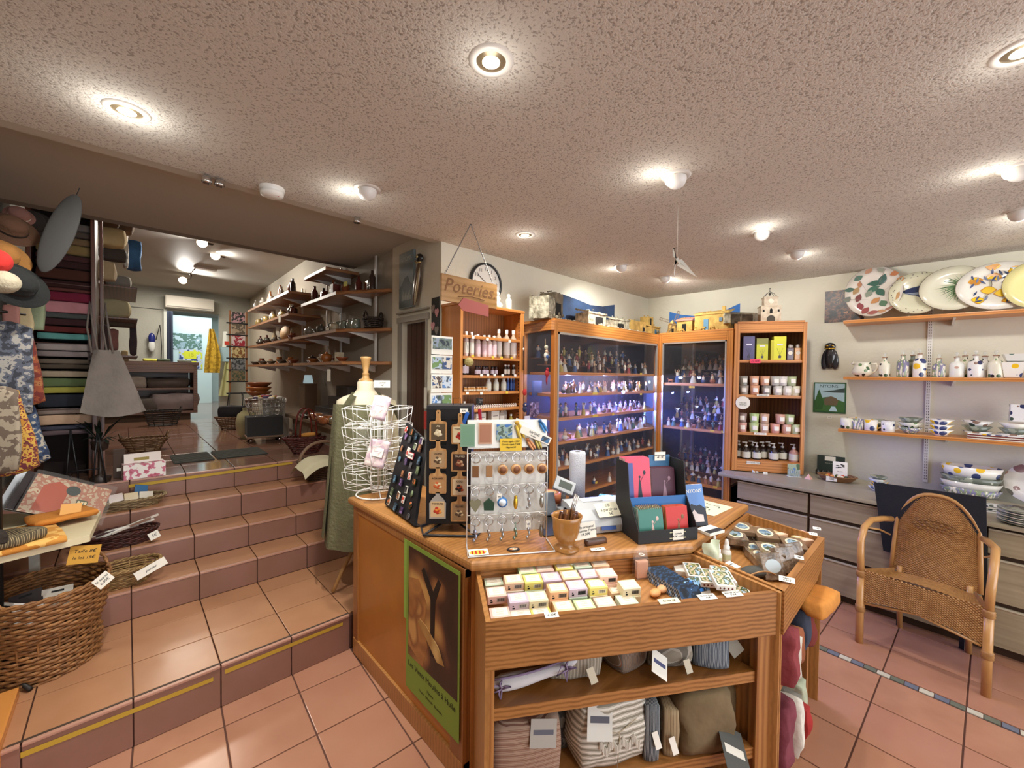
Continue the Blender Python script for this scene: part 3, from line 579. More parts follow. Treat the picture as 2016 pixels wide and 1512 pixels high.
cloth(at(.86,.14,.495),'blue grey striped cushion at the right of the upper shelf','cushion',.13,.18,.12,strp(['4F5A66','C9CCC8','66717C','4A535E'],30,'X'),rz=-50,seed=4,name='cushion',amp=.006)
def leaflet(P,label,w,h,rot,txt=None,m=PAPER,ink=INK,cat='leaflet',size=.012,col2=None):
    t=thing('hang_tag' if w<.05 else 'leaflet',label,cat,P,rot=rot); MB().box(-w/2,w/2,-.0005,.0005,-h/2,h/2).build('card',m,t)
    if txt: 
        for i,l in enumerate(txt.split('|')): text(l,size,ink,t,(0,-.001,h*.3-i*size*1.25))
    if col2: MB().box(-w*.38,w*.38,-.0012,-.0006,-h*.05,h*.12).build('label_print',col2,t)
    return t
r=math.radians
leaflet(at(.62,.045,.545),'white product leaflet with a blue stamp on the brown cushion',.075,.075,(r(-45),r(38),r(TH)),col2=mat('4B4F78',.7))
leaflet(at(.375,.055,.53),'cream hang tag of the taupe cushion',.026,.05,(r(-15),r(-18),r(TH)),m=mat('D8CFB8',.8)); leaflet(at(.735,.05,.52),'cream hang tag of the grey fringed cushion',.024,.045,(r(-15),r(-12),r(TH)),m=mat('D8CFB8',.8))
leaflet(at(.93,.06,.56),'grey card hanging at the right upright',.05,.06,(r(-10),r(-35),r(TH)),m=mat('8F8A7C',.8))
# bottom shelf
ZB=.212
cloth(at(.15,.14,ZB),'rust and beige striped rolled throw on the left of the bottom shelf','throw',.24,.20,.19,strp(['8A6654','B39A86','7A5546','A88C78'],18,'Z'),seed=5,name='throw',amp=.006)
leaflet(at(.2,.035,.375),'pale grey booklet tied on the rust striped throw',.09,.08,(r(-18),r(8),r(TH)),m=mat('A9A39A',.8),col2=mat('5A5A66',.7))
cloth(at(.30,.20,ZB),'dark checked throw between two bigger throws','throw',.09,.14,.19,blotch(['3C3A36','6B675E','54504A'],40,.9),seed=6,name='throw')
t=thing('throw','large cream and grey striped throw tied with string on the bottom shelf','throw',at(.45,.14,ZB),TH+4)
put('folded_cloth',soft(.27,.21,.235,strp(['DDD8CC','A39C8C','C9C3B4','8B8576'],16,'Z'),7,7,.42,.012),t)
mb=MB(); mb.tube([(.0,-.115,.01),(.005,-.118,.12),(.0,-.09,.2),(.0,0,.24)],.0016,5); mb.tube([(-.12,-.08,.13),(-.05,-.114,.15),(.0,-.12,.135),(.06,-.114,.16),(.12,-.08,.15)],.0016,5); mb.build('string',mat('B3A68C',.8),t)
mb=MB()
for i in range(34): x=-.07+.15*i/33; z=.10+.045*math.sin(i*.7+1)*.3; mb.box(x,x+.0018,-.122,-.117,z-.018-rnd.random()*.01,z+.008)
o=mb.build('fringe',mat('E6E2D6',.9),t); o['kind']='stuff'
leaflet(at(.39,.02,.40),'large pale leaflet tucked under the string of the cream throw',.09,.11,(r(-22),r(10),r(TH)),m=mat('C9C6BE',.8),col2=mat('4E4E58',.7))
cloth(at(.61,.13,ZB),'dark blue and white striped napkin stack standing on edge','napkins',.055,.20,.20,strp(['2F3640','C6C8C4','3E4650'],34,'X'),rz=TH-12,seed=8,name='napkin_stack',amp=.004,rnd_=.2)
cloth(at(.69,.13,ZB),'beige striped napkin stack standing on edge','napkins',.055,.19,.17,strp(['9A8462','B8A584','8A7455'],30,'X'),rz=TH-14,seed=9,name='napkin_stack',amp=.004,rnd_=.2)
for x,z,l in ((.60,.30,'left'),(.665,.27,'right')): leaflet(at(x,.02,z),f'{l} white hang tag in front of the standing napkins',.022,.055,(r(-12),r(-14),r(TH)))
cloth(at(.81,.12,ZB),'crumpled olive linen bundle on the right of the bottom shelf','linen',.22,.20,.215,mat('7C694C',.95,noise=.25,nscale=9,h2='665539',bump=.6,bscale=18),seed=10,name='linen_bundle',amp=.022,frq=12)
cloth(at(.93,.17,ZB),'second olive linen bundle squeezed against the right upright','linen',.10,.14,.20,mat('84704F',.95,noise=.25,nscale=9,h2='5F5036',bump=.6,bscale=18),seed=11,name='linen_bundle',amp=.015)
leaflet(at(.875,-.02,.245),'dark grey brochure with white band lying at the right front of the bottom shelf',.12,.15,(r(-55),r(32),r(TH)),m=mat('4A4B47',.6),col2=mat('D8D4C8',.7))
# right stand: textiles between the boards
G2=Fr(1.716,.39,0)
def gx2(x,y,z): return G2.w(x,y,z)
for i,(x,y,z,w,d,h,c,l,ry) in enumerate(((.43,-.01,.565,.16,.09,.055,'D08A3C','rolled orange cloth on top of the right stand rail',-40),(.36,.10,.41,.05,.18,.16,'3A4152','folded dark blue cloth standing in the right stand',0),(.43,.09,.39,.07,.16,.13,'7A2F28','folded brick red cloth behind the right stand edge',0),
 (.10,.06,.39,.06,.12,.18,'8E3B3F','raspberry cloth folded near the left post of the right stand',0),(.18,.05,.39,.03,.10,.14,'DAD5C6','white folded cloth beside the raspberry one',0),(.27,.10,.39,.08,.16,.12,'9B5A38','terracotta cloth in the middle of the right stand',0),
 (.10,.10,.07,.08,.18,.22,'7F3A46','wine coloured cloth low in the right stand',0),(.17,.06,.07,.04,.14,.20,'E2DDD0','white cloth low in the right stand',0),(.24,.10,.07,.07,.16,.18,'7A766C','grey cloth low in the right stand',0),(.31,.07,.07,.05,.16,.12,'A52A26','bright red cloth low in the right stand',0),(.38,.10,.07,.05,.16,.17,'B9C0A4','pale green printed cloth low in the right stand',0))):
    cloth(gx2(x,y-.035,z),l,'cloth',w*1.35,d*1.1,h*1.12,mat(c,.9,noise=.2,nscale=25,bump=.4,bscale=30),rz=-8+5*(i%4),seed=20+i,name='folded_cloth',amp=.016,frq=16)
# ================================================================ poster on the counter side
FL=Fr(.905,2.26,-90)
t=thing('poster','tall green-bordered poster of a dark mill interior taped to the counter side','poster',FL.w(.845,-.006,.16),-90)
MB().box(-.2,.2,-.001,.0,0,.655).build('paper',mat('7F9A3A',.6),t)
MB().box(-.18,.188,-.0018,-.001,.155,.637).build('picture',blotch(['1C0F0A','2B1710','3C2117','8A5A34','C79A5A'],5.2,.45,sharp=False,seed=3),t)
mb=MB(); mb.xz([(-.18,.20),(-.06,.16),(-.02,.26),(-.05,.33),(-.03,.44),(-.09,.52),(-.17,.50)],-.0024,-.0018); mb.build('lit_wall_print',blotch(['6A3E22','B07A44','8A5630','C9985A'],9,.5,sharp=False,seed=5),t)
mb=MB(); mb.xz([(.0,.24),(.028,.24),(.034,.47),(.075,.56),(.055,.575),(.02,.51),(-.05,.585),(-.07,.565),(-.0,.47)],-.003,-.0018); mb.build('post_print',mat('120A07',.6),t)
mb=MB(); mb.xz([(-.10,.335),(-.02,.285),(.05,.235),(.10,.245),(.06,.30),(-.03,.345),(-.08,.355)],-.0034,-.0018); mb.build('basin_print',blotch(['C9A263','A87E44','D8B878'],8,.5,sharp=False,seed=8),t)
text('Les Vieux Moulins à Huile',.034,mat('2E2A12',.8),t,(0,-.002,.118)); text('Nyons',.018,mat('4A4A1E',.8),t,(0,-.002,.072)); text('Musée   Oliveraie   Boutique',.015,mat('4A4A1E',.8),t,(0,-.002,.045))
MB().box(-.222,-.2,-.001,.0,.30,.655).build('border_tape',mat('8FB04A',.6),t)
# ================================================================ keychain rack
K0=Fr(.989,1.29,TH); WIRE=mat('E9E8E4',.3)
t=thing('keychain_rack','white wire keychain rack with three rows of hooks on the counter corner','display rack',K0.w(.16,0,.871),TH)
def wire(mb,pts,r=.0026,c=False): mb.tube(pts,r,6,closed=c)
mb=MB(); 
wire(mb,[(-.165,0,.0),(-.165,0,.385),(.165,0,.385),(.165,0,.0)]); wire(mb,[(-.165,0,.003),(-.17,-.125,.003),(.165,-.125,.003),(.165,0,.003)])
for z in (.365,.235,.115): wire(mb,[(-.165,0,z),(.165,0,z)],.0022)
mb.build('frame',WIRE,t)
MB().box(-.15,.16,.008,.012,.04,.37).build('back_panel',mat('D9D7D0',.4),t)
mb=MB(); mb.T=Matrix.Translation((0,.0,.385))@Matrix.Rotation(r(-8),4,'X'); mb.bevbox(-.165,.165,0,.006,.0,.113,.003); mb.build('header_panel',mat('E6E5DF',.4),t)
hk=[]
for z in (.365,.235,.115):
    for i in range(6):
        x=-.135+.054*i; mb=MB(); mb.tube([(x,0,z),(x,-.02,z-.004),(x,-.035,z+.006)],.0022,5); mb.build('hook',WIRE,t)
fobs={'wood':lambda mb:mb.bevbox(-.011,.011,-.003,.003,-.078,-.04,.002),'round':lambda mb:mb.tube([(0,-.006,-.055),(0,.006,-.055)],.017,16),
 'heart':lambda mb:mb.xz([(0,-.085),(.018,-.06),(.019,-.048),(.01,-.042),(0,-.05),(-.01,-.042),(-.019,-.048),(-.018,-.06)],-.003,.003),
 'house':lambda mb:mb.xz([(-.016,-.08),(.016,-.08),(.018,-.055),(0,-.04),(-.018,-.055)],-.003,.003),'cicada':lambda mb:(mb.ell((0,0,-.06),.008,.005,.022),mb.ell((0,-.001,-.04),.006,.005,.006)),
 'charm':lambda mb:(mb.ell((0,0,-.05),.006,.004,.009),mb.ell((.003,0,-.066),.005,.004,.010),mb.ell((-.004,0,-.078),.005,.004,.007),mb.box(-.002,.002,-.002,.002,-.045,-.025))}
spec=[[('wood','7A5230','small wooden plate'),('wood','9A6E40','small wooden plate'),('round','B58756','round cork'),('round','C08F5C','round cork'),('round','C49462','round cork'),('round','B98A58','round cork')],
[('heart','6F6A4C','painted heart'),('house','2F4A3A','dark green badge'),('round','2F6FB0','round blue enamel'),('cicada','C9A23A','gilded cicada'),('charm','B9BCC0','silver charm'),('cicada','A8A69E','silver cicada')],
[('charm','9FA4B8','crystal charm'),('charm','B0A8A0','silver charm'),('charm','A8ACAE','silver charm'),('charm','8FA090','green and silver charm'),('charm','B9BCC0','silver charm'),('cicada','9C9A94','silver cicada')]]
for ri,z in enumerate((.365,.235,.115)):
    for i in range(6):
        k,h,nm=spec[ri][i]; P=K0.w(.16-.135+.054*i,-.03,.871+z+.004)
        tt=thing('keychain',f'{nm} keychain, {nth(i,6)} in the {["top","middle","bottom"][ri]} row of the rack','keychain',P,TH+rnd.uniform(-14,14),group='keychains on the wire rack'); tt.scale=(1.2,)*3
        mb=MB(); mb.ring((0,0,-.016),.015,.0016,18,5,axis='Y'); mb.ring((.004,.004,-.02),.012,.0012,14,4,axis='Y'); mb.build('split_ring',CHROME,tt)
        mb=MB(); fobs[k](mb); mb.build('fob',mat(h,.35 if k!='wood' else .5,1 if k in('charm','cicada') else 0),tt)
        if k=='round':
            mb=MB(); mb.tube([(0,-.0068,-.055),(0,-.0062,-.055)],.012,14); mb.build('emblem',mat('7A4A2C' if ri==0 else 'DCE6F0',.5),tt)
P=K0.w(.24,-.032,.95); pricetag(P,'4€','white paper price tag hanging in the bottom row of keychains',.02,.028,(0,0,r(TH)),size=.011); P=K0.w(.12,-.034,1.065); pricetag(P,'7€','white paper price tag hanging under the blue enamel keychain',.02,.03,(0,0,r(TH)),size=.011)
# stickers on the rack foot
P=K0.w(.03,-.095,.876); t=thing('sticker_card','white card with a red and yellow striped oval sticker at the rack foot','sticker',P,TH)
MB().box(-.035,.04,-.024,.03,0,.001).build('card',PAPER,t); MB().lathe([(.001,.0012),(1,.0012)],24,sx=.033,sy=.02,caps=False).build('oval_base',mat('E8C94A',.4),t)
mb=MB()
for i in range(4): x=-.024+.014*i; mb.box(x,x+.006,-.014,.014,.0013,.0018)
mb.build('stripe',mat('C0281E',.4),t)
P=K0.w(.17,-.08,.872); t=thing('badge','small black badge with orange lion-like emblem on the rack foot','badge',P,TH); mb=MB(); mb.prism([(.024*math.cos(a)*(1+.1*(i%2)),.017*math.sin(a)*(1+.1*(i%2))) for i,a in enumerate([2*PI*q/18 for q in range(18)])],0,.002); mb.build('badge_body',BLACKM,t); MB().lathe([(.001,.0024),(1,.0024)],14,sx=.017,sy=.010,caps=False).build('emblem',blotch(['D8742E','F0E0C8','C03A20'],90,.4),t)
# magnets on the header panel
def hp(u,v): x=-.165+.33*u; z=.385+.113*v; return K0.w(.16+x,-.006+.016*v,.871+z)
def mag(P,label,w,h,m,rz=TH,ry=0,t_=.004,name='magnet',frame=None,group=None,rx=0):
    t=thing(name,label,'magnet',P,rot=(rx,math.radians(ry),math.radians(rz)),group=group); MB().bevbox(-w/2,w/2,-t_,0,-h/2,h/2,.0008).build('plate',frame or m,t)
    if frame: MB().box(-w*.42,w*.42,-t_-.0004,-t_,-h*.42,h*.42).build('picture',m,t)
    return t
mag(hp(.0,.46),'green packaged magnet with a brown insect at the left of the header panel',.058,.09,mat('6E9478',.4),frame=mat('7FA088',.25)); mag(hp(.215,.52),'tan packaged magnet on the header panel',.055,.085,mat('A87458',.4),frame=mat('C9A083',.25))
mag(hp(.45,.55),'square blue and grey picture magnet on the header panel',.065,.065,blotch(['3E6FB0','8FA6A0','4C5F50','D0CCC0'],40,.3,seed=5))
t=thing('price_note','yellow handwritten note below the picture magnet on the header panel','note',hp(.53,.12),rot=(0,0,r(TH))); MB().box(-.045,.045,-.001,0,-.026,.024).build('paper',YTAG,t)
for i,l in enumerate(('Petite cigale 4.50€','Grande cigale 7.50€','Magnet 5€')): text(l,.0095,INK,t,(0,-.0015,.012-.012*i),shear=.2)
cic=MB(); cic.ell((0,0,0),.011,.007,.026); cic.ell((0,-.001,.026),.009,.007,.008); cw=MB(); cw.ell((-.006,-.006,-.006),.006,.003,.026); cw.ell((.006,-.006,-.006),.006,.003,.026)
def cicada(P,label,c1,c2,s=1,ry=0,rz=TH):
    t=thing('cicada_magnet',label,'magnet',P,rot=(0,r(ry),r(rz)),group='cicada magnets on the header panel'); t.scale=(s,)*3; cic.build('insect_body',mat(c1,.3),t); cw.build('wings',mat(c2,.3,.3),t)
cicada(hp(.64,.62),'large gold cicada magnet with its head up',"B08A2A",'D8B84A',1.25,-20); cicada(hp(.78,.12),'copper cicada magnet low on the header panel','A8653A','C98A5A',.9,-35); cicada(hp(.87,.16),'olive gold cicada magnet low on the header panel','8A7A2C','B0A050',.9,-25); cicada(hp(.94,.75),'blue cicada magnet at the top right of the header panel','1F4F80','3A78B0',.95,-30)
t=thing('boxed_magnet','long white Nyons box mounted aslant on the header panel','magnet',hp(.83,.45),rot=(0,r(24),r(TH))); MB().bevbox(-.065,.07,-.014,-.002,-.016,.016,.001).build('carton',PAPER,t); text('NYONS',.014,mat('24303E',.7),t,(-.005,-.0146,.004)); text('Drôme',.008,mat('24303E',.7),t,(-.005,-.0146,-.008)); MB().box(.03,.064,-.0146,-.014,-.011,.011).build('picture',blotch(['2C6A9A','1E2E3C','9FC0D4'],60,.3),t)
t=thing('boxed_magnet','short white box behind the long one on the header panel','magnet',hp(.68,.82),rot=(0,r(24),r(TH))); MB().bevbox(-.035,.02,-.008,-.0,-.014,.014,.001).build('carton',PAPER,t)
# ================================================================ counter top goods
ZC=.871
def c3(px,py,z=ZC): P=onz(px,py,z); return Vector((P.x,P.y,z))
# revolving tower of small cutting boards
A=onz(838,1032,.905); ang=-42; W=Fr(A.x,A.y,ang).hit(927,1000)[0]
t=thing('board_spinner','black revolving tower hung with small decorated cutting boards','display tower',(A.x,A.y,ZC),ang)
MB().bevbox(0,W,0,W*.8,.035,.535,.004).build('tower',BLACKM,t)
mb=MB(); mb.bevbox(.0,W,.0,W*.8,.527,.545,.003); mb.build('top_tray',mat('26262A',.5),t)
mb=MB(); q=[(.0,-.05,.006),(W+.03,-.06,.006),(W+.06,.06,.006),(W*.5,W+.02,.006),(-.03,.05,.006)]; mb.tube(q,.005,6,closed=True); mb.tube([q[0],(W/2,W/2,.03)],.005,6); mb.tube([q[1],(W/2,W/2,.03)],.005,6); mb.tube([(W/2,W/2,.006),(W/2,W/2,.05)],.008,8); mb.build('foot',BLACKM,t)
for z in (.17,.27,.385,.50):
    for a_ in (.08,.55): MB().box(W*a_,W*(a_+.35),-.006,0,z-.012,z-.006).build('peg',BLACKM,t)
mb=MB(); mb.tube([(W*.55,W*.3,.545),(W*.55,W*.3,.575),(W*.72,W*.3,.575),(W*.72,W*.3,.545)],.0015,5); mb.build('handle_wire',BLACKM,t)
TF=Fr(A.x,A.y,ang)
bd=MB(); bd.xz([(-.034,-.085),(.034,-.085),(.036,-.08),(.036,-.012),(.033,-.004),(.012,0),(.0085,.012),(.009,.038),(.006,.045),(-.006,.045),(-.009,.038),(-.0085,.012),(-.012,0),(-.033,-.004),(-.036,-.012),(-.036,-.08)],-.005,0)
bdm=bd.mesh('board',wood('C79A66','AD7C48',7,axis='Z')); hole=MB().tube([(0,-.0056,.034),(0,-.0050,.034)],.003,8).mesh('hole',INK)
cols=[('GARLIC',['5A4A34','D9C9A0','EFE5C8']),('TOMATES',['E8D7B0','B02A1E','7A1C14']),('OLIVES',['B08E66','5C4630','D2BE98']),('TRUFFES',['3E2417','8A4A2E','C9A27A']),('AGRUMES',['B98A5A','C9602E','E0C79A']),('COQ',['D9C29A','2E2620','A84A24']),('TOMATES',['D9B98A','C03A1E','E8923A']),('OLIVES',['9C7E5A','5A4636','CDB78E'])]
xs=(W*.27,W*.75)
for i in range(8):
    rr,cc=divmod(i,2); z=(1.352,1.235,1.128,1.02)[rr]; P=TF.w(xs[cc],-.007,z-(.012 if cc else 0)+ (.0 if rr else -.0))
    t=thing('cutting_board',f'small decorated cutting board on the tower, {["left","right"][cc]} in {["top","second","third","bottom"][rr]} row','cutting board',P,ang,'cutting boards on the tower'); t.scale=(W/.19,)*3
    if i==6: bt=MB(); bt.xz([(-.034,-.085),(.034,-.085),(.035,-.02),(.022,.0),(.009,.012),(.008,.045),(-.008,.045),(-.009,.012),(-.022,0),(-.035,-.02)],-.005,0); put('board',bt.mesh('board',mat('A9A49C',.4)),t)
    else: put('board',bd.mesh('board',wood('C79A66','AD7C48',7,axis='Z')) if 0 else MESH_BD if 'MESH_BD' in globals() else globals().setdefault('MESH_BD',bd.mesh('board',wood('C79A66','AD7C48',7,axis='Z'))),t)
    n_,c_=cols[i]; o=MB().box(-.029,.029,-.0058,-.005,-.079,-.012).build('picture',mat(c_[0],.6),t)
    mb=MB()
    for q in range(7): a=q*2.4; mb.ell((.013*math.cos(a)*(.4+.1*q),-.006,-.052+.011*math.sin(a)*(.5+.08*q)),.008,.001,.007,8,4,q%2)
    o2=mb.build('motif',[mat(c_[1],.6),mat(c_[2],.6)],t)
    text(n_ if n_!='GARLIC' else 'AIL',.011,mat('F0E4C4' if i in(0,3) else '241812',.7),t,(0,-.0064,-.022)); put('hole',hole,t)
# things at the tower's right side: penknives and slim boards
for i,(px,py,c,l) in enumerate(((916,815,'2E62B8','blue pocket knife at the top of the black tower'),(945,808,'B02430','red pocket knife at the top of the black tower'))):
    P=onz(px,py+10,1.36); t=thing('pocket_knife',l,'knife',P,rot=(0,r(20-25*i),r(ang))); MB().bevbox(-.008,.008,-.005,.005,-.03,.03,.003).build('handle',mat(c,.3),t); MB().cyl((-.004,0,.03),(.004,0,.034),.002).build('rivet',CHROME,t)
P=TF.w(W+.012,.06,1.31); t=thing('cutting_board','slim pale board hanging at the side of the black tower','cutting board',P,ang+80); put('board',globals()['MESH_BD'],t)
P=TF.w(W*.83,-.004,1.395); pricetag(P,'8.90','white price label at the top edge of the black tower',.035,.02,(0,0,r(ang)),size=.010)
# leaning magnet panel
X1=1.075; bl=onz(757,992,ZC+.01); br=onz(815,1035,ZC+.01); tl=onx(800,832,X1); trp=onx(838,868,X1-.02)
ctr=(bl+br)/2; t=wthing('magnet_stand','black slanted panel covered with souvenir magnets','magnet panel',(ctr.x,ctr.y,ZC))
nrm=((br-bl).cross(tl-bl)).normalized(); 
if (CAM-ctr).dot(nrm)<0: nrm=-nrm
mb=MB(); th=nrm*.014
mb.add([bl,br,trp,tl,bl-th,br-th,trp-th,tl-th],[(0,1,2,3),(7,6,5,4),(0,4,5,1),(1,5,6,2),(2,6,7,3),(3,7,4,0)]); wb(mb,'panel',BLACKM,t)
e=(br-bl).normalized(); mb=MB(); mb.add([bl-th,br-th,br-th*6,bl-th*6,bl-th-Vector((0,0,.008)),br-th-Vector((0,0,.008)),br-th*6-Vector((0,0,.008)),bl-th*6-Vector((0,0,.008))],[(0,1,2,3),(7,6,5,4),(0,4,5,1),(1,5,6,2),(2,6,7,3),(3,7,4,0)]); wb(mb,'foot',BLACKM,t)
up=((tl-bl)).normalized(); ux=e; uz=nrm.cross(ux)
if uz.z<0: uz=-uz
Rm=Matrix((( ux.x,-nrm.x,uz.x),(ux.y,-nrm.y,uz.y),(ux.z,-nrm.z,uz.z)))
def mgp(u,v): a=bl.lerp(br,u); b=tl.lerp(trp,u); return a.lerp(b,v)
palette=[['24301C','C86A3A','E8D9B8'],['1C2A34','5E86A0','D8D0B8'],['3A2A4A','8A6AA0','D0C0A0'],['2A2A2C','55555A','8A8A8A'],['46523C','7E8E6A','D8DCC8'],['5A3A2A','B07A50','E0C8A0'],['E4E0D4','C0382A','3A6A3A']]
nice=['landscape','lavender','village','slate','olive','cicada','house']
k=0
for v in (.07,.2,.33,.46,.59,.72,.85,.95):
    for u in (.14,.38,.62,.86):
        if rnd.random()<.1: continue
        P=mgp(u+rnd.uniform(-.04,.04),min(.96,v+rnd.uniform(-.02,.02)))+nrm*.002; c=palette[k%7]; w_,h_=rnd.uniform(.024,.034),rnd.uniform(.03,.044)
        t=D.objects.new('magnet',None); COL.objects.link(t); t.location=P; t.rotation_euler=(Rm@Matrix.Rotation(rnd.uniform(-.15,.15),3,'Y')).to_euler()
        vn=['bottom','second','third','fourth','fifth','sixth','seventh','top'][[.07,.2,.33,.46,.59,.72,.85,.95].index(v)]
        tag(t,f'souvenir magnet, {nth([.14,.38,.62,.86].index(u),4)} in the {vn} row of the black slanted panel','magnet','souvenir magnets on the slanted panel')
        if k%4==3: MB().ell((0,-.003,0),w_*.5,.004,h_*.5,12,6).build('plate',blotch(c,70,.35,seed=k),t)
        else: MB().bevbox(-w_/2,w_/2,-.005,0,-h_/2,h_/2,.001).build('plate',mat('F0ECE0' if k%5==0 else c[0],.35),t); MB().box(-w_*.42,w_*.42,-.0056,-.005,-h_*.42,h_*.42).build('picture',blotch(c,60,.35,seed=k),t)
        k+=1
P=mgp(.6,.71)+nrm*.009; t=D.objects.new('magnet',None); COL.objects.link(t); t.location=P; t.rotation_euler=Rm.to_euler(); tag(t,'white and red NYONS place sign magnet on the slanted panel','magnet'); MB().bevbox(-.033,.033,-.004,0,-.016,.016,.001).build('plate',mat('B8283A',.4),t); MB().box(-.03,.03,-.0046,-.004,-.013,.013).build('sign_face',PAPER,t); text('NYONS',.016,INK,t,(0,-.005,0),bold=True)
# second small magnet board behind
# ---- wire rack with sachets
C0=Vector((1.03,2.17,ZC)); t=thing('wire_rack','white revolving wire rack with empty pockets on the rear left counter end','display rack',C0,10)
MB().ring((0,0,.005),.12,.005,28,6).build('base_ring',WIRE,t)
mb=MB(); mb.tube([(0,0,0),(0,0,.52)],.0035,6)
for a in range(0,360,45): mb.tube([(.045*math.cos(r(a)),.045*math.sin(r(a)),.03),(.045*math.cos(r(a)),.045*math.sin(r(a)),.50)],.0018,5)
for z in (.03,.15,.27,.39,.50): mb.ring((0,0,z),.045,.0018,16,5)
mb.tube([(0,0,.03),(.12,0,.006)],.003,5); mb.tube([(0,0,.03),(-.06,.104,.006)],.003,5); mb.tube([(0,0,.03),(-.06,-.104,.006)],.003,5); mb.build('column',WIRE,t)
pk=MB(); pk.tube([(.045,-.05,0),(.17,-.075,.0),(.17,.02,.0),(.045,.02,0)],.0018,5,closed=True); pk.tube([(.045,-.05,.075),(.18,-.085,.09),(.18,.03,.09),(.045,.02,.075)],.0018,5,closed=True)
for p,q_ in (((.17,-.075,0),(.18,-.085,.09)),((.17,.02,0),(.18,.03,.09))): pk.tube([p,q_],.0018,5)
pk.tube([(.05,-.05,-.02),(.178,-.08,.05)],.0018,5); pk=pk.mesh('pocket',WIRE)
for z in (.06,.18,.30,.40):
    for a in range(0,360,60): put('pocket',pk,t,(0,0,z),a+8)
mb=MB(); mb.box(-.02,.02,-.002,0,.50,.555); mb.build('sign_holder',WIRE,t)
P=Vector((1.0,2.05,1.475)); pricetag(onx(752,756,1.03),'Sachet|4€','white sachet price sign on top of the wire rack',.085,.04,(0,0,r(-30)),size=.015)
sach=blotch(['E9DCD4','D9C3C4','C9B0BC','EEE6DA'],26,.25,bump=.4)
for i,(px,py,w,h,z,l) in enumerate(((748,803,.085,.125,1.31,'upper'),(743,893,.10,.14,1.09,'lower'))):
    P=ony(px,py,2.02); t=thing('lavender_sachet',f'{l} cellophane-wrapped floral lavender sachet in the wire rack','sachet',P,rot=(r(-12),r(14),r(-35)),group='floral sachets in the wire rack')
    me=soft(w,.02,h,sach,i,6,.2,.006); o=put('sachet',me,t,(0,0,-h/2)); MB().box(-w*.28,w*.28,-.0125,-.0118,-h*.12,h*.22).build('label',mat('F0E6E2',.6),t); text('Lavande',.012,mat('9A7A8A',.7),t,(0,-.013,h*.08))
for i,(px,py,z) in enumerate(((720,850,0),(765,850,0),(775,930,0))):
    P=ony(px,py,2.15); t=thing('empty_pouch',f'clear empty film pouch {["left of","right of","under"][i]} the sachets in the wire rack','pouch',P,rot=(0,r(20),r(-20+30*i))); MB().grid(lambda u,v:((u-.5)*.07,.006*math.sin(6*u+4*v),(v-.5)*.13),5,6).build('film',glass('FFFFFF',.22),t)
# ---- olive wood mortar with pens
P=c3(1115,1080); t=thing('mortar_pot','turned olive-wood footed cup holding pocket knives','cup',P); 
MB().lathe([(.050,0),(.052,.006),(.036,.016),(.030,.024),(.040,.038),(.052,.058),(.056,.085),(.058,.118),(.063,.135),(.060,.137),(.054,.118),(.050,.085),(.0,.07)],28,caps=False).build('cup_body',mat('B98344',.25,noise=.3,nscale=7,h2='8F5E2A',coat=.5,stretch=(1,1,.3)),t); t.scale=(.98,)*3
for i in range(9):
    a=i*2.3; x,y=.03*math.cos(a),.03*math.sin(a)
    tt=thing('pocket_knife',f'small wooden pocket knife in the olive-wood cup, {ORD[i]} one','knife',P+Vector((x,y,.10)),rot=(r(18*math.sin(a)),r(18*math.cos(a)),a),group='pocket knives in the wooden cup'); MB().bevbox(-.007,.007,-.004,.004,-.03,.045,.002).build('handle',wood('7A4E2C','4A2A16',8,axis='Z'),tt)
for i in range(3): tt=thing('silver_pen',f'slim silver pen standing in the olive-wood cup, {ORD[i]} one','pen',P+Vector((.03+.006*i,-.006+.012*i,.12)),rot=(r(6),r(16),0),group='pens in the wooden cup'); MB().cyl((0,0,-.02),(0,0,.085),.0035,n=8).build('barrel',CHROME,tt)
Pp=Vector(P)+Vector((.0,-.072,.075)); cc=Fr(Pp.x,Pp.y,-15); pricetag(P+Vector((.03,-.066,.082)),'Stylo artisanal|fabrication France|19.50€','white handwritten price card fixed on the olive-wood cup',.088,.062,(r(-4),r(-7),r(-32)),size=.013)
P=c3(1172,1070); t=thing('pen_knife','rough brown closed knife lying in front of the till','knife',P,rz=-20); o=put('handle',soft(.10,.022,.02,wood('5E4030','3C261A',9),3,5,.25,.004),t)
P=c3(1177,1083); pricetag(P+Vector((0,-.0,.004)),'16.50€','white price slip lying on the counter edge',.06,.02,(r(-84),0,r(-30)),size=.011)
# black mat under the till, till, scale, tape, paper roll
t=thing('counter_mat','black rubber mat under the card printer','mat',c3(1150,1045)+Vector((.02,.06,0)),-30); MB().bevbox(-.18,.26,-.09,.14,0,.004,.0015).build('rubber',BLACKP,t)
P=c3(1180,1045)+Vector((.035,.05,.004)); t=thing('till_printer','grey rounded receipt till with a handwritten card note','till',P,-28)
GR=mat('B9BCBE',.3); GR2=mat('8E9396',.35)
mb=MB(); prof=[(-.11,0),(.11,0),(.115,.03),(.10,.055),(.04,.085),(-.03,.10),(-.10,.10),(-.115,.08)]
T=mb.T; mb.T=Matrix.Rotation(PI/2,4,'Z'); mb.xz([(-x*.85,z) for x,z in prof],-.125,.125); mb.T=T; mb.build('housing',GR,t)
MB().bevbox(-.05,.05,.02,.06,.099,.104,.001).build('paper_slot',mat('E9E9E6',.4),t); MB().bevbox(-.155,-.122,-.07,.08,.0,.07,.006).build('side_cover',GR2,t)
mb=MB(); mb.T=Matrix.Translation((.03,-.103,.022))@Matrix.Rotation(r(-20),4,'X'); mb.box(-.05,.02,-.002,0,-.008,.008); mb.build('blue_badge',mat('2C4A8C',.4),t)
mb=MB()
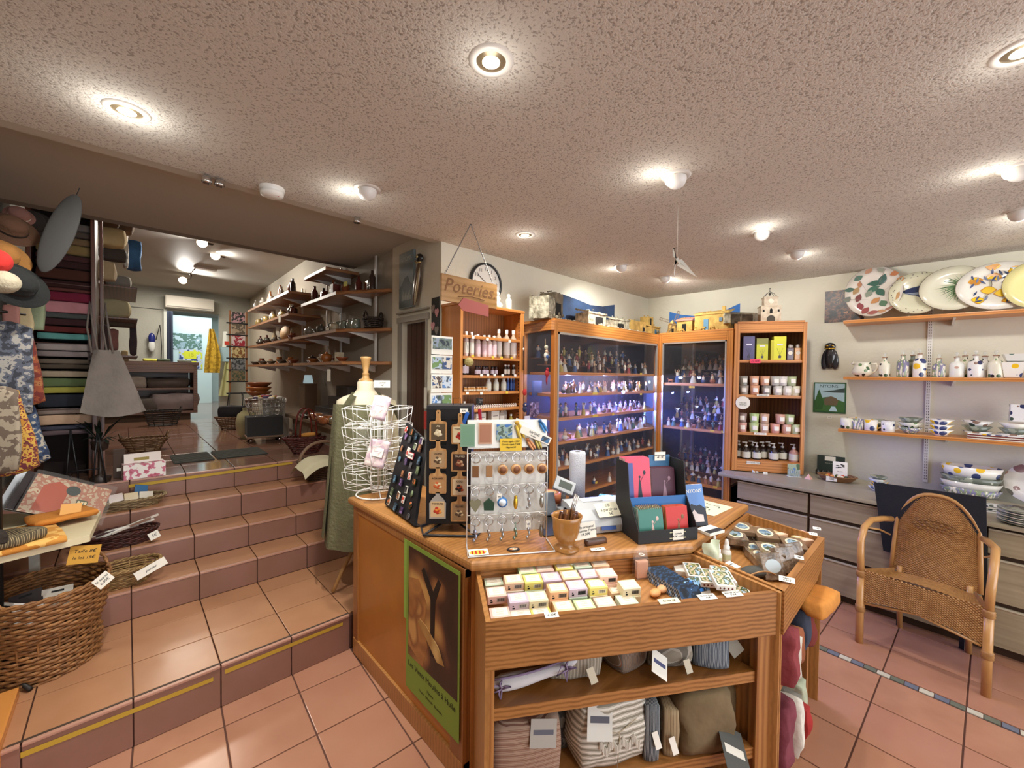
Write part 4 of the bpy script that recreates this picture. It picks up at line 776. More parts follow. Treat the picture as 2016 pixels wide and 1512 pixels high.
for i in range(4): 
    for j in range(3): mb.bevbox(-.135+.0*i,-.125,-.05+.025*i,-.032+.025*i,.07+.0*j,.075,.001)
mb.build('key',BLACKP,t)
P=Vector(P)+Vector((-.0,0,0)); TFr=Fr(P.x,P.y,-28); t=thing('card_note','cream handwritten note CB à partir de 5€ on the grey till','note',TFr.w(.035,-.062,P.z+.088),rot=(r(-50),0,r(-24))); MB().box(-.062,.062,-.001,0,-.034,.034).build('paper',mat('F0EAD0',.8),t)
for i,l in enumerate(('CB','à partir de','5€')): text(l,.02,INK,t,(0,-.0014,.02-.021*i),shear=.25)
P=c3(1128,1030)+Vector((.05,.1,0)); t=thing('customer_display','grey tilted customer price display on a stalk behind the till','display',P,-35); MB().tube([(0,0,0),(0,0,.09),(0,-.005,.12)],.012,8).build('stalk',mat('9A9C9C',.35),t)
mb=MB(); mb.T=Matrix.Translation((0,-.01,.145))@Matrix.Rotation(r(-30),4,'X')@Matrix.Rotation(r(25),4,'Y'); mb.bevbox(-.05,.05,-.016,.016,-.032,.032,.006); mb.build('head',GR,t); mb=MB(); mb.T=Matrix.Translation((0,-.01,.145))@Matrix.Rotation(r(-30),4,'X')@Matrix.Rotation(r(25),4,'Y'); mb.box(-.028,.036,-.0172,-.016,-.016,.018); mb.build('screen',mat('59605A',.2),t)
P=c3(1096,1030)+Vector((.04,.1,0)); t=thing('card_terminal','slate grey card terminal with tilted screen behind the keychain rack','terminal',P,-30); mb=MB(); mb.T=Matrix.Translation((0,0,.05))@Matrix.Rotation(r(-28),4,'X'); mb.bevbox(-.045,.045,-.012,.012,-.05,.06,.005); mb.build('body',mat('6E7880',.35),t); MB().bevbox(-.03,.03,-.03,.03,0,.01,.003).build('foot',BLACKP,t)
P=c3(1085,995)+Vector((.05,.05,0)); t=thing('tape_roll','roll of brown packing tape lying behind the terminal','tape',P); MB().lathe([(.035,0),(.06,0),(.06,.05),(.035,.05),(.035,0)],24,caps=False).build('roll',mat('B5683C',.3),t); MB().lathe([(.032,.0),(.035,.0),(.035,.05),(.032,.05),(.032,0)],24,caps=False).build('core',mat('C9AE86',.7),t)
P=c3(1141,1000)+Vector((-.05,-.02,0)); t=thing('paper_roll','tall white perforated paper roll standing behind the till','paper roll',P); z1=.30; MB().lathe([(.014,z1),(.038,z1),(.040,z1-.006),(.040,.0),(.0,.0)],26,caps=False).build('roll',mat('D9DCE4',.8,bump=.6,bscale=170),t); MB().lathe([(.014,z1+.0005),(.014,z1-.08)],18,caps=False).build('core',mat('9A9890',.8),t)
t=thing('green_leaflet','mint green leaflet lying behind the till','leaflet',c3(1200,985)+Vector((.02,.03,0)),25); MB().box(-.07,.07,-.05,.05,0,.002).build('sheet',blotch(['4E9A84','CFE4DA','5FA890'],30,.5),t)
# ---- black stationery display with notebooks
BL=c3(1258,1072); BR=c3(1372,1062); ang=math.degrees(math.atan2(BR.y-BL.y,BR.x-BL.x)); W=(BR-BL).length; BF=Fr(BL.x,BL.y,ang)
t=thing('card_display','black stepped cardboard display holding notebooks and cards','display box',BL,ang)
Dp=.20
for x0,x1 in ((-.003,.0),(W,W+.003)):
    mb=MB(); T=mb.T; mb.T=Matrix(((0,0,1,x0),(1,0,0,0),(0,1,0,0),(0,0,0,1))); mb.prism([(0,0),(0,.05),(.08,.17),(.10,.31),(Dp,.31),(Dp,0)],0,x1-x0); mb.T=T; mb.build('side_wall',BLACKP,t)
MB().box(0,W,0,.003,0,.052).build('front_wall',BLACKP,t); MB().box(0,W,Dp-.003,Dp,0,.315).build('back_wall',BLACKP,t); MB().box(0,W,.003,Dp-.003,0,.003).build('floor_board',BLACKP,t)
MB().box(0,W,.08,.083,.0,.165).build('step_front',mat('2F6FB4',.5),t); MB().box(0,W,.083,Dp-.003,.13,.133).build('step_board',BLACKP,t)
MB().box(W*.58,W*.98,Dp-.0045,Dp-.003,.25,.32).build('header_print',mat('3A6C98',.5),t)
mb=MB()
for a in ((W*.52,.012,W*.8,.016),(W*.52,.036,W*.8,.04)): mb.box(a[0],a[2],-.0008,0,a[1],a[3])
mb.build('logo_frame',mat('C9C4A0',.5),t)
pricetag(BF.w(W*.66,-.003,ZC+.028),'carnets|4.5€ - 6.5€','white price label on the front of the black display',.05,.042,(0,0,r(ang)),size=.011)
pricetag(BF.w(W*.78,Dp-.012,ZC+.315),'marque-pages|4€ - 9€','white price label on the back of the black display',.055,.04,(0,0,r(ang)),size=.010)
def booklet(P,label,w,h,th,cover,rx,n=1,spine=None,rz=None,motif=None,name='notebook',grp=None,spiral=False):
    t=thing(name,label,'notebook',P,rot=(r(rx),0,r(ang if rz is None else rz)),group=grp)
    MB().bevbox(-w/2,w/2,-th,-th*.8,0,h,.0005).build('cover',mat(cover,.5),t); MB().box(-w/2+.001,w/2-.001,-th*.8,0,.001,h-.001).build('pages',mat(spine or 'E9E4D4',.7),t)
    if motif:
        mb=MB(); mb.xz([(-.005-w*.02,.0),(w*.16,.0),(w*.10,h*.38),(w*.06,h*.55),(w*.02,h*.42)],-th-.0006,-th); mb.ell((w*.06,-th,h*.56),.005,.0008,.006,8,4); mb.tube([(w*.08,-th-.0004,h*.45),(w*.24,-th-.0004,h*.62)],.0008,4); mb.ell((w*.26,-th,h*.66),.007,.0008,.01,8,4); mb.build('figure_print',mat(motif,.6),t)
    if spiral:
        mb=MB()
        for i in range(11): mb.ring((-w/2+.008+i*(w-.016)/10,-th*.5,h),.006,.0011,10,4,axis='X')
        o=mb.build('spiral',mat('B98A5C',.3,.8),t)
    return t
for i in range(5): booklet(BF.w(W*.25,.175-.012*i,ZC+.135),f'pink illustrated notebook, {nth(i,5,"front") if 0 else ["rearmost","second from the back","middle","fourth from the back","frontmost"][i]} of the upper left pile',W*.44,.185,.010,'D8506A',-8,motif='2A3440' if i==4 else None,grp='pink notebooks in the black display',name='notebook')
t=COL.objects[-1]; 
tt=thing('notebook','blue band on the front pink notebook','band',(0,0,-9)); D.objects.remove(tt)
pp=[o for o in COL.objects if o.name.startswith('notebook')][-1]; MB().box(-W*.21,-W*.09,-.0112,-.0104,.0,.165).build('blue_band',mat('4A5A9C',.5),pp)
for i in range(4): booklet(BF.w(W*.73,.175-.012*i,ZC+.135),f'plum notebook with line drawing, {["rearmost","second from the back","third from the back","frontmost"][i]} of the upper right pile',W*.44,.135,.010,'4E2436',-8,motif='9A7A8A' if i==3 else None,grp='plum notebooks in the black display')
for i in range(5): booklet(BF.w(W*.27,.072-.011*i,ZC+.005),f'green spiral notebook, {["rearmost","second from the back","middle","fourth from the back","frontmost"][i]} of the lower left pile',W*.42,.125,.009,'3F7F72',-10,motif='D9B8B0' if i==4 else None,spiral=True,grp='green spiral notebooks in the black display')
for i in range(4): booklet(BF.w(W*.74,.07-.012*i,ZC+.005),f'red bookmark notebook, {["rearmost","second from the back","third from the back","frontmost"][i]} of the lower right pile',W*.38,.125,.010,'C8302A',-10,motif='8A6A4A' if i==3 else None,spine='C79A50',grp='red notebooks in the black display')
# tourist guide standing beside
P=c3(1386,1042)+Vector((.015,.04,0)); t=thing('travel_guide','blue NYONS brochure standing upright beside the black display','brochure',P,rot=(r(-14),r(-3),r(ang-8)))
MB().box(-.045,.045,-.02,.0,0,.185).build('pages',PAPER,t); MB().box(-.045,.045,-.0215,-.02,0,.185).build('cover',blotch(['3E68B0','5E8AC8','A9BCD4'],6,.4,sharp=False,seed=2),t)
mb=MB(); mb.xz([(-.045,0),(.045,0),(.045,.075),(.02,.095),(.005,.09),(-.02,.10),(-.045,.07)],-.0222,-.0215); mb.build('hill_print',mat('1E2430',.5),t); mb=MB(); mb.xz([(-.03,.02),(.03,.02),(.03,.05),(.005,.055),(-.01,.075),(-.03,.05)],-.0228,-.0222); mb.build('village_print',mat('D8C8C4',.5),t); text('NYONS',.022,PAPER,t,(0,-.022,.155))
P=c3(1398,1047); t=thing('flyer_pile','pile of black and white flyers lying before the brochure','flyers',P,-15); MB().bevbox(-.05,.05,-.035,.035,0,.012,.001).build('sheets',PAPER,t); MB().box(-.048,.048,-.033,-.005,.012,.0126).build('print',BLACKP,t)
P=c3(1398,1000); t=thing('illustrated_sheet','cream illustrated olive sheet lying on the right counter wing','sheet',c3(1410,1000)+Vector((-.03,.03,0)),-4); MB().box(-.11,.11,-.08,.08,0,.002).build('paper',mat('E9DDB0',.7),t); mb=MB()
for i in range(14): a=rnd.random()*6; x,y=rnd.uniform(-.07,.07),rnd.uniform(-.05,.05); mb.T=Matrix.Translation((x,y,.0022))@Matrix.Rotation(a,4,'Z'); mb.lathe([(.001,0),(.012,0)],8,sy=.35,caps=False)
mb.build('olive_print',mat('4A5A34',.7),t)
t=thing('paper_bag','pale green tissue sleeve hanging between the counter and the spray bottles','paper',Vector(c3(1392,1075))+Vector((.06,.0,-.085)),-20); MB().grid(lambda u,v:((u-.5)*.09+.01*math.sin(5*v),.012*math.sin(7*u+3*v),.0+.09*v),8,8).build('tissue',mat('D3DDC0',.8),t)
P=onz(1232,1120,.80); t=thing('card_stand','clear acrylic sign holder leaning over the soap tray','sign',onz(1240,1115,.80)+Vector((0,.02,.0)),TH); MB().box(-.05,.05,-.001,.001,-.0,.06).build('acrylic',glass('F4F6F8',.3),t); text('Porte savon',.014,mat('5A5A60',.6),t,(0,-.002,.045)); text('3€',.014,mat('5A5A60',.6),t,(0,-.002,.028))
# ================================================================ display cabinets
ALU=mat('C9C6C2',.3,.6)
INN=wood('7A4A2A','5A331C',8,axis='Z')
def tb(mb,name,m,t): return mb.build(name,m,t)
t=thing('display_cabinet','wide glazed pine display cabinet full of figurines on the back wall','cabinet',FC1.w(0,0,0),0)
W1=1.528
for x0,x1 in ((0,.035),(W1-.03,W1)): MB().bevbox(x0,x1,0,.035,0,1.94,.003).build('front_stile',ORNGZ,t)
MB().bevbox(.035,W1-.03,0,.03,1.86,1.94,.003).build('top_rail',ORNG,t); MB().bevbox(0.005,W1+.40,.0,.375,1.935,1.955,.003).build('top_board',ORNG,t); MB().bevbox(.03,W1,0,.03,0,.30,.003).build('plinth',ORNG,t)
MB().box(.10,W1+.38,.36,.372,0,1.93).build('back_board',mat('33231F',.7),t)
mb=MB(); 
for a in ((.036,.05,0,.012,.30,1.86),(W1-.045,W1-.031,0,.012,.30,1.86),(.036,W1-.031,0,.012,1.845,1.86)): mb.box(a[0],a[1],-.004,.012,a[4],a[5])
mb.build('sliding_track',ALU,t)
# slanted glazed side
SA=Fr(2.178,1.87,76); L=.39
def sidebox(x0,x1,y0,y1,z0,z1): mb=MB(); mb.T=Matrix.Rotation(r(76),4,'Z'); mb.bevbox(x0,x1,y0,y1,z0,z1,.003); return mb
sidebox(L-.03,L,-.0,.03,0,1.94).build('side_stile',ORNGZ,t); sidebox(.0,L,-.0,.03,1.87,1.94).build('side_rail',ORNG,t); sidebox(.0,L,.0,.03,0,.5).build('side_rail',ORNG,t)
mb=MB(); mb.T=Matrix.Rotation(r(76),4,'Z'); mb.box(.03,L-.03,.012,.016,.5,1.87); mb.build('side_pane',glass('B9C2DC',.10),t)
for i,(x0,x1) in enumerate(((.05,.83),(.80,W1-.045))): MB().box(x0,x1,.006+.006*i,.009+.006*i,.31,1.845).build('glass_pane',glass('C9D0E8',.07),t)
SZ1=[1.577,1.417,1.245,1.072,.883,.66,.42]
for z in SZ1: 
    mb=MB(); mb.prism([(.052,.022),(W1-.02,.022),(W1+.38,.36),(.125,.36)],z-.022,z); mb.build('shelf',ORNG,t)
tiers=MB()
for z,l in ((1.577,W1),(.42,W1)):
    for q in range(1,3): tiers.box(.10,W1-.1,.10+.085*q,.105+.085*q+.07,z+.055*q-.004,z+.055*q)
tiers.build('tier_step',INN,t)
CAB1=t
t=thing('display_cabinet','narrower glazed pine display cabinet full of figurines on the right wall','cabinet',FC2.w(0,0,0),-90)
W2=.655
MB().bevbox(0,.035,0,.03,0,1.95,.003).build('front_stile',ORNGZ,t); MB().bevbox(W2-.05,W2,0,.03,0,1.95,.003).build('front_stile',ORNGZ,t)
MB().bevbox(.035,W2-.05,0,.03,1.872,1.952,.003).build('top_rail',ORNG,t); MB().bevbox(0,W2,.0,.50,1.952,1.968,.003).build('top_board',ORNG,t); MB().bevbox(.035,W2-.05,0,.03,0,.50,.003).build('plinth',ORNG,t)
MB().box(.0,W2,.50,.51,0,1.95).build('back_board',mat('231A1A',.7),t); MB().box(-.012,.0,.03,.5,0,1.95).build('side_board',mat('2A1E1A',.7),t)
mb=MB(); mb.box(.036,.048,-.004,.012,.50,1.872); mb.box(W2-.062,W2-.05,-.004,.012,.50,1.872); mb.box(.036,W2-.05,-.004,.012,1.86,1.872); mb.build('sliding_track',ALU,t)
for i,(x0,x1) in enumerate(((.048,.33),(.31,W2-.062))): MB().box(x0,x1,.006+.006*i,.009+.006*i,.50,1.86).build('glass_pane',glass('B9BCC8',.08),t)
SZ2=[1.497,1.09,.60]
for z in SZ2: MB().box(.036,W2-.05,.02,.49,z-.025,z).build('shelf',ORNG,t)
for z in SZ2[:3]:
    mb=MB()
    for q in range(1,4): mb.box(.06,W2-.08,.10+.09*q,.10+.09*q+.08,z+.062*q-.004,z+.062*q)
    mb.build('tier_step',INN,t)
CAB2=t
MB().cyl((W2-.07,-.012,1.075),(W2-.05,-.02,1.075),.005).build('lock',CHROME,t)
# candle cabinet on the drawer counter
t=thing('candle_cabinet','open pine shelf cabinet of candles and soaps standing on the drawer counter','shelf cabinet',FC3.w(0,0,0),-60)
W3=.523; zb=.772
def p3(z0,z1,name,m,ins=.0,y0=.012): mb=MB(); mb.prism([(.02,y0),(W3-.02,y0),(W3-.0,.13),(.26,.30),(.14,.22)],z0,z1); mb.build(name,m,t)
for x0,x1 in ((0,.042),(W3-.025,W3)): MB().bevbox(x0,x1,0,.025,zb,2.005,.003).build('front_stile',ORNGZ,t)
MB().bevbox(.04,W3-.025,0,.02,1.925,2.005,.003).build('top_rail',ORNG,t); MB().bevbox(.04,W3-.025,0,.02,zb,.862,.003).build('bottom_rail',ORNG,t)
p3(2.004,2.018,'top_board',ORNG,y0=-.01)
for z in (1.70,1.41,1.095,.866): p3(z-.022,z,'shelf',ORNG)
mb=MB(); 
q=[(W3-.0,.02),(W3,.13),(.26,.30),(.14,.22),(.0,.02)]
for i in range(4):
    a,b=q[i],q[i+1]; mb.add([(a[0],a[1],zb),(b[0],b[1],zb),(b[0],b[1],2.0),(a[0],a[1],2.0)],[(0,1,2,3),(3,2,1,0)])
mb.build('back_board',wood('8A5A34','6B4226',8,axis='Z'),t)
# ---- figurines
FIGC=[('D9D4C8','C9A07A','7A4A30'),('3E5A8C','E0D8C8','2E2A28'),('8C2F2A','D8C8A8','3A2E28'),('5E4A36','B79A78','2A2220'),('B9A24A','E4DCC8','6A4A2A'),('4A6A50','D0C8B8','3A2E28'),('2A2A30','D8D8D8','8A6A4A'),('A8653E','E0D0B0','4A3A2E')]
SKIN='D8A888'
def figmesh(v,c):
    mb=MB(); ms=[mat(FIGC[c][0],.5),mat(FIGC[c][1],.5),mat(SKIN,.5),mat(FIGC[c][2],.6)]
    if v==0:   # woman, wide skirt, basket on the head
        mb.lathe([(.015,0),(.014,.004),(.011,.02),(.0055,.034)],9,0); mb.lathe([(.0055,.033),(.0075,.044),(.004,.051)],8,1); mb.ell((0,0,.056),.0048,.0048,.006,7,5,2); mb.ell((0,.001,.0595),.0056,.0056,.004,7,4,3)
        mb.tube([(-.007,0,.046),(-.012,-.005,.038),(-.004,-.010,.038)],.002,5,1); mb.tube([(.007,0,.046),(.012,-.005,.038),(.004,-.010,.038)],.002,5,1)
    elif v==1: # man with hat and stick
        mb.tube([(-.004,0,0),(-.0035,0,.022)],.004,6,3); mb.tube([(.004,0,0),(.0035,0,.022)],.004,6,3); mb.lathe([(.0075,.018),(.0085,.03),(.0085,.044),(.004,.051)],8,0); mb.ell((0,0,.057),.005,.005,.006,7,5,2); mb.lathe([(.011,.060),(.0105,.0615),(.005,.062),(.0045,.068),(.0,.069)],9,3)
        mb.tube([(.009,0,.045),(.014,-.004,.036),(.015,-.008,.04)],.0022,5,1); mb.tube([(-.009,0,.045),(-.012,-.003,.034)],.0022,5,1); mb.tube([(.015,-.009,0),(.015,-.009,.055)],.0009,4,3); mb.box(-.011,.017,-.011,.008,-.0,.002,3)
    elif v==2: # kneeling or seated figure
        mb.ell((0,.002,.012),.014,.014,.012,9,6,0); mb.lathe([(.008,.018),(.008,.03),(.004,.037)],8,1); mb.ell((0,0,.043),.005,.005,.006,7,5,2); mb.ell((0,.001,.046),.0056,.0056,.0045,7,4,3); mb.tube([(.007,0,.033),(.006,-.011,.026)],.0022,5,1)
    elif v==3: # figure with raised arms
        mb.lathe([(.012,0),(.011,.015),(.006,.034)],9,0); mb.lathe([(.006,.033),(.0075,.046),(.0035,.052)],8,1); mb.ell((0,0,.058),.005,.005,.006,7,5,2); mb.ell((0,.001,.061),.0054,.0054,.004,7,4,3)
        mb.tube([(-.007,0,.048),(-.014,-.002,.056),(-.013,-.003,.066)],.002,5,1); mb.tube([(.007,0,.048),(.014,-.002,.056),(.015,-.003,.064)],.002,5,1)
    elif v==4: # animal
        mb.ell((0,0,.015),.016,.007,.008,9,6,0); mb.ell((-.017,0,.024),.006,.004,.0045,7,5,0); 
        for x in (-.01,.01):
            for y in (-.004,.004): mb.tube([(x,y,.012),(x,y,0)],.0018,5,0)
        mb.tube([(.016,0,.018),(.021,0,.01)],.001,4,0)
    return mb.mesh('figurine',ms)
FM={(v,c):figmesh(v,c) for v in range(5) for c in range(8)}
CN=['white','blue','red','brown','ochre','green','black','orange']; VN=['clay woman','clay man with hat','seated clay figure','clay figure, arms raised','clay animal']; NF={}
fcount=0
def fig(fr,x,y,z,where,v=None,c=None,s=1.0,pos=None):
    global fcount
    v=rnd.choice([0,0,0,1,1,1,2,3,4]) if v is None else v; c=rnd.choice([0,0,0,1,1,2,3,5,6,7,4,0]) if c is None else c
    if v==4: c=rnd.choice([0,3,7])
    P=fr.w(x,y,z+.0006); o=D.objects.new('figurine',FM[(v,c)]); COL.objects.link(o); o.location=P; o.rotation_euler=(0,0,r(fr.deg+rnd.uniform(-35,35))); o.scale=(s*1.22,)*3
    k_=NF[where]=NF.get(where,-1)+1; tag(o,f'{CN[c]} {VN[v]}, {ORD[k_]} from the left, {where.replace(" of the",",")}','figurine',f'clay figurines, {where.split(", ",1)[1]}'); fcount+=1
SN=['top shelf','second shelf','third shelf','fourth shelf','fifth shelf','sixth shelf']
for (k,n,s,y0,y1) in ((0,16,1.3,.04,.10),(1,25,1.15,.04,.09),(2,15,1.3,.04,.08),(3,19,1.3,.04,.09),(4,18,1.2,.04,.10),(5,9,1.1,.04,.10)):
    for i in range(n):
        f=(i+.5)/n
        if k==2 and f>.5: continue
        fig(FC1,.09+f*1.38+rnd.uniform(-.012,.012),rnd.uniform(y0,y1),SZ1[k],f'front row, {SN[k]} of the wide cabinet',s=s*rnd.uniform(.9,1.1))
for q,(y,z) in enumerate(((.20+.06,1.577+.055),(.29+.04,1.577+.11))):      # tiers of the top shelf
    for i in range(13): fig(FC1,.16+i*.1+rnd.uniform(-.02,.02),y-.03,z,f'{["middle","rear"][q]} tier, top shelf of the wide cabinet',s=1.35*rnd.uniform(.9,1.1))
for q in range(3):
    for i in range(8): fig(FC1,.78+i*.085+rnd.uniform(-.008,.008),.06+.05*q,SZ1[2],f'{["front","middle","rear"][q]} rank, third shelf of the wide cabinet',s=.95)     # dense group at the right of the third shelf
for i in range(14): fig(FC1,.3+i*.08+rnd.uniform(-.01,.01),.17+.05*(i%2),SZ1[4],'rear row, fifth shelf of the wide cabinet',s=1.1)
for i in range(10): fig(FC1,.35+i*.11,.18,SZ1[1],'rear row, second shelf of the wide cabinet',s=1.1)
for k,z in enumerate(SZ2):
    for q in range(4):
        n=(8,10,10)[k]-(q==0)
        for i in range(n): fig(FC2,.085+(W2-.19)*i/(n-1)+rnd.uniform(-.012,.012),.05 if q==0 else .14+.09*q,z+(.062*q),f'{["front row","second tier","third tier","rear tier"][q]}, {["top","middle","bottom"][k]} shelf of the narrow cabinet',s=(1.4 if k==0 else 1.15)*rnd.uniform(.85,1.12))
tg=MB().box(-.03,.03,-.002,0,-.009,.009)
for (fr,px,py,w) in ((FC1,1172,775,.07),(FC1,1262,776,.035),(FC1,1172,819,.07),(FC1,1207,816,.03),(FC1,1270,806,.05),(FC2,1362,762,.05),(FC2,1350,842,.03),(FC2,1402,848,.035),(FC2,1424,850,.03),(FC2,1408,959,.035),(FC1,1262,736,.04),(FC1,1174,950,.03)):
    x,z=fr.hit(px,py,.019); o=MB().box(-w/2,w/2,-.0015,0,-.009,.009).build('shelf_label',YTAG,CAB1 if fr is FC1 else CAB2); o.location=(x,.0195,z) 
# LED strips of the cabinets
LEDM=mat('8FE8FF',.3,emit=14); LEDB=mat('5A78FF',.3,emit=9)
t=thing('led_strip','short strip of cyan LEDs at the right end of the third cabinet shelf','LED strip',(0,0,0)); 
for i in range(6):
    P=FC1.w(1.375+.018*i,.05+.012*i,1.222-.016*i); o=MB().ell((0,0,0),.004,.004,.004,8,5).build('diode',LEDM,t); o.location=P
t=thing('led_strip','pair of blue LEDs inside the narrow cabinet','LED strip',(0,0,0))
for i in range(2): P=FC2.w(.55,.30,1.36-.035*i); o=MB().ell((0,0,0),.006,.006,.006,8,5).build('diode',LEDB,t); o.location=P
t=thing('led_strip','cyan LED spot at the right end of the second cabinet shelf','LED strip',FC1.w(1.45,.05,1.50)); MB().ell((0,0,0),.008,.008,.012,8,5).build('diode',LEDM,t)
for (x,y,z,e,cc) in ((1.30,.12,1.39,1.1,(.09,.17,1)),(1.0,.12,1.39,1.3,(.10,.17,1)),(.6,.12,1.39,1.0,(.12,.2,1)),(1.30,.12,1.22,1.2,(.08,.2,1)),(.9,.10,1.22,1.2,(.1,.2,1)),(.4,.10,1.22,1.0,(.12,.2,1)),(.8,.12,1.55,1.0,(.25,.36,1)),(.3,.12,1.55,.8,(.25,.36,1)),(1.25,.12,1.55,.8,(.5,.6,1))):
    P=FC1.w(x,y,z); l=D.lights.new('cabinet_led_light','POINT'); l.energy=e*13; l.color=cc; l.shadow_soft_size=.02; o=D.objects.new('cabinet_led_light',l); COL.objects.link(o); o.location=P
l=D.lights.new('cabinet_led_light','POINT'); l.energy=1.4; l.color=(.2,.3,1); l.shadow_soft_size=.02; o=D.objects.new('cabinet_led_light',l); COL.objects.link(o); o.location=FC2.w(.52,.28,1.38)
# ---- candles etc. in the open cabinet
def in3(px,py,d): x,z=FC3.hit(px,py,d); return x,z
def glassjar(rad,h,name): return MB().lathe([(rad*.82,0),(rad*.86,.003),(rad,h),(rad*.93,h),(rad*.88,h*.85),(0,h*.85)],20,caps=False).mesh(name,[])
CJ={}
def candle(x,y,z,hexc,label,group,rz=0):
    if hexc not in CJ: CJ[hexc]=MB().lathe([(.030,0),(.031,.003),(.036,.077),(.0335,.077),(.031,.066),(0,.066)],22,caps=False).mesh('glass',mat(hexc,.3))
    t=thing('candle',label,'candle',FC3.w(x,y,z+.0006),-60+rz,group); put('glass',CJ[hexc],t); put('label',CL,t); return t
CLm=MB(); CLm.grid(lambda u,v:(-.0175+.035*u,-.0352+.0035*(2*u-1)**2-.0012+.0035*(v-.5),.022+.034*v),4,1); CL=CLm.mesh('label',mat('F4EEE6',.6))
s4=4.724
def c3px(cx,cy): return 1430+cx/s4,620+cy/s4
R3=[(1.41,[(165,625,'9F978F'),(265,620,'D9A07E'),(375,620,'8F8880'),(478,630,'C9C4BE'),(568,628,'D8D0C8'),(645,632,'DAD6BC')],[(160,520,'9A9890'),(262,520,'DCA888'),(362,525,'D8A484'),(455,535,'B9B6B0'),(525,540,'D6CECA'),(610,535,'B3BC94')],'second'),
    (1.095,[(150,985,'D8A49A'),(258,985,'BBCB8E'),(355,990,'C9A690'),(456,985,'D69A88'),(560,990,'CE9C88'),(645,990,'B9C29A')],[(150,885,'A08A84'),(262,880,'B6CA8A'),(357,890,'CDA88E'),(505,885,'CB9A88'),(590,882,'AEBB8C')],'third')]
for z,lo,hi,nm in R3:
    for lv,row in (('lower',lo),('upper',hi)):
        for i,(cx,cy,h) in enumerate(row):
            px,py=c3px(cx,cy); x,_=in3(px,py,.05); candle(x,.055,z+(.079 if lv=='upper' else 0),h,f'frosted scented candle, {nth(i,len(row))}, {lv} row of the {nm} shelf','candles in the open pine cabinet',rnd.uniform(-12,12))
# soap pump bottles
pb=MB().lathe([(.034,0),(.035,.004),(.035,.07),(.024,.088),(.012,.096),(.012,.104)],18).mesh('bottle',mat('2E241E',.15,coat=.6)); pw=MB().lathe([(.0353,.012),(.0353,.062)],18,caps=False).mesh('label',mat('D8D6C8',.6))
pp_=MB(); pp_.lathe([(.013,.104),(.013,.114),(.004,.116),(.004,.136)],10); pp_.bevbox(-.03,.008,-.006,.006,.134,.142,.002); pp_=pp_.mesh('pump',mat('C9C4BC',.3))
for i,(cx,cy,d) in enumerate(((115,1290,.10),(182,1290,.055),(240,1250,.13),(280,1290,.055),(338,1280,.11),(395,1260,.14),(440,1300,.055),(520,1290,.10),(628,1290,.06))):
    px,py=c3px(cx,cy); x,_=in3(px,py,d); t=thing('soap_pump',f'soap pump bottle, {nth(i,9)} on the open cabinet bottom shelf','bottle',FC3.w(x,d,.867),-60+rnd.uniform(-20,20),'soap pump bottles'); put('bottle',pb if i<8 else MB().lathe([(.034,0),(.035,.004),(.035,.07),(.024,.088),(.012,.096),(.012,.104)],18).mesh('bottle',mat('B98A78',.2)),t); put('label',pw,t); put('pump',pp_,t)
# diffuser boxes
for i,(cx,w,h,c,l) in enumerate(((208,.085,.20,'5E5A80','violet boxed room diffuser'),(332,.085,.18,'C9C93A','yellow boxed diffuser with olive top'),(424,.02,.165,'C8BE3A','yellow diffuser box seen edge-on'),(495,.09,.195,'DAD83E','bright yellow boxed diffuser'))):
    px,py=c3px(cx,300); x,_=in3(px,py,.05); t=thing('diffuser_box',l+' on the top shelf','box',FC3.w(x,.07,1.7006),-60,'boxed diffusers'); MB().bevbox(-w/2,w/2,-.03,.03,0,h,.001).build('carton',mat(c,.5),t)
    if w>.05:
        mb=MB(); mb.box(-.02,.02,-.0306,-.03,h*.62,h*.68); mb.build('label',mat('D8D8E8',.6),t); mb=MB()
        for a in (-.35,0,.35): mb.tube([(0,-.0306,h*.2),(a*.06,-.0306,h*.5)],.0007,4)
        mb.lathe([(.009,h*.08),(.011,h*.17),(.004,h*.2)],8,c=(0,-.03,0),sy=.08); mb.build('reed_print',mat('4A4A5A',.6),t)
        if i==1: MB().box(-w/2-.0003,w/2+.0003,-.0304,.0,h*.72,h+.0003).build('olive_band',mat('8A8A4A',.5),t)
for i,(cx,c) in enumerate(((590,'4A2E3A'),(612,'5A3A48'),(662,'C9904A'))):
    px,py=c3px(cx,320); x,_=in3(px,py,.05+.03*(i==1)); t=thing('spray_flask',['dark plum','second dark plum','amber'][i]+' square perfume flask on the top shelf of the open cabinet','bottle',FC3.w(x,.05+.04*(i==1),1.7006),-60); MB().bevbox(-.024,.024,-.015,.015,0,.10,.004).build('flask',mat(c,.1,coat=.5),t); MB().lathe([(.012,.10),(.012,.122),(.008,.126)],10).build('cap',mat('B8B0AA',.3),t); MB().lathe([(.0,0),(.016,0)],16,caps=False).build('label',mat('E6DCCC',.6),t,loc=(0,-.0156,.058)).rotation_euler=(PI/2,0,0)
for px,py,w,hh,c,s,l in ((1487,711,.075,.034,'E8486A','23.50€','pink price label 23.50€ under the diffuser boxes'),(1502,778,.09,.018,'F2EEE2','Bougie 19.50€','white candle price label under the second shelf'),(1497,854,.09,.018,'F2EEE2','Bougie 15.00€','white candle price label under the third shelf'),(1483,911,.10,.022,'F2EEE2','Savon liquide 14.50€','white price label under the soap pumps')):
    x,z=FC3.hit(px,py,-.004); pricetag(FC3.w(x,-.004,z),s,l,w,hh,(0,0,r(-60)),mat(c,.8),size=hh*.62)
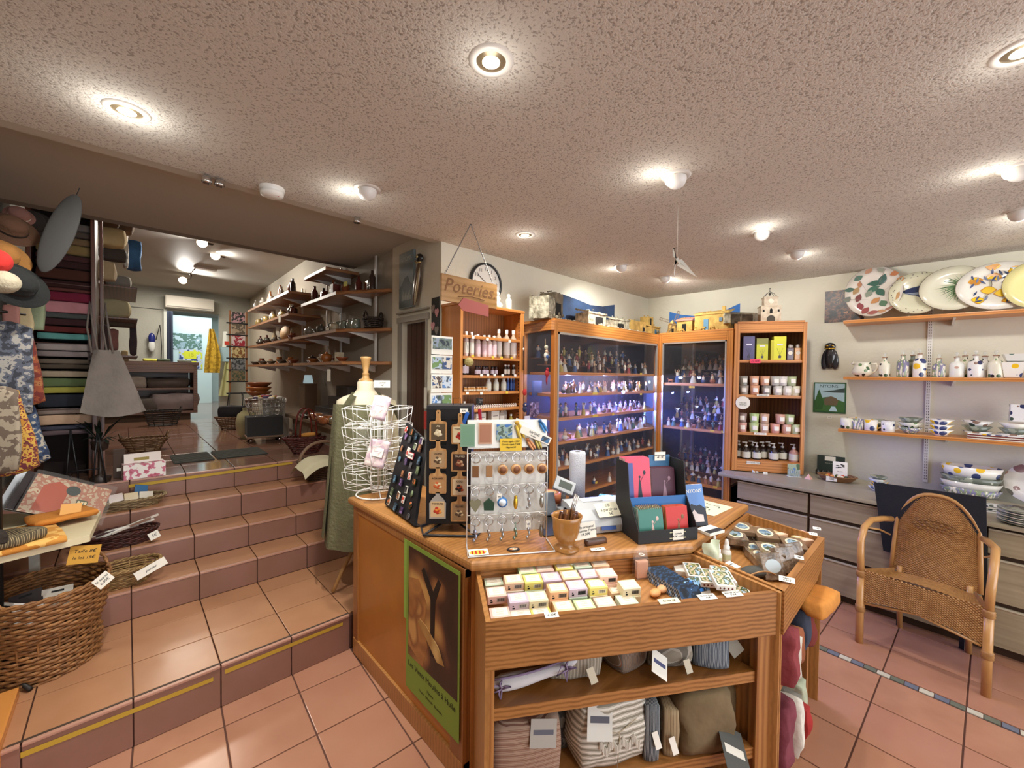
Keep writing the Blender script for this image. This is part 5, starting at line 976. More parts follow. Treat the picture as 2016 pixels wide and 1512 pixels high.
x,z=FC3.hit(1463,793,-.015); t=thing('round_sign','white scalloped round sign on the cabinet frame reading cire 100% végétale','sign',FC3.w(x,-.006,z),-60); mb=MB(); mb.xz([((.052+.003*(i%2))*math.cos(PI*i/24),(.052+.003*(i%2))*math.sin(PI*i/24)) for i in range(48)],-.003,0); mb.build('disc',mat('EFEAD8',.6),t); text('CIRE 100%',.012,INK,t,(0,-.0036,-.002)); text('VEGETALE',.012,INK,t,(0,-.0036,-.018))
# ================================================================ drawers along the right wall
DG=mat('A89A80',.5,noise=.22,nscale=4,h2='8E8068',stretch=(.5,1,9)); DKW=mat('3A2618',.5); CTG=mat('A39A84',.35,noise=.12,nscale=14)
t=thing('drawer_unit','long low grey oak drawer unit along the right wall','drawer cabinet',FD.w(0,0,0),FD.deg)
LD=2.75
MB().box(0.02,LD,.02,.60,.055,.735).build('carcass',DKW,t); MB().box(.03,LD,.05,.5,0,.055).build('kick_board',DKW,t)
MB().bevbox(-.13,LD,-.045,.62,.735,.765,.012).build('counter_top',CTG,t)
xs=[.0,.49,1.325,2.16,2.75]
for i in range(4):
    for z0,z1 in ((.575,.715),(.31,.55),(.06,.285)):
        d=MB().bevbox(xs[i]+.008,xs[i+1]-.008,-.0,.02,z0,z1,.003).build('drawer',DG,t)
        MB().bevbox(xs[i]+.008,xs[i+1]-.008,-.006,.006,z1-.008,z1+.002,.002).build('pull_edge',mat('B8B09C',.4),d)
ZD=.766
def cz(px,py,z=ZD): P=onz(px,py,z); return Vector((P.x,P.y,z))
# ================================================================ wicker armchair and black panel
RAT=mat('C99A60',.3,coat=.5,noise=.25,nscale=6,h2='B58248'); WICK=mat('B08450',.5,noise=.2,nscale=40,h2='94683A')
FCH=Fr(3.13,.30,-98); t=thing('wicker_armchair','woven wicker armchair with bent rattan arms in front of the drawers','armchair',FCH.w(0,0,0),-98)
Wc=.49
def woven(fn,nu,nv,m,name,amp=.0025,ku=22,kv=60):
    def g(u,v):
        P=fn(u,v); du=(fn(min(u+.01,1),v)-fn(max(u-.01,0),v)); dv=(fn(u,min(v+.01,1))-fn(u,max(v-.01,0))); n=du.cross(dv); n=n.normalized() if n.length else Vector((0,-1,0))
        return P+n*amp*(math.sin(PI*ku*u)*math.cos(PI*kv*v))
    mb=MB(); mb.grid(g,nu,nv,sm=False); mb.build(name,m,t)
# seat, apron, back
def seat(u,v): w=Wc*(1-.22*v); x=Wc/2+(u-.5)*w; return Vector((x,.02+.33*v,.43-.06*v-.02*math.sin(PI*v)+.008*math.cos(2*PI*(u-.5))))
woven(seat,110,60,WICK,'seat',.002,40,30)
def apron(u,v): x=-.018+(Wc+.036)*u; arc=.05*math.sin(PI*u); return Vector((x,-.004-.012*math.sin(PI*u),.44-(.20-arc)*v+.008*(2*u-1)**2*0))
woven(apron,180,56,WICK,'apron',.004,60,28)
def back(u,v):
    top=.87-.17*abs(2*u-1)**2.6; w=.36*(1-.05*v); z=.37+(top-.37)*v; return Vector((Wc/2+(u-.5)*w,.335+.045*v-.024*math.cos(PI*(u-.5))+.02,z))
woven(back,132,140,WICK,'backrest',.0035,44,70)
mb=MB(); mb.tube([back(0,0)-Vector((.006,0,.0)),back(0,.5)-Vector((.004,0,0)),back(0,1)]+[back(i/14,1) for i in range(1,14)]+[back(1,1),back(1,.5)+Vector((.004,0,0)),back(1,0)+Vector((.006,0,0))],.011,8); mb.build('back_frame',RAT,t)
for i in range(18):
    pass
mb=MB()
for j in range(4):
    n=7-abs(j-1); 
    for i in range(n): u=.5+(i-(n-1)/2)*.085; P=back(u,.70-.035*j); mb.ell(P+Vector((0,-.006,0)),.011,.005,.005,8,5)
mb.build('open_weave_band',mat('8A6236',.6),t)
for s_,x in ((-1,0),(1,Wc)):
    leg=MB(); leg.tube([(x,0,0),(x,0,.20),(x,0,.42)],.019,9); leg.build('leg',RAT,t)
    bx_=.10 if s_<0 else Wc-.10
    bl_=MB(); bl_.tube([(bx_,.40,0),(bx_,.36,.2),(bx_,.35,.40)],.014,8); bl_.build('leg',RAT,t)
    arm=MB(); arm.tube([(x,.0,.40),(x+s_*.004,-.005,.52),(x+s_*.008,.01,.60),(x+s_*.008,.07,.665),(x+s_*.002,.17,.69),(x-s_*.03,.27,.69),(x-s_*.055,.35,.68)],.0175,10); arm.build('arm',RAT,t)
    br_=MB(); br_.tube([(x+s_*.004,.10,.66),(x-s_*.02,.26,.62),(x-s_*.05,.35,.58)],.006,6); br_.tube([(x,.0,.20),(x-s_*.02,.01,.26),(x-s_*.09,.0,.30),(x-s_*.16,-.0,.31)],.008,6); br_.tube([(x,.0,.20),(x-s_*.04,.12,.28),(x-s_*.06,.3,.33)],.007,6); br_.build('brace',RAT,t)
    for z in (.185,.39): MB().lathe([(.019,z),(.024,z+.004),(.022,z+.012),(.025,z+.018),(.022,z+.026),(.024,z+.032),(.019,z+.038)],14,c=(x,0,0),caps=False).build('binding',WICK,t)
    sd=MB(); sd.grid(lambda u,v:(x-s_*(.0+.08*u),.01+.33*u,.435-.05*u-.10*v),16,8); sd.build('side_weave',WICK,t)
MB().tube([(.02,.0,.24),(Wc/2,.0,.285),(Wc-.02,.0,.24)],.008,6).build('stretcher',RAT,t); MB().tube([(.10,.37,.18),(Wc-.10,.37,.18)],.008,6).build('stretcher',RAT,t)
t=thing('black_panel','black flat panel leaning behind the wicker armchair against the drawers','panel',FCH.w(-.02,.375,0),-98)
mb=MB(); th_=.012; mb.add([(.03,.03,.45),(.47,.04,.40),(.455,-.0,.905),(-.02,-.0,.885)],[(0,1,2,3)]); mb.add([(.03,.03+th_,.45),(.47,.04+th_,.40),(.455,th_,.905),(-.02,th_,.885),(.03,.03,.45),(.47,.04,.40),(.455,-.0,.905),(-.02,-.0,.885)],[(3,2,1,0),(4,0,1,5),(5,1,2,6),(6,2,3,7),(7,3,0,4)]); mb.build('board',mat('1B1D22',.85,bump=.2,bscale=90),t)
mb=MB(); mb.box(.10,.12,.035,.05,0,.5); mb.box(.37,.39,.035,.05,0,.5); mb.build('strut',mat('1B1D22',.8),t)
# ================================================================ wall shelves with pottery (right wall)
CER=mat('EFE9DA',.2,coat=.5)
def shelfz(px,py,d=-.25): return FW.hit(px,py,d)
SH=[]
for i,(pl,pr) in enumerate((((1660,634),(2016,608)),((1660,744.5),(2016,750.7)),((1649.5,846.7),(2016,878.7)))):
    x,z=FW.hit(*pl,-.25); x2,z2=FW.hit(*pr,-.25); zz=z; SH.append((x,zz))
    t=thing('wall_shelf',f'{["top","middle","lower"][i]} pine wall shelf carrying painted pottery','shelf',FW.w(x,0,zz),FW.deg)
    MB().bevbox(0,2.2,-.25,-.003,-.012,.012,.005).build('board',ORNG,t)
    for bx0 in (.585,1.45): mb=MB(); mb.xz([(0,0),(.0,0)],0,0) if 0 else None; mb.add([(bx0-.006,-.20,-.014),(bx0+.006,-.20,-.014),(bx0+.006,-.003,-.05),(bx0-.006,-.003,-.05),(bx0-.006,-.20,-.012),(bx0+.006,-.20,-.012),(bx0+.006,-.003,-.012),(bx0-.006,-.003,-.012)],[(0,3,2,1),(4,5,6,7),(0,1,5,4),(1,2,6,5),(2,3,7,6),(3,0,4,7)]); mb.build('bracket',METALW,t)
xu,_=FW.hit(1828,750,-.01)
for k,x in enumerate((xu,xu+.87)):
    t=thing('wall_upright',['left','right'][k]+' white slotted upright behind the pottery shelves','upright',FW.w(x,-.001,.80),FW.deg); MB().bevbox(-.013,.013,-.012,0,0,1.50,.002).build('rail',METALW,t)
    mb=MB()
    for i in range(72): mb.box(-.0065,-.003,-.0126,-.012,.02+.0205*i,.032+.0205*i); mb.box(.003,.0065,-.0126,-.012,.02+.0205*i,.032+.0205*i)
    o=mb.build('slot',mat('55514A',.7),t); o['kind']='stuff'
XS0=[s[0] for s in SH]; ZS=[s[1]+.0125 for s in SH]
# plates
def leafpoly(l,w,a,cx,cy,n=8):
    pts=[]
    for i in range(n+1): u=i/n; pts.append((u*l-l/2,w/2*math.sin(PI*u)))
    for i in range(n-1,0,-1): u=i/n; pts.append((u*l-l/2,-w/2*math.sin(PI*u)))
    return [(cx+x*math.cos(a)-y*math.sin(a),cy+x*math.sin(a)+y*math.cos(a)) for x,y in pts]
def plate(px,py,R,label,base,deco,d=-.10,tilt=-12,sx=1.0,rim='8A7A6A'):
    x,z=FW.hit(px,py,d); t=thing('plate',label,'plate',FW.w(x,d,z),rot=(r(tilt),0,r(FW.deg)),group='big plates on the top shelf')
    mb=MB(); T=mb.T; mb.T=Matrix.Rotation(PI/2,4,'X'); mb.lathe([(0,-.0),(R*.55,-.0),(R*.66,.012),(R,.026),(R*1.0,.030),(R*.64,.017),(R*.54,.006),(0,.006)],44,caps=False,sx=sx); mb.build('dish',base,t)
    mb=MB(); mb.T=Matrix.Rotation(PI/2,4,'X'); mb.ring((0,0,.028),R*.995,.0022,44,5,sx=sx); mb.build('rim_line',mat(rim,.3),t)
    mb=MB(); mats=[]; ix={}
    for kk,(c,pts) in enumerate(deco):
        if c not in ix: ix[c]=len(mats); mats.append(mat(c,.25,coat=.4))
        vs=[]
        for (a,b) in pts:
            a*=R;b*=R; rr=math.hypot(a/sx,b)/R; y=-(.0075 if rr<.54 else .0075+.012*min(1,(rr-.54)/.12)*.9+max(0,rr-.66)*.038); vs.append((a,y-.0042-.00006*kk,b))
        mb.add(vs,[tuple(range(len(vs)))],ix[c])
    if mats: mb.build('painted_motif',mats,t)
    mb=MB(); mb.tube([(-.05,-.02,-R*.98),(-.05,.05,-R*.6),(.05,.05,-R*.6),(.05,-.02,-R*.98)],.002,5); mb.tube([(-.05,-.02,-R*.98),(-.05,-.035,-R*.9)],.002,5); mb.tube([(.05,-.02,-R*.98),(.05,-.035,-R*.9)],.002,5); mb.build('wire_stand',METALW,t); return t
def clipd(p,m=.93): return [(a*min(1,m/max(1e-6,math.hypot(a,b))),b*min(1,m/max(1e-6,math.hypot(a,b)))) for a,b in p]
lf=[]; rr_=random.Random(3)
for (cx,cy,l,w,a,c) in ((.05,.35,.5,.22,.1,'3F6659'),(.25,.45,.45,.24,1.2,'3A5F58'),(.0,.12,.42,.22,.5,'46705F'),(.2,-.02,.4,.24,2.2,'3F6659'),(-.45,.6,.32,.2,.6,'5A7A6C'),(-.7,.15,.34,.18,.2,'4E6B60'),(-.75,-.25,.3,.2,.9,'7A7F78'),(-.5,.1,.36,.18,1.1,'A98A62'),(-.42,-.2,.38,.18,1.3,'7E4A48'),(-.12,-.05,.32,.2,1.1,'8A9484'),(.08,-.35,.34,.18,.7,'C08A5A'),(.3,-.5,.3,.24,2.0,'5A7860'),(-.35,-.55,.34,.2,1.8,'8E4A4E'),(-.2,-.75,.34,.2,1.0,'96504E'),(.02,-.85,.36,.16,.2,'A0605A'),(.3,-.85,.3,.16,2.7,'B88A66'),(.55,-.75,.4,.18,.1,'946A58'),(.65,-.3,.4,.18,1.1,'C0986A'),(.6,.62,.3,.2,.3,'B8764E'),(.75,.35,.34,.18,.8,'C08858'),(.2,.85,.3,.2,1.9,'94988A'),(-.15,.85,.3,.18,.8,'B88A70'),(-.4,.35,.26,.14,1.5,'B07A58')): lf.append((c,clipd(leafpoly(l,w,a,cx,cy))))
for a0 in (.5,1.2,2.2,3.4): lf.append(('8A7A70',clipd([(0,-.3),(.9*math.cos(a0),.9*math.sin(a0)),(.9*math.cos(a0+.015),.9*math.sin(a0+.015))])))
plate(1719,576,.20,'large round plate painted with scattered autumn and green leaves',mat('DDD5CC',.2,coat=.5),lf,d=-.08,sx=.84)
fd=[('27355A',clipd(leafpoly(1.1,.42,-.05,.0,.12,12))),('8E9BB0',clipd([(-.45,.05),(0,-.06),(.4,-.02),(.0,.06)])),('27355A',[(.45,.05),(.68,.3),(.6,.05),(.7,-.15)]),('3A4666',[(-.15,.3),(.25,.42),(.2,.28)]),('3A4666',[(-.1,-.05),(.1,-.22),(.12,-.04)]),('1A1E2A',leafpoly(.05,.05,0,-.42,.14))]
for i in range(40):
    a=i*2*PI/40+rr_.uniform(-.05,.05); q=rr_.uniform(.78,.97); fd.append(('2A2E3A',leafpoly(.07,.03,a+1.5,q*math.cos(a),q*math.sin(a),3)))
plate(1806,579,.158,'oval plate with a blue fish and speckled rim',mat('D9D6BC',.2,coat=.5),fd,d=-.10,sx=.98)
gd=[]
for i in range(34): 
    a=i*2*PI/34+rr_.uniform(-.1,.1); q=rr_.uniform(.5,.72); b=a+rr_.uniform(.06,.16); gd.append((['5E8A5C','3F7048','86A57A'][i%3],[(.2,.05),(.2+q*.5*math.cos(a)-.02*math.sin(a),.05+q*.5*math.sin(a)+.02*math.cos(a)),(.1+q*math.cos(b),q*math.sin(b)),(.2+q*.5*math.cos(a)+.02*math.sin(a),.05+q*.5*math.sin(a)-.02*math.cos(a))]))
plate(1877,570,.158,'large oval plate with a spiky green palm motif',mat('DCD9C4',.2,coat=.5),gd,d=-.125,sx=1.08,rim='5A4238')
ld=[]
for (cx,cy) in ((-.65,.3),(-.15,.42),(.4,.6),(-.3,-.12),(.25,-.6),(.75,.1),(-.6,-.55),(.3,.05),(-.2,.85),(.05,-.28),(.7,-.45)):
    ld.append(('C98A2E',clipd(leafpoly(.46,.34,rr_.uniform(-.3,.3),cx,cy)))); ld.append(('F0C822',clipd(leafpoly(.40,.29,rr_.uniform(-.2,.2),cx,cy),.92)))
for i in range(26): a=rr_.uniform(0,6.28); q=rr_.uniform(.15,.92); ld.append((['4A5A86','3A4A70','7A86A8'][i%3],clipd(leafpoly(.26,.07,rr_.uniform(0,3),q*math.cos(a),q*math.sin(a),5))))
plate(1968,565,.162,'large white plate covered with yellow lemons and blue leaves',mat('EFECE4',.2,coat=.5),ld,d=-.15,sx=1.22)
plate(2050,562,.16,'pale yellow plate cut by the right picture edge',mat('E8E0A0',.2,coat=.5),[],d=-.19)
# painted glaze variants
OLIVE=spots('E3DFCB',['3E5A3A','1E1E24','6E8A5A'],30,.34); LAV=blotch(['E6DFCF','8A9A74','7E7A9A','E6DFCF','5E7E5A'],20,.25,coat=.5,stretch=(2.5,2.5,.5)); LEMON=spots('EDE9E0',['F0C020','3A4674','F0C020','4A5888'],20,.42); FIGG=spots('E6E4E0',['2A3058','3A4A40','2A3058','8A6A5A'],26,.42,seed=3); BLUEG=spots('E3E4DC',['4A6A62','5A7A70','C09A88'],24,.36,seed=5); GREYG=blotch(['9AA08C','6A7264','C9CCBC'],16,.25,coat=.5)
def onshelf(px,k,d): x,_=FW.hit(px,740 if k==1 else 600,d); return x
# middle shelf: pitcher, oil bottles
def jug(x,d,k,gl,label,s=1,rz=0):
    t=thing('pitcher',label,'pitcher',FW.w(x,d,ZS[k]+.0005),FW.deg+rz); t.scale=(s,)*3
    MB().lathe([(.035,0),(.056,.02),(.062,.045),(.05,.075),(.046,.095),(.052,.108),(.049,.108),(.043,.095),(.0,.09)],26,caps=False).build('body',gl,t); MB().tube([(.046,0,.095),(.078,0,.10),(.088,0,.07),(.075,0,.04),(.057,0,.028)],.006,8).build('handle',CER,t); MB().tube([(-.045,0,.098),(-.062,0,.11)],.012,8).build('spout',gl,t); return t
def obottle(x,d,k,gl,label,h=.095,rad=.032,rz=0,square=False):
    t=thing('oil_bottle',label,'bottle',FW.w(x,d,ZS[k]+.0005),FW.deg+rz,'painted oil bottles on the middle shelf')
    mb=MB(); mb.lathe([(rad*.96,0),(rad,.004),(rad,h*.78),(rad*.8,h*.92),(.013,h),(.012,h+.022),(.015,h+.026)],8 if square else 22); mb.build('body',gl,t)
    MB().lathe([(.0155,h+.026),(.0155,h+.031),(.009,h+.033)],12).build('collar',mat('8A6048',.4),t); MB().lathe([(.006,h+.032),(.005,h+.042),(.010,h+.05),(.007,h+.06),(.0,h+.063)],12,caps=False).build('stopper',glass('E8EEF0',.5),t); return t
x=onshelf(1697,1,-.16); jug(x,-.16,1,OLIVE,'olive-painted pitcher at the left end of the middle shelf')
for px,d,g,lb,hh,rd in ((1741,-.17,OLIVE,'oil bottle painted with black olives beside the pitcher',.115,.033),(1777,-.17,LAV,'oil bottle painted with lavender stems',.13,.034),(1796,-.09,GREYG,'pale oil bottle standing behind the lavender one',.13,.03),(1810,-.18,LEMON,'tall oil bottle painted with lemons and blue leaves',.135,.036),
    (1848,-.18,LAV,'short lavender oil bottle right of the white upright',.10,.034),(1883,-.18,BLUEG,'oil bottle painted with blue green leaves',.11,.036),(1899,-.09,OLIVE,'pale oil bottle behind the blue green one',.12,.03),(1920,-.19,FIGG,'oil bottle painted with dark blue figs',.12,.037),(1938,-.10,FIGG,'smaller fig oil bottle standing behind',.115,.03),(1960,-.19,OLIVE,'round oil bottle painted with green olives',.115,.037)):
    obottle(onshelf(px,1,d),d,1,g,lb,hh,rd)
def pot(px,d,k,gl,label,r0,r1,h,sq=False,name='pot',cat='pot',y0=0,grp=None,n=26,sy=1):
    x=onshelf(px,k,d) if k>=0 else 0; t=thing(name,label,cat,FW.w(x,d,ZS[k]+.0005+y0),FW.deg+(45 if sq else 0),grp)
    nn=4 if sq else n; MB().lathe([(r0*.8,0),(r0,.006),(r1,h),(r1*.94,h),(r0*.86,.01),(0,.01)],nn,caps=False,sm=not sq,sy=sy).build('body',gl,t); return t
pot(1992,-.18,1,LEMON,'square lemon-painted planter below a second one',.05,.07,.10,True,'planter','planter'); pot(1998,-.18,1,BLUEG,'square blue-painted planter stacked on the lemon planter',.055,.075,.05,True,'planter','planter',y0=.102)
# lower shelf: mugs, bowls, dishes
def mug(px,d,gl,label): 
    x=onshelf(px,2,d); t=thing('mug',label,'mug',FW.w(x,d,ZS[2]+.0005),FW.deg,'mugs on the lower shelf'); MB().lathe([(.036,0),(.038,.003),(.040,.08),(.037,.08),(.034,.008),(0,.008)],24,caps=False).build('cup',gl,t); MB().tube([(.038,0,.065),(.06,0,.06),(.06,0,.03),(.038,0,.018)],.005,8).build('handle',CER,t)
for px,d,g,lb in ((1674,-.19,OLIVE,'olive-painted mug at the left end of the lower shelf'),(1696,-.19,LAV,'lavender-painted mug, second on the lower shelf'),(1722,-.20,LEMON,'lemon-painted mug, third on the lower shelf'),(1756,-.20,FIGG,'fig-painted mug, fourth on the lower shelf'),(1690,-.10,LEMON,'mug standing behind the lavender mug'),(1735,-.11,GREYG,'mug standing behind the lemon mug')): mug(px,d,g,lb)
def bowls(px,d,k,specs,nm,rad=.065,h=.045,step=.034):
    for i,(g,lb) in enumerate(specs): pot(px,d,k,g,lb,rad*.5,rad,h,name='bowl',cat='bowl',y0=step*i,grp=nm)
bowls(1800,-.19,2,[(LAV,'lowest bowl of the green stack, painted with lavender'),(OLIVE,'middle olive-painted bowl of the green stack'),(GREYG,'top green bowl with dark leaves')],'stacked green bowls',.068)
bowls(1860,-.20,2,[(LEMON,'lowest lemon bowl of the yellow stack'),(LEMON,'middle lemon bowl of the yellow stack'),(LEMON,'top lemon bowl of the yellow stack')],'stacked lemon bowls',.066)
bowls(1932,-.14,2,[(FIGG,'lowest dark-leaf bowl of the grey stack'),(GREYG,'middle dark-leaf bowl of the grey stack'),(FIGG,'top dark-leaf bowl of the grey stack')],'stacked dark-leaf bowls',.072)
bowls(2006,-.14,2,[(FIGG,'lowest bowl of the right-hand stack'),(GREYG,'middle bowl of the right-hand stack'),(CER,'top plain bowl of the right-hand stack')],'right-hand stack of bowls',.07)
for i in range(5):
    t=thing('long_dish',f'long narrow dish, {["lowest","second lowest","middle","second highest","topmost lemon-painted"][i]} of the dish stack on the lower shelf','dish',FW.w(onshelf(1968,2,-.21),-.205,ZS[2]+.0005+.0075*i),FW.deg,'long dishes on the lower shelf'); MB().bevbox(-.12,.14,-.04,.04,0,.007,.003).build('dish_body',LEMON if i==4 else mat('7A3A34' if i%2 else 'E6DCC8',.25,coat=.4),t)
t=thing('square_vase','tall square dark-blue floral vase on top of the right-hand bowls','vase',FW.w(onshelf(2011,2,-.14),-.14,ZS[2]+.125),FW.deg); MB().bevbox(-.032,.032,-.032,.032,0,.11,.004).build('body',FIGG,t)
# goods on the drawer top
def dpos(px,py): return cz(px,py)
P=cz(1562,938)+Vector((.0,0,0)); t=thing('glass_tube_box','clear box of slim glass vials with a landscape card on the drawer top','box',P,-60)
mb=MB()
for i in range(6): mb.tube([(-.035+.014*i,-.02,.004),(-.035+.014*i,-.02,.06)],.006,8)
mb.build('vial',glass('E4ECF2',.6),t); MB().bevbox(-.045,.045,-.03,.03,0,.004,.001).build('tray',mat('DDE2E4',.3),t); MB().box(-.042,.042,.0,.002,.004,.10).build('landscape_card',blotch(['5E86B8','A9B8A0','4E6A48','D9D2BE'],22,.4,seed=8),t)
t=thing('soap_dish','small oval bamboo soap dish with a tag near the pump bottles','dish',cz(1521,930),-60); MB().lathe([(.03,0),(.045,.008),(.046,.012),(.0,.010)],22,sy=.55,caps=False).build('dish_body',mat('C9A070',.5),t); 
pricetag(cz(1507,935)+Vector((0,0,.014)),'3€','white card tag before the bamboo soap dish',.03,.02,(r(-15),0,r(-60)),size=.01)
t=thing('glass_trinkets','pair of tiny glass animals on the drawer top','glass ornament',cz(1487,932),-60); MB().ell((-.012,0,.012),.012,.008,.010,9,6).ell((.014,.004,.010),.010,.008,.009,9,6).ell((-.02,0,.024),.005,.005,.005,7,5).build('glass_body',mat('D8DCD6',.1,coat=.8),t)
P=cz(1598,920); t=thing('key_pot','dark metal pot filled with black wrought iron hooks','pot',P,-60); MB().lathe([(.032,0),(.036,.06),(.033,.06),(0,.05)],16,caps=False).build('pot_body',mat('3A3A3C',.4,.6),t)
mb=MB()
for i in range(9): a=i*.7; mb.tube([(.018*math.cos(a),.018*math.sin(a),.04),(.026*math.cos(a),.026*math.sin(a),.085),(.03*math.cos(a+.5),.03*math.sin(a+.5),.10),(.015*math.cos(a+.7),.015*math.sin(a+.7),.105)],.003,5)
mb.build('hook',mat('26262A',.4,.6),t); pricetag(P+Vector((-.045,-.02,.03)),'crochets|5.90€','white price tag before the black hooks',.05,.025,(0,0,r(-60)),size=.009)
t=thing('brochure_stand','dark green brochure holder leaning at the wall behind the card','brochure stand',FW.w(FW.hit(1636,900,-.05)[0],-.05,ZD),-84); MB().bevbox(-.09,.09,.0,.012,0,.15,.002).build('board',mat('2E3A34',.5),t); MB().box(-.04,.03,-.002,0,.11,.145).build('label',PAPER,t); text('Savon à tout faire',.011,mat('B8C0B0',.7),t,(0,-.001,.09))
t=thing('clear_jar_row','row of small dark glass jars behind the wicker tray','jars',FW.w(FW.hit(1625,920,-.12)[0],-.12,ZD),-84); 
for i in range(4): MB().lathe([(.014,0),(.015,.03),(.011,.035),(.011,.042)],10,c=(-.05+.034*i,0,0)).build('jar',mat('2A2622',.15,coat=.5),t)
t=thing('pink_pyramid','small pink paper pyramid on the drawer top','ornament',cz(1592,943),-60); MB().lathe([(.03,0),(.0,.04)],4,sm=False,caps=False).build('pyramid',mat('E0B0A0',.6),t)
P=cz(1646,948)+Vector((.03,0,0)); t=thing('wicker_tray','small wicker tray of colourful felt fruit with a price card','basket',P,-80)
mb=MB()
for k in range(6): z=.006+.007*k; R_=.075+.010*k*.6; mb.tube([((R_+.002*math.sin(12*a+k*PI))*math.cos(a)*1.15,(R_+.002*math.sin(12*a+k*PI))*math.sin(a)*.75,z) for a in [2*PI*q/30 for q in range(30)]],.004,5,closed=True)
mb.lathe([(.0,.002),(.078,.004)],20,sx=1.1,sy=.7,caps=False); mb.build('weave',mat('8A6038',.6),t)
for i,(x,y,c,cn) in enumerate(((-.05,.01,'C9603A','orange'),(-.03,-.02,'E8A060','peach'),(0,.015,'4A5A30','dark green'),(.01,-.02,'E4DCC0','cream'),(.035,.01,'D84A28','red'),(.055,-.01,'3F4A34','deep green'),(-.06,-.02,'D9A04A','yellow'),(.03,-.025,'E8E0C8','white'))):
    o=MB().ell((0,0,.016),.018,.013,.016,9,6).build('felt_fruit',mat(c,.9)); F_=Fr(P.x,P.y,-80); o.location=F_.w(x,y,P.z+.016); tag(o,f'{cn} small felt fruit in the wicker tray','ornament','felt fruit in the wicker tray')
pricetag(Fr(P.x,P.y,-80).w(-.035,-.075,P.z+.025),'Olives|13.50€','white price card on the front of the wicker tray',.065,.035,(0,0,r(-80)),size=.011)
t=thing('greeting_card','white card with a black olive drawing standing in the wicker tray','card',Fr(P.x,P.y,-80).w(.02,.05,P.z+.02),rot=(r(-8),0,r(-80))); MB().box(-.045,.045,-.001,.0,0,.12).build('paper',PAPER,t); mb=MB()
for i in range(10): a=i*1.1; mb.ell((.02*math.cos(a),-.0015,.085+.014*math.sin(a*1.3)),.009,.0006,.004,7,4)
mb.build('drawing',INK,t); text('Nyons',.012,INK,t,(0,-.0015,.045))
P=cz(1728,968)+Vector((.03,0,0)); 
for i in range(5): pot(0,0,-1,[FIGG,LEMON,LEMON,BLUEG,GREYG][i],f'small bowl, {["lowest","second lowest","middle","second highest","topmost"][i]} of the little stack on the drawer top',.03,.05,.03,name='bowl',cat='bowl',grp='small bowls on the drawer top').location=P+Vector((.01*math.sin(i),.006*math.cos(2*i),.019*i))
t=thing('long_dish','olive painted long dish behind the black panel','dish',cz(1800,955)+Vector((.22,.0,0)),FW.deg); MB().bevbox(-.13,.16,-.05,.05,0,.02,.006).build('dish_body',OLIVE,t)
P=cz(1912,985)+Vector((.16,0,0))
for i,(g,h,lb) in enumerate(((LAV,.055,'lowest oval baking dish with speckled side'),(spots('DEDACF',['C0785A','8A8468','C0785A'],9,.22,seed=2),.055,'second oval baking dish painted with rust discs'),(GREYG,.05,'third oval baking dish with ribbed green side'),(LEMON,.075,'top oval baking dish with lemons'))):
    t=thing('baking_dish',lb+' in the big stack','dish',P+Vector((0,0,.042*i)),FW.deg,'stacked baking dishes'); MB().lathe([(.10,0),(.125,.01),(.145,h),(.139,h),(.118,.014),(0,.012)],30,sy=.62,caps=False).build('dish_body',g,t)
P=cz(1962,1013)+Vector((.05,0,0))
for i in range(4):
    t=thing('small_plate',f'white rimmed small rectangular plate, {["lowest","second","third","topmost"][i]} before the baking dishes','plate',P+Vector((0,0,.012*i)),FW.deg+3*i,'small rectangular plates'); MB().bevbox(-.06,.06,-.035,.035,0,.010,.004).build('plate_body',FIGG if i%2 else CER,t)
P=cz(2018,1000)+Vector((.15,-.05,0)); t=thing('plate','tilted plate with pink flowers at the right edge behind the plate stack','plate',P+Vector((0,0,.13)),rot=(r(-18),0,r(FW.deg-10))); mb=MB(); mb.T=Matrix.Rotation(PI/2,4,'X'); mb.lathe([(0,0),(.08,0),(.13,.016),(.128,.02),(.078,.006),(0,.006)],30,caps=False); mb.build('dish',spots('E0DCD8',['8A6A6A','B08A84','6A6A60'],12,.35,seed=9),t)
P=cz(2018,1040)+Vector((.08,0,0))
for i in range(7): t=thing('dinner_plate',f'white dinner plate, {ORD[i]} from the bottom of the stack at the right edge','plate',P+Vector((0,0,.011*i)),0,'dinner plates at the right edge'); MB().lathe([(.06,0),(.095,.012),(.096,.015),(.058,.006),(0,.005)],26,caps=False).build('plate_body',CER if i%2 else GREYG,t)
# wall pictures
x,z=FW.hit(1648,603,-.004); t=thing('village_poster','dark village rooftops photo print on the right wall above the cicada','poster',FW.w(x+.03,-.004,z),FW.deg); MB().box(-.11,.14,-.002,0,-.13,.13).build('print',blotch(['1E1A1C','4A3430','7A5240','2E2A30','B08060'],26,.4,seed=12),t)
x,z=FW.hit(1634,700,-.01); t=thing('cicada_ornament','large black and gold ceramic cicada on the right wall','wall ornament',FW.w(x,-.003,z),FW.deg); MB().ell((0,-.012,-.015),.040,.022,.095,16,10).build('wing_case',mat('1E1E22',.12,coat=.8),t); MB().ell((0,-.014,.075),.038,.018,.032,14,8).build('head',mat('16161A',.12,coat=.8),t); MB().tube([(-.034,-.024,.058),(0,-.036,.054),(.034,-.024,.058)],.006,8).build('gold_collar',mat('C9A23A',.25,.9),t)
for s_ in (-1,1): MB().ell((s_*.018,-.034,.08),.010,.004,.006,8,5).build('gold_spot',mat('D8B048',.25,.9),t); MB().ell((s_*.028,-.012,-.03),.030,.012,.085,12,8,R=Matrix.Rotation(-s_*.12,3,'Y')).build('wing',mat('2A2A30',.15,coat=.6),t)
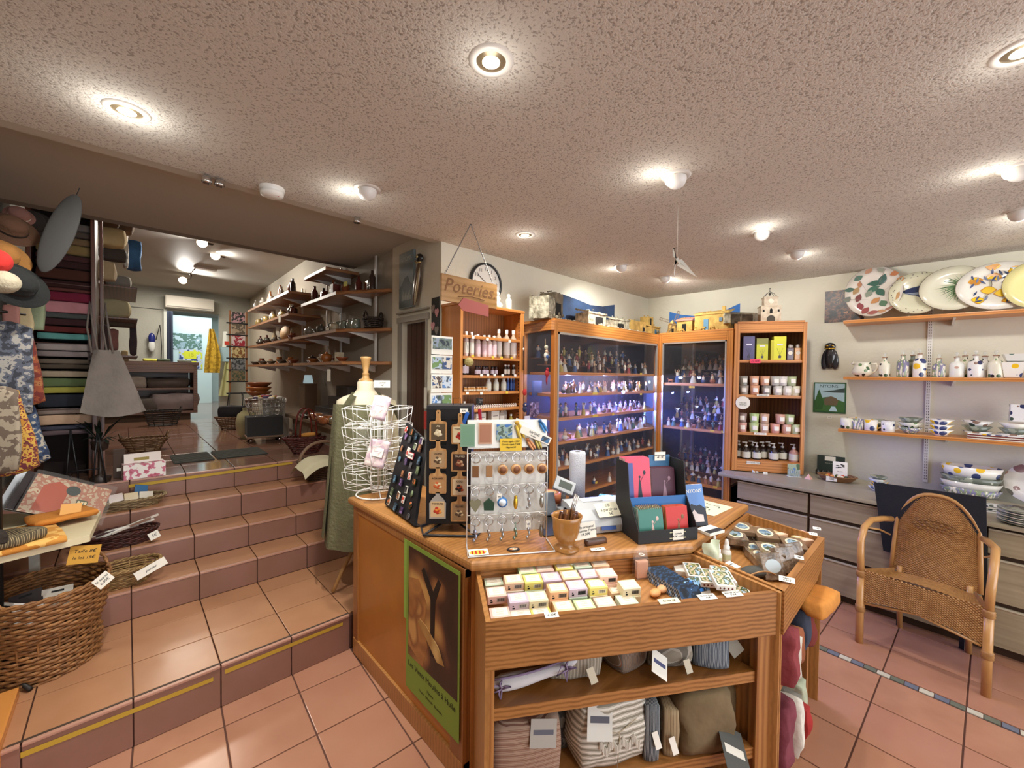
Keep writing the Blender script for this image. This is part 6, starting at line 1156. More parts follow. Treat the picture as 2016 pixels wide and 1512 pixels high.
x,z=FW.hit(1633,781,-.004); t=thing('nyons_poster','framed green and blue NYONS travel poster with bridge on the right wall','poster',FW.w(x,-.004,z),FW.deg)
MB().bevbox(-.108,.108,-.006,0,-.135,.118,.002).build('frame',mat('2F5A34',.5),t); MB().box(-.098,.098,-.008,-.006,-.125,.108).build('sky_print',mat('A9C4CC',.5),t)
mb=MB(); mb.xz([(-.05,.045),(.03,.055),(.098,.075),(.098,.035),(.02,.035)],-.0092,-.008); mb.build('mountain_print',mat('3A4A46',.5),t); mb=MB(); mb.xz([(-.098,-.125),(.098,-.125),(.098,-.04),(.05,-.02),(.0,-.0),(-.05,-.01),(-.098,-.03)],-.0096,-.0086); mb.build('bank_print',mat('3F6A34',.5),t); mb=MB(); mb.xz([(-.03,-.07),(.05,-.07),(.06,-.03),(.045,-.01),(.01,.005),(-.025,-.01),(-.035,-.03)],-.0104,-.0094); mb.build('bridge_print',mat('6A5A44',.5),t); mb=MB(); mb.xz([(.0,-.12),(.055,-.12),(.04,-.08),(.015,-.08)],-.011,-.010); mb.build('river_print',mat('B4D0DC',.5),t); mb=MB(); mb.xz([(-.09,-.11),(-.045,-.11),(-.035,-.05),(-.06,.035),(-.068,.06),(-.076,.035),(-.098,-.05)],-.0112,-.0102); mb.build('cypress_print',mat('2F5A28',.5),t)
text('NYONS',.036,mat('2A3A3A',.6),t,(-.005,-.0086,.086)); 
x,z=FW.hit(1633,822,-.004); pricetag(FW.w(x,-.004,z),'19.50€','tiny white tag under the NYONS poster',.03,.018,(0,0,r(FW.deg)),size=.008)
# ================================================================ ceiling fittings
RIMM=mat('D9D4CC',.4); BULB=mat('FFF1D0',.3,emit=40); BULBC=mat('FFE9C8',.3,emit=9); EYE=mat('E6E3DE',.35)
def lname(i): return ['nearest downlight in the middle of the ceiling','glowing downlight at the upper left of the ceiling','tilted eyeball light near the ceiling break','tilted eyeball light above the counter','flush downlight above the hanging sign','tilted eyeball light between the crane and the plates','eyeball light before the plate shelves','eyeball light above the wide cabinet','small eyeball light above the narrow cabinet','downlight at the upper right picture edge','eyeball light at the right picture edge, upper one','eyeball light at the right picture edge, lower one','rear downlight beyond the viewer','left downlight beyond the viewer'][i]
for i,(x,y,k,ax,ay,az,e) in enumerate(LAMPS):
    d=Vector((ax-x,ay-y,0)); d=d.normalized() if d.length else Vector((1,0,0)); rz=math.degrees(math.atan2(d.y,d.x))
    t=thing('downlight',lname(i),'ceiling light',(x,y,CEIL),rz)
    MB().lathe([(.040,.0),(.042,-.006),(.058,-.005),(.062,0)],30,caps=False).build('rim',RIMM,t)
    if k=='f':
        MB().lathe([(.024,-.0045),(.041,-.002)],24,caps=False).build('reflector',mat('8A7A60',.3,.6),t); MB().lathe([(.0,-.0055),(.024,-.005)],20,caps=False).build('bulb',BULB,t)
    else:
        MB().ell((-.004,0,-.012),.041,.041,.042,22,12).build('eyeball',EYE,t); MB().lathe([(.0,-.0005),(.041,-.0005)],22,caps=False).build('gap',mat('2A2420',.8),t)
        mb=MB(); mb.T=Matrix.Translation((.027,0,-.020))@Matrix.Rotation(r(115),4,'Y'); mb.lathe([(.0,.012),(.020,.011),(.024,.0)],18,caps=False); mb.build('bulb',BULBC,t)
def onc(px,py): P=onz(px,py,CEIL); return Vector((P.x,P.y,CEIL))
for px,py,l in ((421,352,'pair of small chrome spotlights at the ceiling break'),(703,427,'single small chrome spotlight at the ceiling break')):
    P=onc(px,py); P.y=min(P.y,2.235); t=thing('spotlight',l,'spotlight',P)
    for dx in ((-.028,.018) if px<500 else (0,)): MB().lathe([(.006,0),(.016,-.008),(.02,-.03),(.017,-.034),(.0,-.02)],16,c=(dx,0,0),caps=False).build('reflector',CHROME,t); MB().lathe([(.0,-.024),(.010,-.026)],12,c=(dx,0,0),caps=False).build('bulb',mat('F4F2EC',.2),t)
P=onc(537,368); P.y=2.17; t=thing('smoke_detector','round white smoke detector at the edge of the speckled ceiling','smoke detector',P); MB().lathe([(.052,0),(.054,-.012),(.044,-.016),(.05,-.02),(.047,-.036),(.03,-.044),(0,-.045)],28,caps=False).build('housing',METALW,t); o=MB().lathe([(.0,0),(.004,-.002)],8,c=(.02,-.03,-.041),caps=False).build('indicator',mat('C03028',.3),t)
# crane mobile
P=onc(1335,405); t=thing('paper_crane','white origami crane hanging on two threads from the ceiling','origami',P); zc=zc_=ony(1335,512,P.y).z-CEIL
MB().tube([(0,0,0),(-.004,0,zc+.03)],.0008,4).build('thread',WHITE,t); MB().tube([(0,0,0),(.004,0,zc+.02)],.0008,4).build('thread',WHITE,t)
mb=MB(); PW=mat('F6F4EC',.7)
def tri(*p): mb.add([Vector(q)*1.5+Vector((0,0,zc)) for q in p],[(0,1,2),(2,1,0)])
tri((-.012,0,.0),(.012,0,.01),(0,-.012,-.02)); tri((-.012,0,0),(.012,0,.01),(0,.012,-.02)); tri((0,0,0),(.016,-.01,.002),(.045,-.05,-.06)); tri((0,0,0),(-.01,.01,.01),(.03,.03,.055)); tri((0,0,0),(.01,.008,-.004),(.03,.03,.055)); tri((-.012,0,0),(-.004,0,.005),(-.022,0,.035)); tri((-.022,0,.035),(-.016,0,.03),(-.034,0,.027)); tri((.0,0,-.01),(-.012,0,0),(-.02,.0,-.03)); tri((.016,-.01,.002),(0,0,-.02),(.045,-.05,-.06))
mb.build('folded_paper',PW,t); MB().tube([(-.02,0,zc-.03),(-.028,0,zc-.07),(-.022,0,zc-.09)],.0025,5).build('ribbon',PW,t); 
# ================================================================ hanging sign, clock, bottle cabinet
AP=onc(927,440); AP.y=1.87; AP.x=ony(927,440,1.87).x; SX0,SX1=ony(868,545,1.87),ony(977,553,1.87); zt=SX0.z; zb_=ony(977,612,1.87).z; cx=(SX0.x+SX1.x)/2; wS=SX1.x-SX0.x
t=thing('hanging_sign','wooden Poteries sign hanging on a chain from the ceiling','sign',(cx,1.87,0))
mb=MB(); mb.bevbox(-wS/2,wS/2,-.008,.008,zb_+.01,zt+.02,.002); mb.build('board',wood('A87C46','94692F',6),t); text('Poteries.',.105,mat('7A4E26',.8),t,(0,-.0086,(zt+zb_)/2+.03),shear=.3)
MB().tube([(-.09,-.009,zb_+.045),(.0,-.009,zb_+.058),(.1,-.009,zb_+.05)],.0022,5).build('flourish',mat('7A4E26',.8),t)
for sx in (-1,1):
    a=Vector((sx*(wS/2-.025),0,zt+.02)); b=Vector((AP.x-cx,0,CEIL)); n=26; mb=MB()
    for i in range(n): q=a.lerp(b,(i+.5)/n); mb.ell(q,.0045,.003,.0075,6,4)
    mb.build('chain',mat('8A8682',.35,.8),t)
mb=MB(); mb.xz([(-.09,zb_+.0),(-.055,zb_+.042),(.13,zb_+.022),(.13,zb_-.045),(-.06,zb_-.03)],-.0125,-.009); t2=thing('paper_arrow','dusty pink paper arrow pointing left under the Poteries sign','arrow sign',(cx,1.87,0)); mb.build('paper',mat('A85A52',.8),t2)
x,z=FB.hit(957,558,-.02); t=thing('wall_clock','round white wall clock with black rim partly behind the hanging sign','clock',(x,2.248,z)); 
mb=MB(); mb.T=Matrix.Rotation(PI/2,4,'X'); mb.lathe([(.128,0),(.140,.004),(.142,.028),(.132,.034),(.127,.028)],48,caps=False); mb.build('rim',mat('23262A',.3),t)
mb=MB(); mb.T=Matrix.Rotation(PI/2,4,'X'); mb.lathe([(.13,.018),(.0,.018)],40,caps=False); mb.build('dial',mat('EEECE4',.5),t)
for h in range(1,13): a=PI/2-2*PI*h/12; text(str(h),.034,INK,t,(.098*math.cos(a),-.0186,.098*math.sin(a)))
MB().tube([(0,-.021,0),(.052*math.sin(r(125)),-.021,.052*math.cos(r(125)))],.003,5).build('hour_hand',INK,t); MB().tube([(0,-.022,0),(-.075,-.022,.05)],.002,5).build('minute_hand',INK,t)
# bottle cabinet
BX0=1.492; BW=.553; t=thing('bottle_cabinet','narrow open pine shelf cabinet of bottles under the Poteries sign','shelf cabinet',(BX0,2.05,0)); 
for x0,x1 in ((0,.018),(BW-.018,BW)): MB().bevbox(x0,x1,0,.195,.0,1.99,.002).build('side_board',ORNGZ,t)
for x0,x1 in ((0,.022),(BW-.030,BW)): MB().bevbox(x0,x1,-.008,.004,.0,1.985,.002).build('front_edge',ORNGZ,t)
MB().bevbox(-.005,BW+.005,-.01,.195,1.985,2.003,.002).build('top_board',ORNG,t); MB().box(.01,BW-.01,.185,.195,.3,1.99).build('back_board',wood('9A6434','7A4A24',8,axis='Z'),t)
SZB=[1.667,1.547,1.440,1.328,1.172,.95]
for z in [1.798]+SZB[:]: MB().bevbox(.015,BW-.015,.0,.185,z-.018,z,.002).build('shelf',ORNG,t)
mb=MB()
for i in range(44): mb.box(BW-.0185,BW-.0175,.02,.028,1.0+.022*i,1.010+.022*i)
o=mb.build('peg_hole',INK,t); o['kind']='stuff'
BF2=Fr(BX0,2.05,0)
def bot_mesh(hh,rad,neck,body,capc,sq=False,labc='F2EEE4',lh=.45):
    m1=MB().lathe([(rad*.95,0),(rad,.003),(rad,hh*.68),(neck,hh*.80),(neck,hh*.86)],4 if sq else 16,sm=not sq).mesh('bottle',body); m2=MB().lathe([(neck*1.15,hh*.86),(neck*1.15,hh),(neck*.6,hh*1.005)],12).mesh('cap',mat(capc,.35)); m3=MB().lathe([(rad*1.02,hh*.12),(rad*1.02,hh*(.12+lh))],4 if sq else 16,caps=False,sm=not sq).mesh('label',mat(labc,.6)); return m1,m2,m3
def bput(ms,x,y,z,label,group,rz=0,nm='bottle'):
    t_=thing(nm,label,'bottle',(BX0+x,2.05+y,z+.0006),rz,group)
    for n_,m_ in zip(('glass_body','cap','label'),ms): put(n_,m_,t_)
    return t_
s5=5.042
def bx(cx,y): x,_=BF2.hit(860+cx/s5,700,y); return x
clear1=mat('C9B7A0',.1,coat=.8); clr2=mat('D9C4BC',.12,coat=.8)
A1=bot_mesh(.155,.016,.008,clr2,'F0EEE8',labc='EDE8DA'); A2=bot_mesh(.145,.019,.008,clr2,'F0EEE8',labc='E8CCD0'); A3=bot_mesh(.20,.024,.010,clear1,'F4F2EE',labc='F2EEE6')
row=[(290,A1,.03),(345,A1,.03),(378,A2,.10),(405,A2,.04),(430,A2,.11),(468,A2,.05),(518,A2,.03),(566,A2,.03),(585,A1,.11),(612,A3,.08),(660,A1,.13),(690,A3,.07),(757,A3,.06)]
for i,(cx_,ms,y) in enumerate(row): bput(ms,bx(cx_,y),y,1.667 if 0 else 1.6675,f'tall white-capped bottle, {nth(i,len(row))}, top shelf of the bottle cabinet','tall bottles on the top shelf of the bottle cabinet')
B1=bot_mesh(.10,.020,.011,mat('2A1E1C',.12,coat=.7),'1C1A1C',labc='D8CCD4'); B2=bot_mesh(.06,.013,.010,mat('3A1E22',.12,coat=.7),'1C1A20',labc='D4CCDC'); B3=bot_mesh(.075,.011,.008,mat('2A2426',.12,coat=.7),'EDEBE6',labc='E8E6DC')
for i,(cx_,ms) in enumerate(((272,B1),(315,B1),(395,B2),(418,B2),(443,B2),(465,B2),(490,B2),(530,B2),(552,B2),(588,B2),(612,B2),(680,B3),(712,B3),(735,B3),(762,B3),(795,B3))): bput(ms,max(.03,min(BW-.03,bx(cx_,.06))),.06+.03*(i%3==1),1.5475,f'small dark bottle, {nth(i,16)}, second shelf of the bottle cabinet','dark bottles on the second shelf of the bottle cabinet')
C1=bot_mesh(.03,.012,.009,mat('C98A3A',.2,coat=.6),'E9E2C8',labc='EEE6D0',lh=.3); C2=bot_mesh(.085,.02,.012,mat('D9DDD6',.1,coat=.7),'C9CCC8',labc='DDE2D4'); C3_=bot_mesh(.09,.010,.007,mat('2A4A8A',.12,coat=.7),'8FA8D0',labc='3A5AA0'); 
for i,(cx_,ms) in enumerate(((285,C1),(320,C1),(345,C1),(372,C1),(408,C1),(432,C1),(462,C1),(490,C1),(515,C2),(590,C2),(665,C2),(708,C3_),(740,C3_),(768,C3_))): bput(ms,max(.03,min(BW-.03,bx(cx_,.06))),.06,1.4405,f'{"small amber jar" if ms is C1 else "clear flask" if ms is C2 else "blue spray flask"}, {nth(i,14)}, third shelf of the bottle cabinet','small flasks on the third shelf of the bottle cabinet',nm='flask')
thm=MB().lathe([(.007,0),(.009,.0),(.007,.02),(.004,.024),(0,.025)],10,caps=False).mesh('thimble',spots('EDE8DA',['4A5A3A','7A3A34','3A4A6A'],90,.35))
for i in range(22): o=put('thimble',thm,None,(BX0+.10+.0195*i,2.05+.025,1.3285)); tag(o,f'tiny painted porcelain thimble, {ORD[i]} in the row on the fourth shelf','thimble','thimbles on the fourth shelf of the bottle cabinet')
for i in range(2): bput(bot_mesh(.05,.011,.007,mat('E4E0D4',.2),'E8E4DC'),.055+.025*i,.05,1.3285,f'small white vial, {["left","right"][i]} one beside the thimbles','vials on the fourth shelf')
bput(bot_mesh(.06,.02,.009,mat('D8DCD8',.1,coat=.7),'B9B4AA'),.04,.06,1.1725,'small clear flask at the left of the fifth shelf','flasks on the fifth shelf')
for i,(cx_,w,h,ry) in enumerate(((400,.05,.12,10),(455,.04,.125,-18),(570,.072,.13,0))): tt=thing('perfume_box',f'white perfume carton, {["left one lettered in black","slanted one in the middle","wide one tied with a black thread"][i]}, on the fifth shelf','box',(BX0+bx(cx_,.07),2.05+.07,1.1726),ry); MB().bevbox(-w/2,w/2,-.02,.02,0,h,.001).build('carton',mat('E9E2D4',.6),tt); MB().box(-w*.3,w*.3,-.0206,-.02,h*.72,h*.76).build('print',mat('8A8078',.6),tt); MB().box(-w/2,w/2,-.0207,-.02,h*.48,h*.492).build('thread',INK,tt)
for i,cx_ in enumerate((655,682)): bput(bot_mesh(.165,.020,.007,mat('C9C2B4',.1,coat=.7),'C9C6C0',True),bx(cx_,.06+.05*i),.06+.05*i,1.1725,f'square clear perfume bottle, {["front","rear"][i]} one on the fifth shelf','square perfume bottles')
for i,cx_ in enumerate((742,765)): bput(bot_mesh(.10 if i==0 else .06,.016,.008,mat('B9A24A',.12,coat=.7),'E9E6DC'),bx(cx_,.06),.06,1.1725,f'{["tall","small"][i]} amber flask at the right of the fifth shelf','amber flasks on the fifth shelf')
for i,(cx_,cy_,c) in enumerate(((355,527,0),(497,546,0),(717,566,0),(352,710,1),(551,722,1),(637,727,1),(737,730,1),(438,900,0),(501,899,0),(569,900,0),(647,902,0),(772,903,0),(437,1080,0),(689,1072,1),(297,1078,0))):
    x,z=BF2.hit(860+cx_/s5,560+cy_/s5,-.004); tt=thing('price_tag',f'tiny {"yellow" if c else "white"} price tag, {ORD[i]} on the shelf edges of the bottle cabinet','price tag',(BX0+x,2.05-.0095,z)); MB().box(-.011,.011,-.0008,0,-.008,.008).build('card',YTAG if c else PAPER,tt)
x,z=BF2.hit(862+292/s5,560+770/s5,-.03); t=thing('hanging_ball','small woven straw ball hanging at the cabinet edge','ornament',(BX0+x-.0,2.05-.045,z)); MB().ell((0,0,0),.030,.030,.028,18,12).build('ball',mat('B9A86A',.9,bump=.8,bscale=60,noise=.3,nscale=30),t); MB().tube([(0,0,.028),(0,.036,.16)],.001,4).build('thread',INK,t)
x,z=BF2.hit(860+500/s5,560+970/s5,.02); t=thing('photo_card','small black and white portrait print of two people on the fourth shelf','photo',(BX0+x,2.05+.10,1.3295)); MB().box(-.027,.027,0,.001,0,.062).build('print',blotch(['141416','2E2E30','8A8682','141416'],34,.4,seed=2),t)
t=thing('photo_card','pale printed card at the left of the fourth shelf','card',(BX0+.06,2.05+.12,1.3295)); MB().box(-.018,.018,0,.001,0,.065).build('print',mat('CFC8B4',.6),t)
# bottles on the cabinet top
for i,(px,l) in enumerate(((980,'ball-necked glass decanter on the bottle cabinet top'),(1001,'straight white-capped glass bottle on the bottle cabinet top'),(1013,'glass bottle behind the two others on the cabinet top'))):
    if i==2: continue
    P=ony(px,600,2.12); t=thing('decanter',l,'bottle',(P.x,2.12,2.0035)); 
    if i==0: MB().lathe([(.024,0),(.034,.02),(.034,.035),(.012,.055),(.020,.07),(.012,.085),(.010,.095)],18).build('glass_body',mat('D9D8CC',.08,coat=.9),t)
    else: MB().lathe([(.022,0),(.024,.004),(.024,.075),(.012,.09),(.012,.096)],18).build('glass_body',mat('E4E2D2',.08,coat=.9),t)
    MB().lathe([(.013,.096),(.013,.108),(.008,.118),(.0,.12)],12,caps=False).build('stopper',mat('F0ECE0',.4),t)
# hanging figures by the cabinet
for i,(px,py,c,l) in enumerate(((1075,700,'D8D4C8','white and blue fabric angel pendant hanging before the wide cabinet'),(1077,735,'A82A30','red hanging cloth bird pendant before the wide cabinet'),(1033,772,'B8302E','red felt bird hanging between both cabinets'),(1033,805,'2A2E4A','dark blue hanging cloth doll between both cabinets'))):
    Y=1.80 if i<2 else 1.98; P=ony(px,py,Y); t=thing('hanging_ornament',l,'ornament',P)
    MB().ell((0,0,0),.017,.013,.024,10,7).build('body',mat(c,.85,bump=.3,bscale=60),t); MB().ell((0,-.003,.028 if i!=2 else .012),.011,.010,.011,9,6).build('head',mat('E0C0A0' if i in(0,3) else c,.8),t); MB().tube([(0,0,.03),(0,.01,.11)],.0012,4).build('cord',mat('B89A6A',.8),t)
    if i==0: MB().ell((0,-.012,-.008),.013,.005,.012,8,5).build('blue_apron',mat('3A5A90',.8),t); MB().ell((0,0,.055),.016,.010,.014,9,6).build('striped_hat',stripes(['E0D8C0','5A7A4A','E0D8C0'],60,'Z'),t)
    if i==1: MB().tube([(0,0,-.02),(-.004,0,-.05),(0,0,-.075)],.008,6,r2=.003).build('tail',mat('A82A30',.85),t)
    if i==3: MB().ell((.004,0,.026),.02,.013,.018,10,6).build('hood',mat('23284A',.85),t); [MB().tube([(s_,0,-.02),(s_,0,-.05)],.003,5).build('leg',mat('C9A080',.8),t) for s_ in (-.006,.006)]
P=ony(1030,690,2.03); t=thing('beaded_cord','black beaded cord with a white bead hanging at the cabinet corner','cord',P); MB().tube([(0,0,-.14),(0,0,.10),(.006,0,.10),(.006,0,-.14)],.0018,5).build('cord',INK,t); MB().ell((.003,0,.01),.006,.006,.010,8,6).build('bead',PAPER,t)
for px,py,w,h,m_,l in ((1067,766,.11,.12,mat('1E2A40',.5),'dark blue framed notice behind the side pane'),(1062,808,.10,.11,blotch(['3A2A2A','8A6A5A','D8C8B8','4A3434'],30,.4,seed=3),'nativity photo card behind the side pane'),(1048,826,.06,.04,PAPER,'small white label low behind the side pane')):
    P=ony(px,py,2.05); t=thing('notice_card',l,'card',(P.x+.02,2.12,P.z),0); MB().box(-w/2,w/2,-.001,.001,-h/2,h/2).build('print',m_,t)
# ---- postcard strips and hearts at the wall corner
x0,_=FB.hit(851,700,-.02); PS=ony(870,700,2.0); t=thing('postcard_strip','long white accordion strip of landscape postcards hanging at the wall corner','postcards',(PS.x-.012,2.0,0))
z=ony(870,662,2.0).z; step=.110
for i in range(5):
    zz=z-step*(i+1); x1=.0; MB().box(-.06,.085,-.003+.004*(i%2),-.001+.004*(i%2),zz+.004,zz+step).build('card',PAPER,t)
    if i in(0,): MB().box(-.053,.078,-.006,-.0035,zz+.035,zz+step-.012).build('picture',blotch(['2A3440','6A7A70','8A96A8','3E4A3A'],24,.4,seed=i),t)
    else:
        for j in range(2): MB().box(-.053+.067*j,.010+.067*j,-.006,-.0035,zz+.030,zz+step-.012).build('picture',blotch([['5A86C0','C8D4E0','4A5A6A','3A4A3A'],['6A8A50','A8B8C8','4A4A40','D8CCB0'],['2E4A7A','D8D0C0','4A3A34','8A9AB0']][(i+j)%3],26,.4,seed=i*2+j),t)
def pathx(fr,px,py,d=0): return fr.hit(px,py,d)
hs=mat('2E2A26',.8)
for k,(pxc,z0,z1,l) in enumerate(((856,1.60,2.06,'dark brown panel of pink and grey fabric hearts on the stairs wall edge'),)):
    t=thing('heart_panel',l,'panel',FDW.w(-.055,-.006,0),-90); MB().box(-.045,.05,-.002,0,1.45,2.055).build('panel',hs,t)
    for i in range(5):
        for j in range(2):
            hx=-.022+.045*j; hz=1.99-.115*i-.03*j; mb=MB(); mb.xz([(hx,hz-.035),(hx+.02,hz-.005),(hx+.02,hz+.012),(hx+.010,hz+.02),(hx,hz+.01),(hx-.010,hz+.02),(hx-.02,hz+.012),(hx-.02,hz-.005)],-.008,-.002); mb.build('heart',mat(['8A7A70','C08A8A','7A7268','B07A78'][(i+j)%4],.85),t)
t=thing('notice_sheet','grey notice sheet with a red leaflet below on the stairs wall','notice',FDW.w(-.135,-.028,0),-90); MB().box(-.016,.018,-.002,0,1.32,1.46).build('sheet',mat('B9B2A4',.8),t); MB().box(-.014,.02,-.0025,-.0005,1.18,1.30).build('red_leaflet',mat('A03028',.7),t)
# ---- picture and cicada on the stairs wall
P0=onx(792,640,1.487); 
t=thing('mountain_picture','unframed blue grey mountain village picture on the stairs wall','picture',FDW.w(-.415,-.004,2.2),-90)
MB().bevbox(-.105,.10,-.018,0,-.175,.225,.002).build('canvas',blotch(['5A6A72','7A8688','8E948C','A0A49A'],5,.5,sharp=False,seed=4),t); mb=MB(); mb.xz([(-.10,-.17),(.098,-.17),(.098,-.02),(.05,.0),(.02,.05),(-.02,.045),(-.06,-.0),(-.10,-.03)],-.0192,-.018); mb.build('hill_print',mat('3A4240',.5),t)
mb=MB()
for i in range(9): x_=-.06+.015*i; h_=.03+.02*math.sin(i*2.1); mb.box(x_,x_+.011,-.0202,-.019,-.12,-.10+h_)
mb.build('houses_print',mat('8E9288',.5),t); text('NYONS',.045,mat('B9C0BC',.6),t,(0,-.019,.175))
t=thing('cicada_ornament','large brown and gold ceramic cicada hanging over the mountain picture','wall ornament',FDW.w(-.235,-.022,2.22),rot=(0,r(14),-PI/2))
MB().ell((.0,-.012,-.05),.036,.018,.15,14,10).build('wing_case',mat('5A4432',.3,coat=.5),t); MB().ell((-.0,-.016,.12),.042,.022,.03,12,8).build('head',mat('1E1A1A',.3,coat=.5),t); MB().ell((0,-.036,.125),.012,.006,.010,8,6).build('gold_spot',mat('D8C48A',.3,.5),t); MB().tube([(-.038,-.024,.095),(0,-.036,.085),(.038,-.024,.095)],.006,6).build('gold_collar',mat('C9B07A',.3,.6),t); MB().ell((.022,-.02,-.07),.014,.008,.13,10,8).build('wing',mat('A89878',.3,.3),t)
# ================================================================ crèche buildings on the cabinet tops
ST1=mat('CFC8B0',.9,noise=.5,nscale=34,h2='6A6450',bump=1,bscale=60); ST2=mat('DEB868',.9,noise=.35,nscale=24,h2='A88A4A',bump=.8,bscale=50); ST3=mat('8A7C66',.9,noise=.4,nscale=24,h2='4E4638',bump=.9,bscale=50); MOSS=mat('8A8A4E',.95,noise=.4,nscale=30,bump=.9,bscale=60); DKO=mat('14110F',.9)
from mathutils import noise as _ns
def rocky(mb0,seed=0,amp=.004,cuts=2):
    me=mb0.mesh('tmp',ST1); bm=bmesh.new(); bm.from_mesh(me); bmesh.ops.remove_doubles(bm,verts=bm.verts[:],dist=.0005); bmesh.ops.subdivide_edges(bm,edges=bm.edges[:],cuts=cuts,use_grid_fill=True)
    for v in bm.verts: v.co+=_ns.noise_vector(v.co*38+Vector((seed,seed*2,0)))*amp
    D.meshes.remove(me); out=MB(); out.bm(bm); return out
def house(fr,x,d,z,w,dp,h,m,label,seed=0,door=(.5,.4,.6),roofm=None,flat=False,rz=0,doorm=None,chim=False,win=0,stones=14,name='creche_house'):
    t=thing(name,label,'model house',fr.w(x,d,z),fr.deg+rz,'model houses on the cabinet tops'); t.scale=(1.12,1,1.3)
    mb=MB(); mb.box(-w/2,w/2,-dp/2,dp/2,0,h); rocky(mb,seed,.004,5).build('wall_block',m,t)
    dx,dw,dh=door; MB().box(-w/2+w*dx-w*dw/2,-w/2+w*dx+w*dw/2,-dp/2-.0035,-dp/2+.004,.002,h*dh).build('doorway',doorm or DKO,t)
    mb=MB()
    if not flat: mb.add([(-w/2-.006,-dp/2-.008,h-.004),(w/2+.006,-dp/2-.008,h-.004),(w/2+.006,dp/2,h+.022),(-w/2-.006,dp/2,h+.022),(-w/2-.006,-dp/2-.008,h+.006),(w/2+.006,-dp/2-.008,h+.006),(w/2+.006,dp/2,h+.032),(-w/2-.006,dp/2,h+.032)],[(0,3,2,1),(4,5,6,7),(0,1,5,4),(1,2,6,5),(2,3,7,6),(3,0,4,7)]); rocky(mb,seed+4,.003,4).build('roof',roofm or m,t)
    rr=random.Random(seed); mb=MB()
    for i in range(stones): mb.ell((rr.uniform(-w/2,w/2),-dp/2-.004-rr.random()*.008,rr.uniform(.0,h*.25)),rr.uniform(.005,.011),rr.uniform(.004,.008),rr.uniform(.004,.008),6,4)
    for i in range(stones//2): mb.ell((rr.uniform(-w/2,w/2),rr.uniform(-dp/2,dp/2),h+.008+(0 if flat else .012)),rr.uniform(.006,.012),rr.uniform(.005,.01),.004,6,4)
    o=mb.build('loose_stone',m,t); o['kind']='stuff'
    for i in range(win): xx=-w/2+w*(.78 if dx<.6 else .22); MB().box(xx-.012,xx+.012,-dp/2-.005,-dp/2,h*.5,h*.72).build('window_hole',mat('5A7A90',.6) if doorm else DKO,t)
    if chim: MB().bevbox(w*.25,w*.25+.022,-.008,.014,h,h+.05,.002).build('chimney',m,t)
    return t
ZT=1.956; C1T=Fr(2.178,1.87,0)
def c1x(px,d): x,_=C1T.hit(px,640,d); return x
house(C1T,.02,.13,ZT,.15,.15,.12,ST1,'leftmost pale rock house with an arched cave on the wide cabinet',1,(.85,.02,.3),flat=True,rz=20,name='creche_house'); 
house(C1T,.13,.15,ZT,.11,.13,.155,ST3,'tall brown rock shelter with dark arch behind the leftmost house',2,(.42,.62,.62),flat=True,rz=12)
house(C1T,c1x(1163,.16),.16,ZT,.22,.13,.085,ST1,'low grey stone stable with open front under the dark banner',3,(.60,.42,.75))
house(C1T,c1x(1213,.17),.17,ZT,.20,.12,.075,ST1,'grey stone lean-to right of the open stable',4,(.45,.35,.65),rz=-6)
house(C1T,c1x(1247,.22),.22,ZT,.24,.12,.10,ST2,'ochre stone house on the wide cabinet',5,(.82,.14,.6),flat=True); house(C1T,c1x(1280,.2),.2,ZT,.15,.12,.075,ST2,'ochre stone house with a blue door at the cabinet corner',6,(.5,.22,.75),doorm=mat('3E6A8A',.6),win=1)
house(C1T,c1x(1273,.26),.26,ZT+.07,.10,.09,.11,ST2,'tall ochre bell tower behind the blue door house',7,(.5,.2,.9),flat=True,stones=4)
mb=MB()
t=thing('moss_base','long strip of crumbly pale stones along the front of the wide cabinet top','model ground',C1T.w(.75,.05,ZT)); rr=random.Random(5)
for i in range(90): mb.ell((rr.uniform(-.66,.66),rr.uniform(-.02,.03),.006),rr.uniform(.008,.018),rr.uniform(.006,.012),rr.uniform(.004,.011),6,4)
o=mb.build('rubble',ST1,t); o['kind']='stuff'
# sky banners (curved cloth behind the models)
def banner(fr,x0,x1,d,z0,tops,m,label):
    t=thing('sky_banner',label,'backdrop',fr.w(0,d,0),fr.deg); n=len(tops)-1; mb=MB()
    for y,flip in ((0,0),(.003,1)):
        vs=[];
        for i,tz in enumerate(tops): x=x0+(x1-x0)*i/n; vs+= [(x,y,z0),(x,y,tz)]
        mb.add(vs,[(2*i,2*i+2,2*i+3,2*i+1) if not flip else (2*i+1,2*i+3,2*i+2,2*i) for i in range(n)])
    mb.build('cloth',m,t); return t
def topz(fr,pts,d): return [fr.hit(px,py,d) for px,py in pts]
q=topz(C1T,[(1107,579),(1130,588),(1160,600),(1185,603),(1210,600)],.30); banner(C1T,q[0][0],q[-1][0],.30,ZT,[z for _,z in q],mat('1E2A42',.8,noise=.3,nscale=8,h2='2A4468'),'dark blue night sky banner behind the wide cabinet houses')
q=topz(FC2,[(1318,614),(1335,621),(1360,623),(1390,619),(1420,612),(1457,597)],.30); banner(FC2,q[0][0],q[-1][0],.30,1.969,[z for _,z in q],mat('2E6AB0',.8,noise=.2,nscale=7,h2='2A5C9C'),'bright blue sky banner behind the narrow cabinet houses')
ZT2=1.969
def c2x(px,d): x,_=FC2.hit(px,640,d); return x
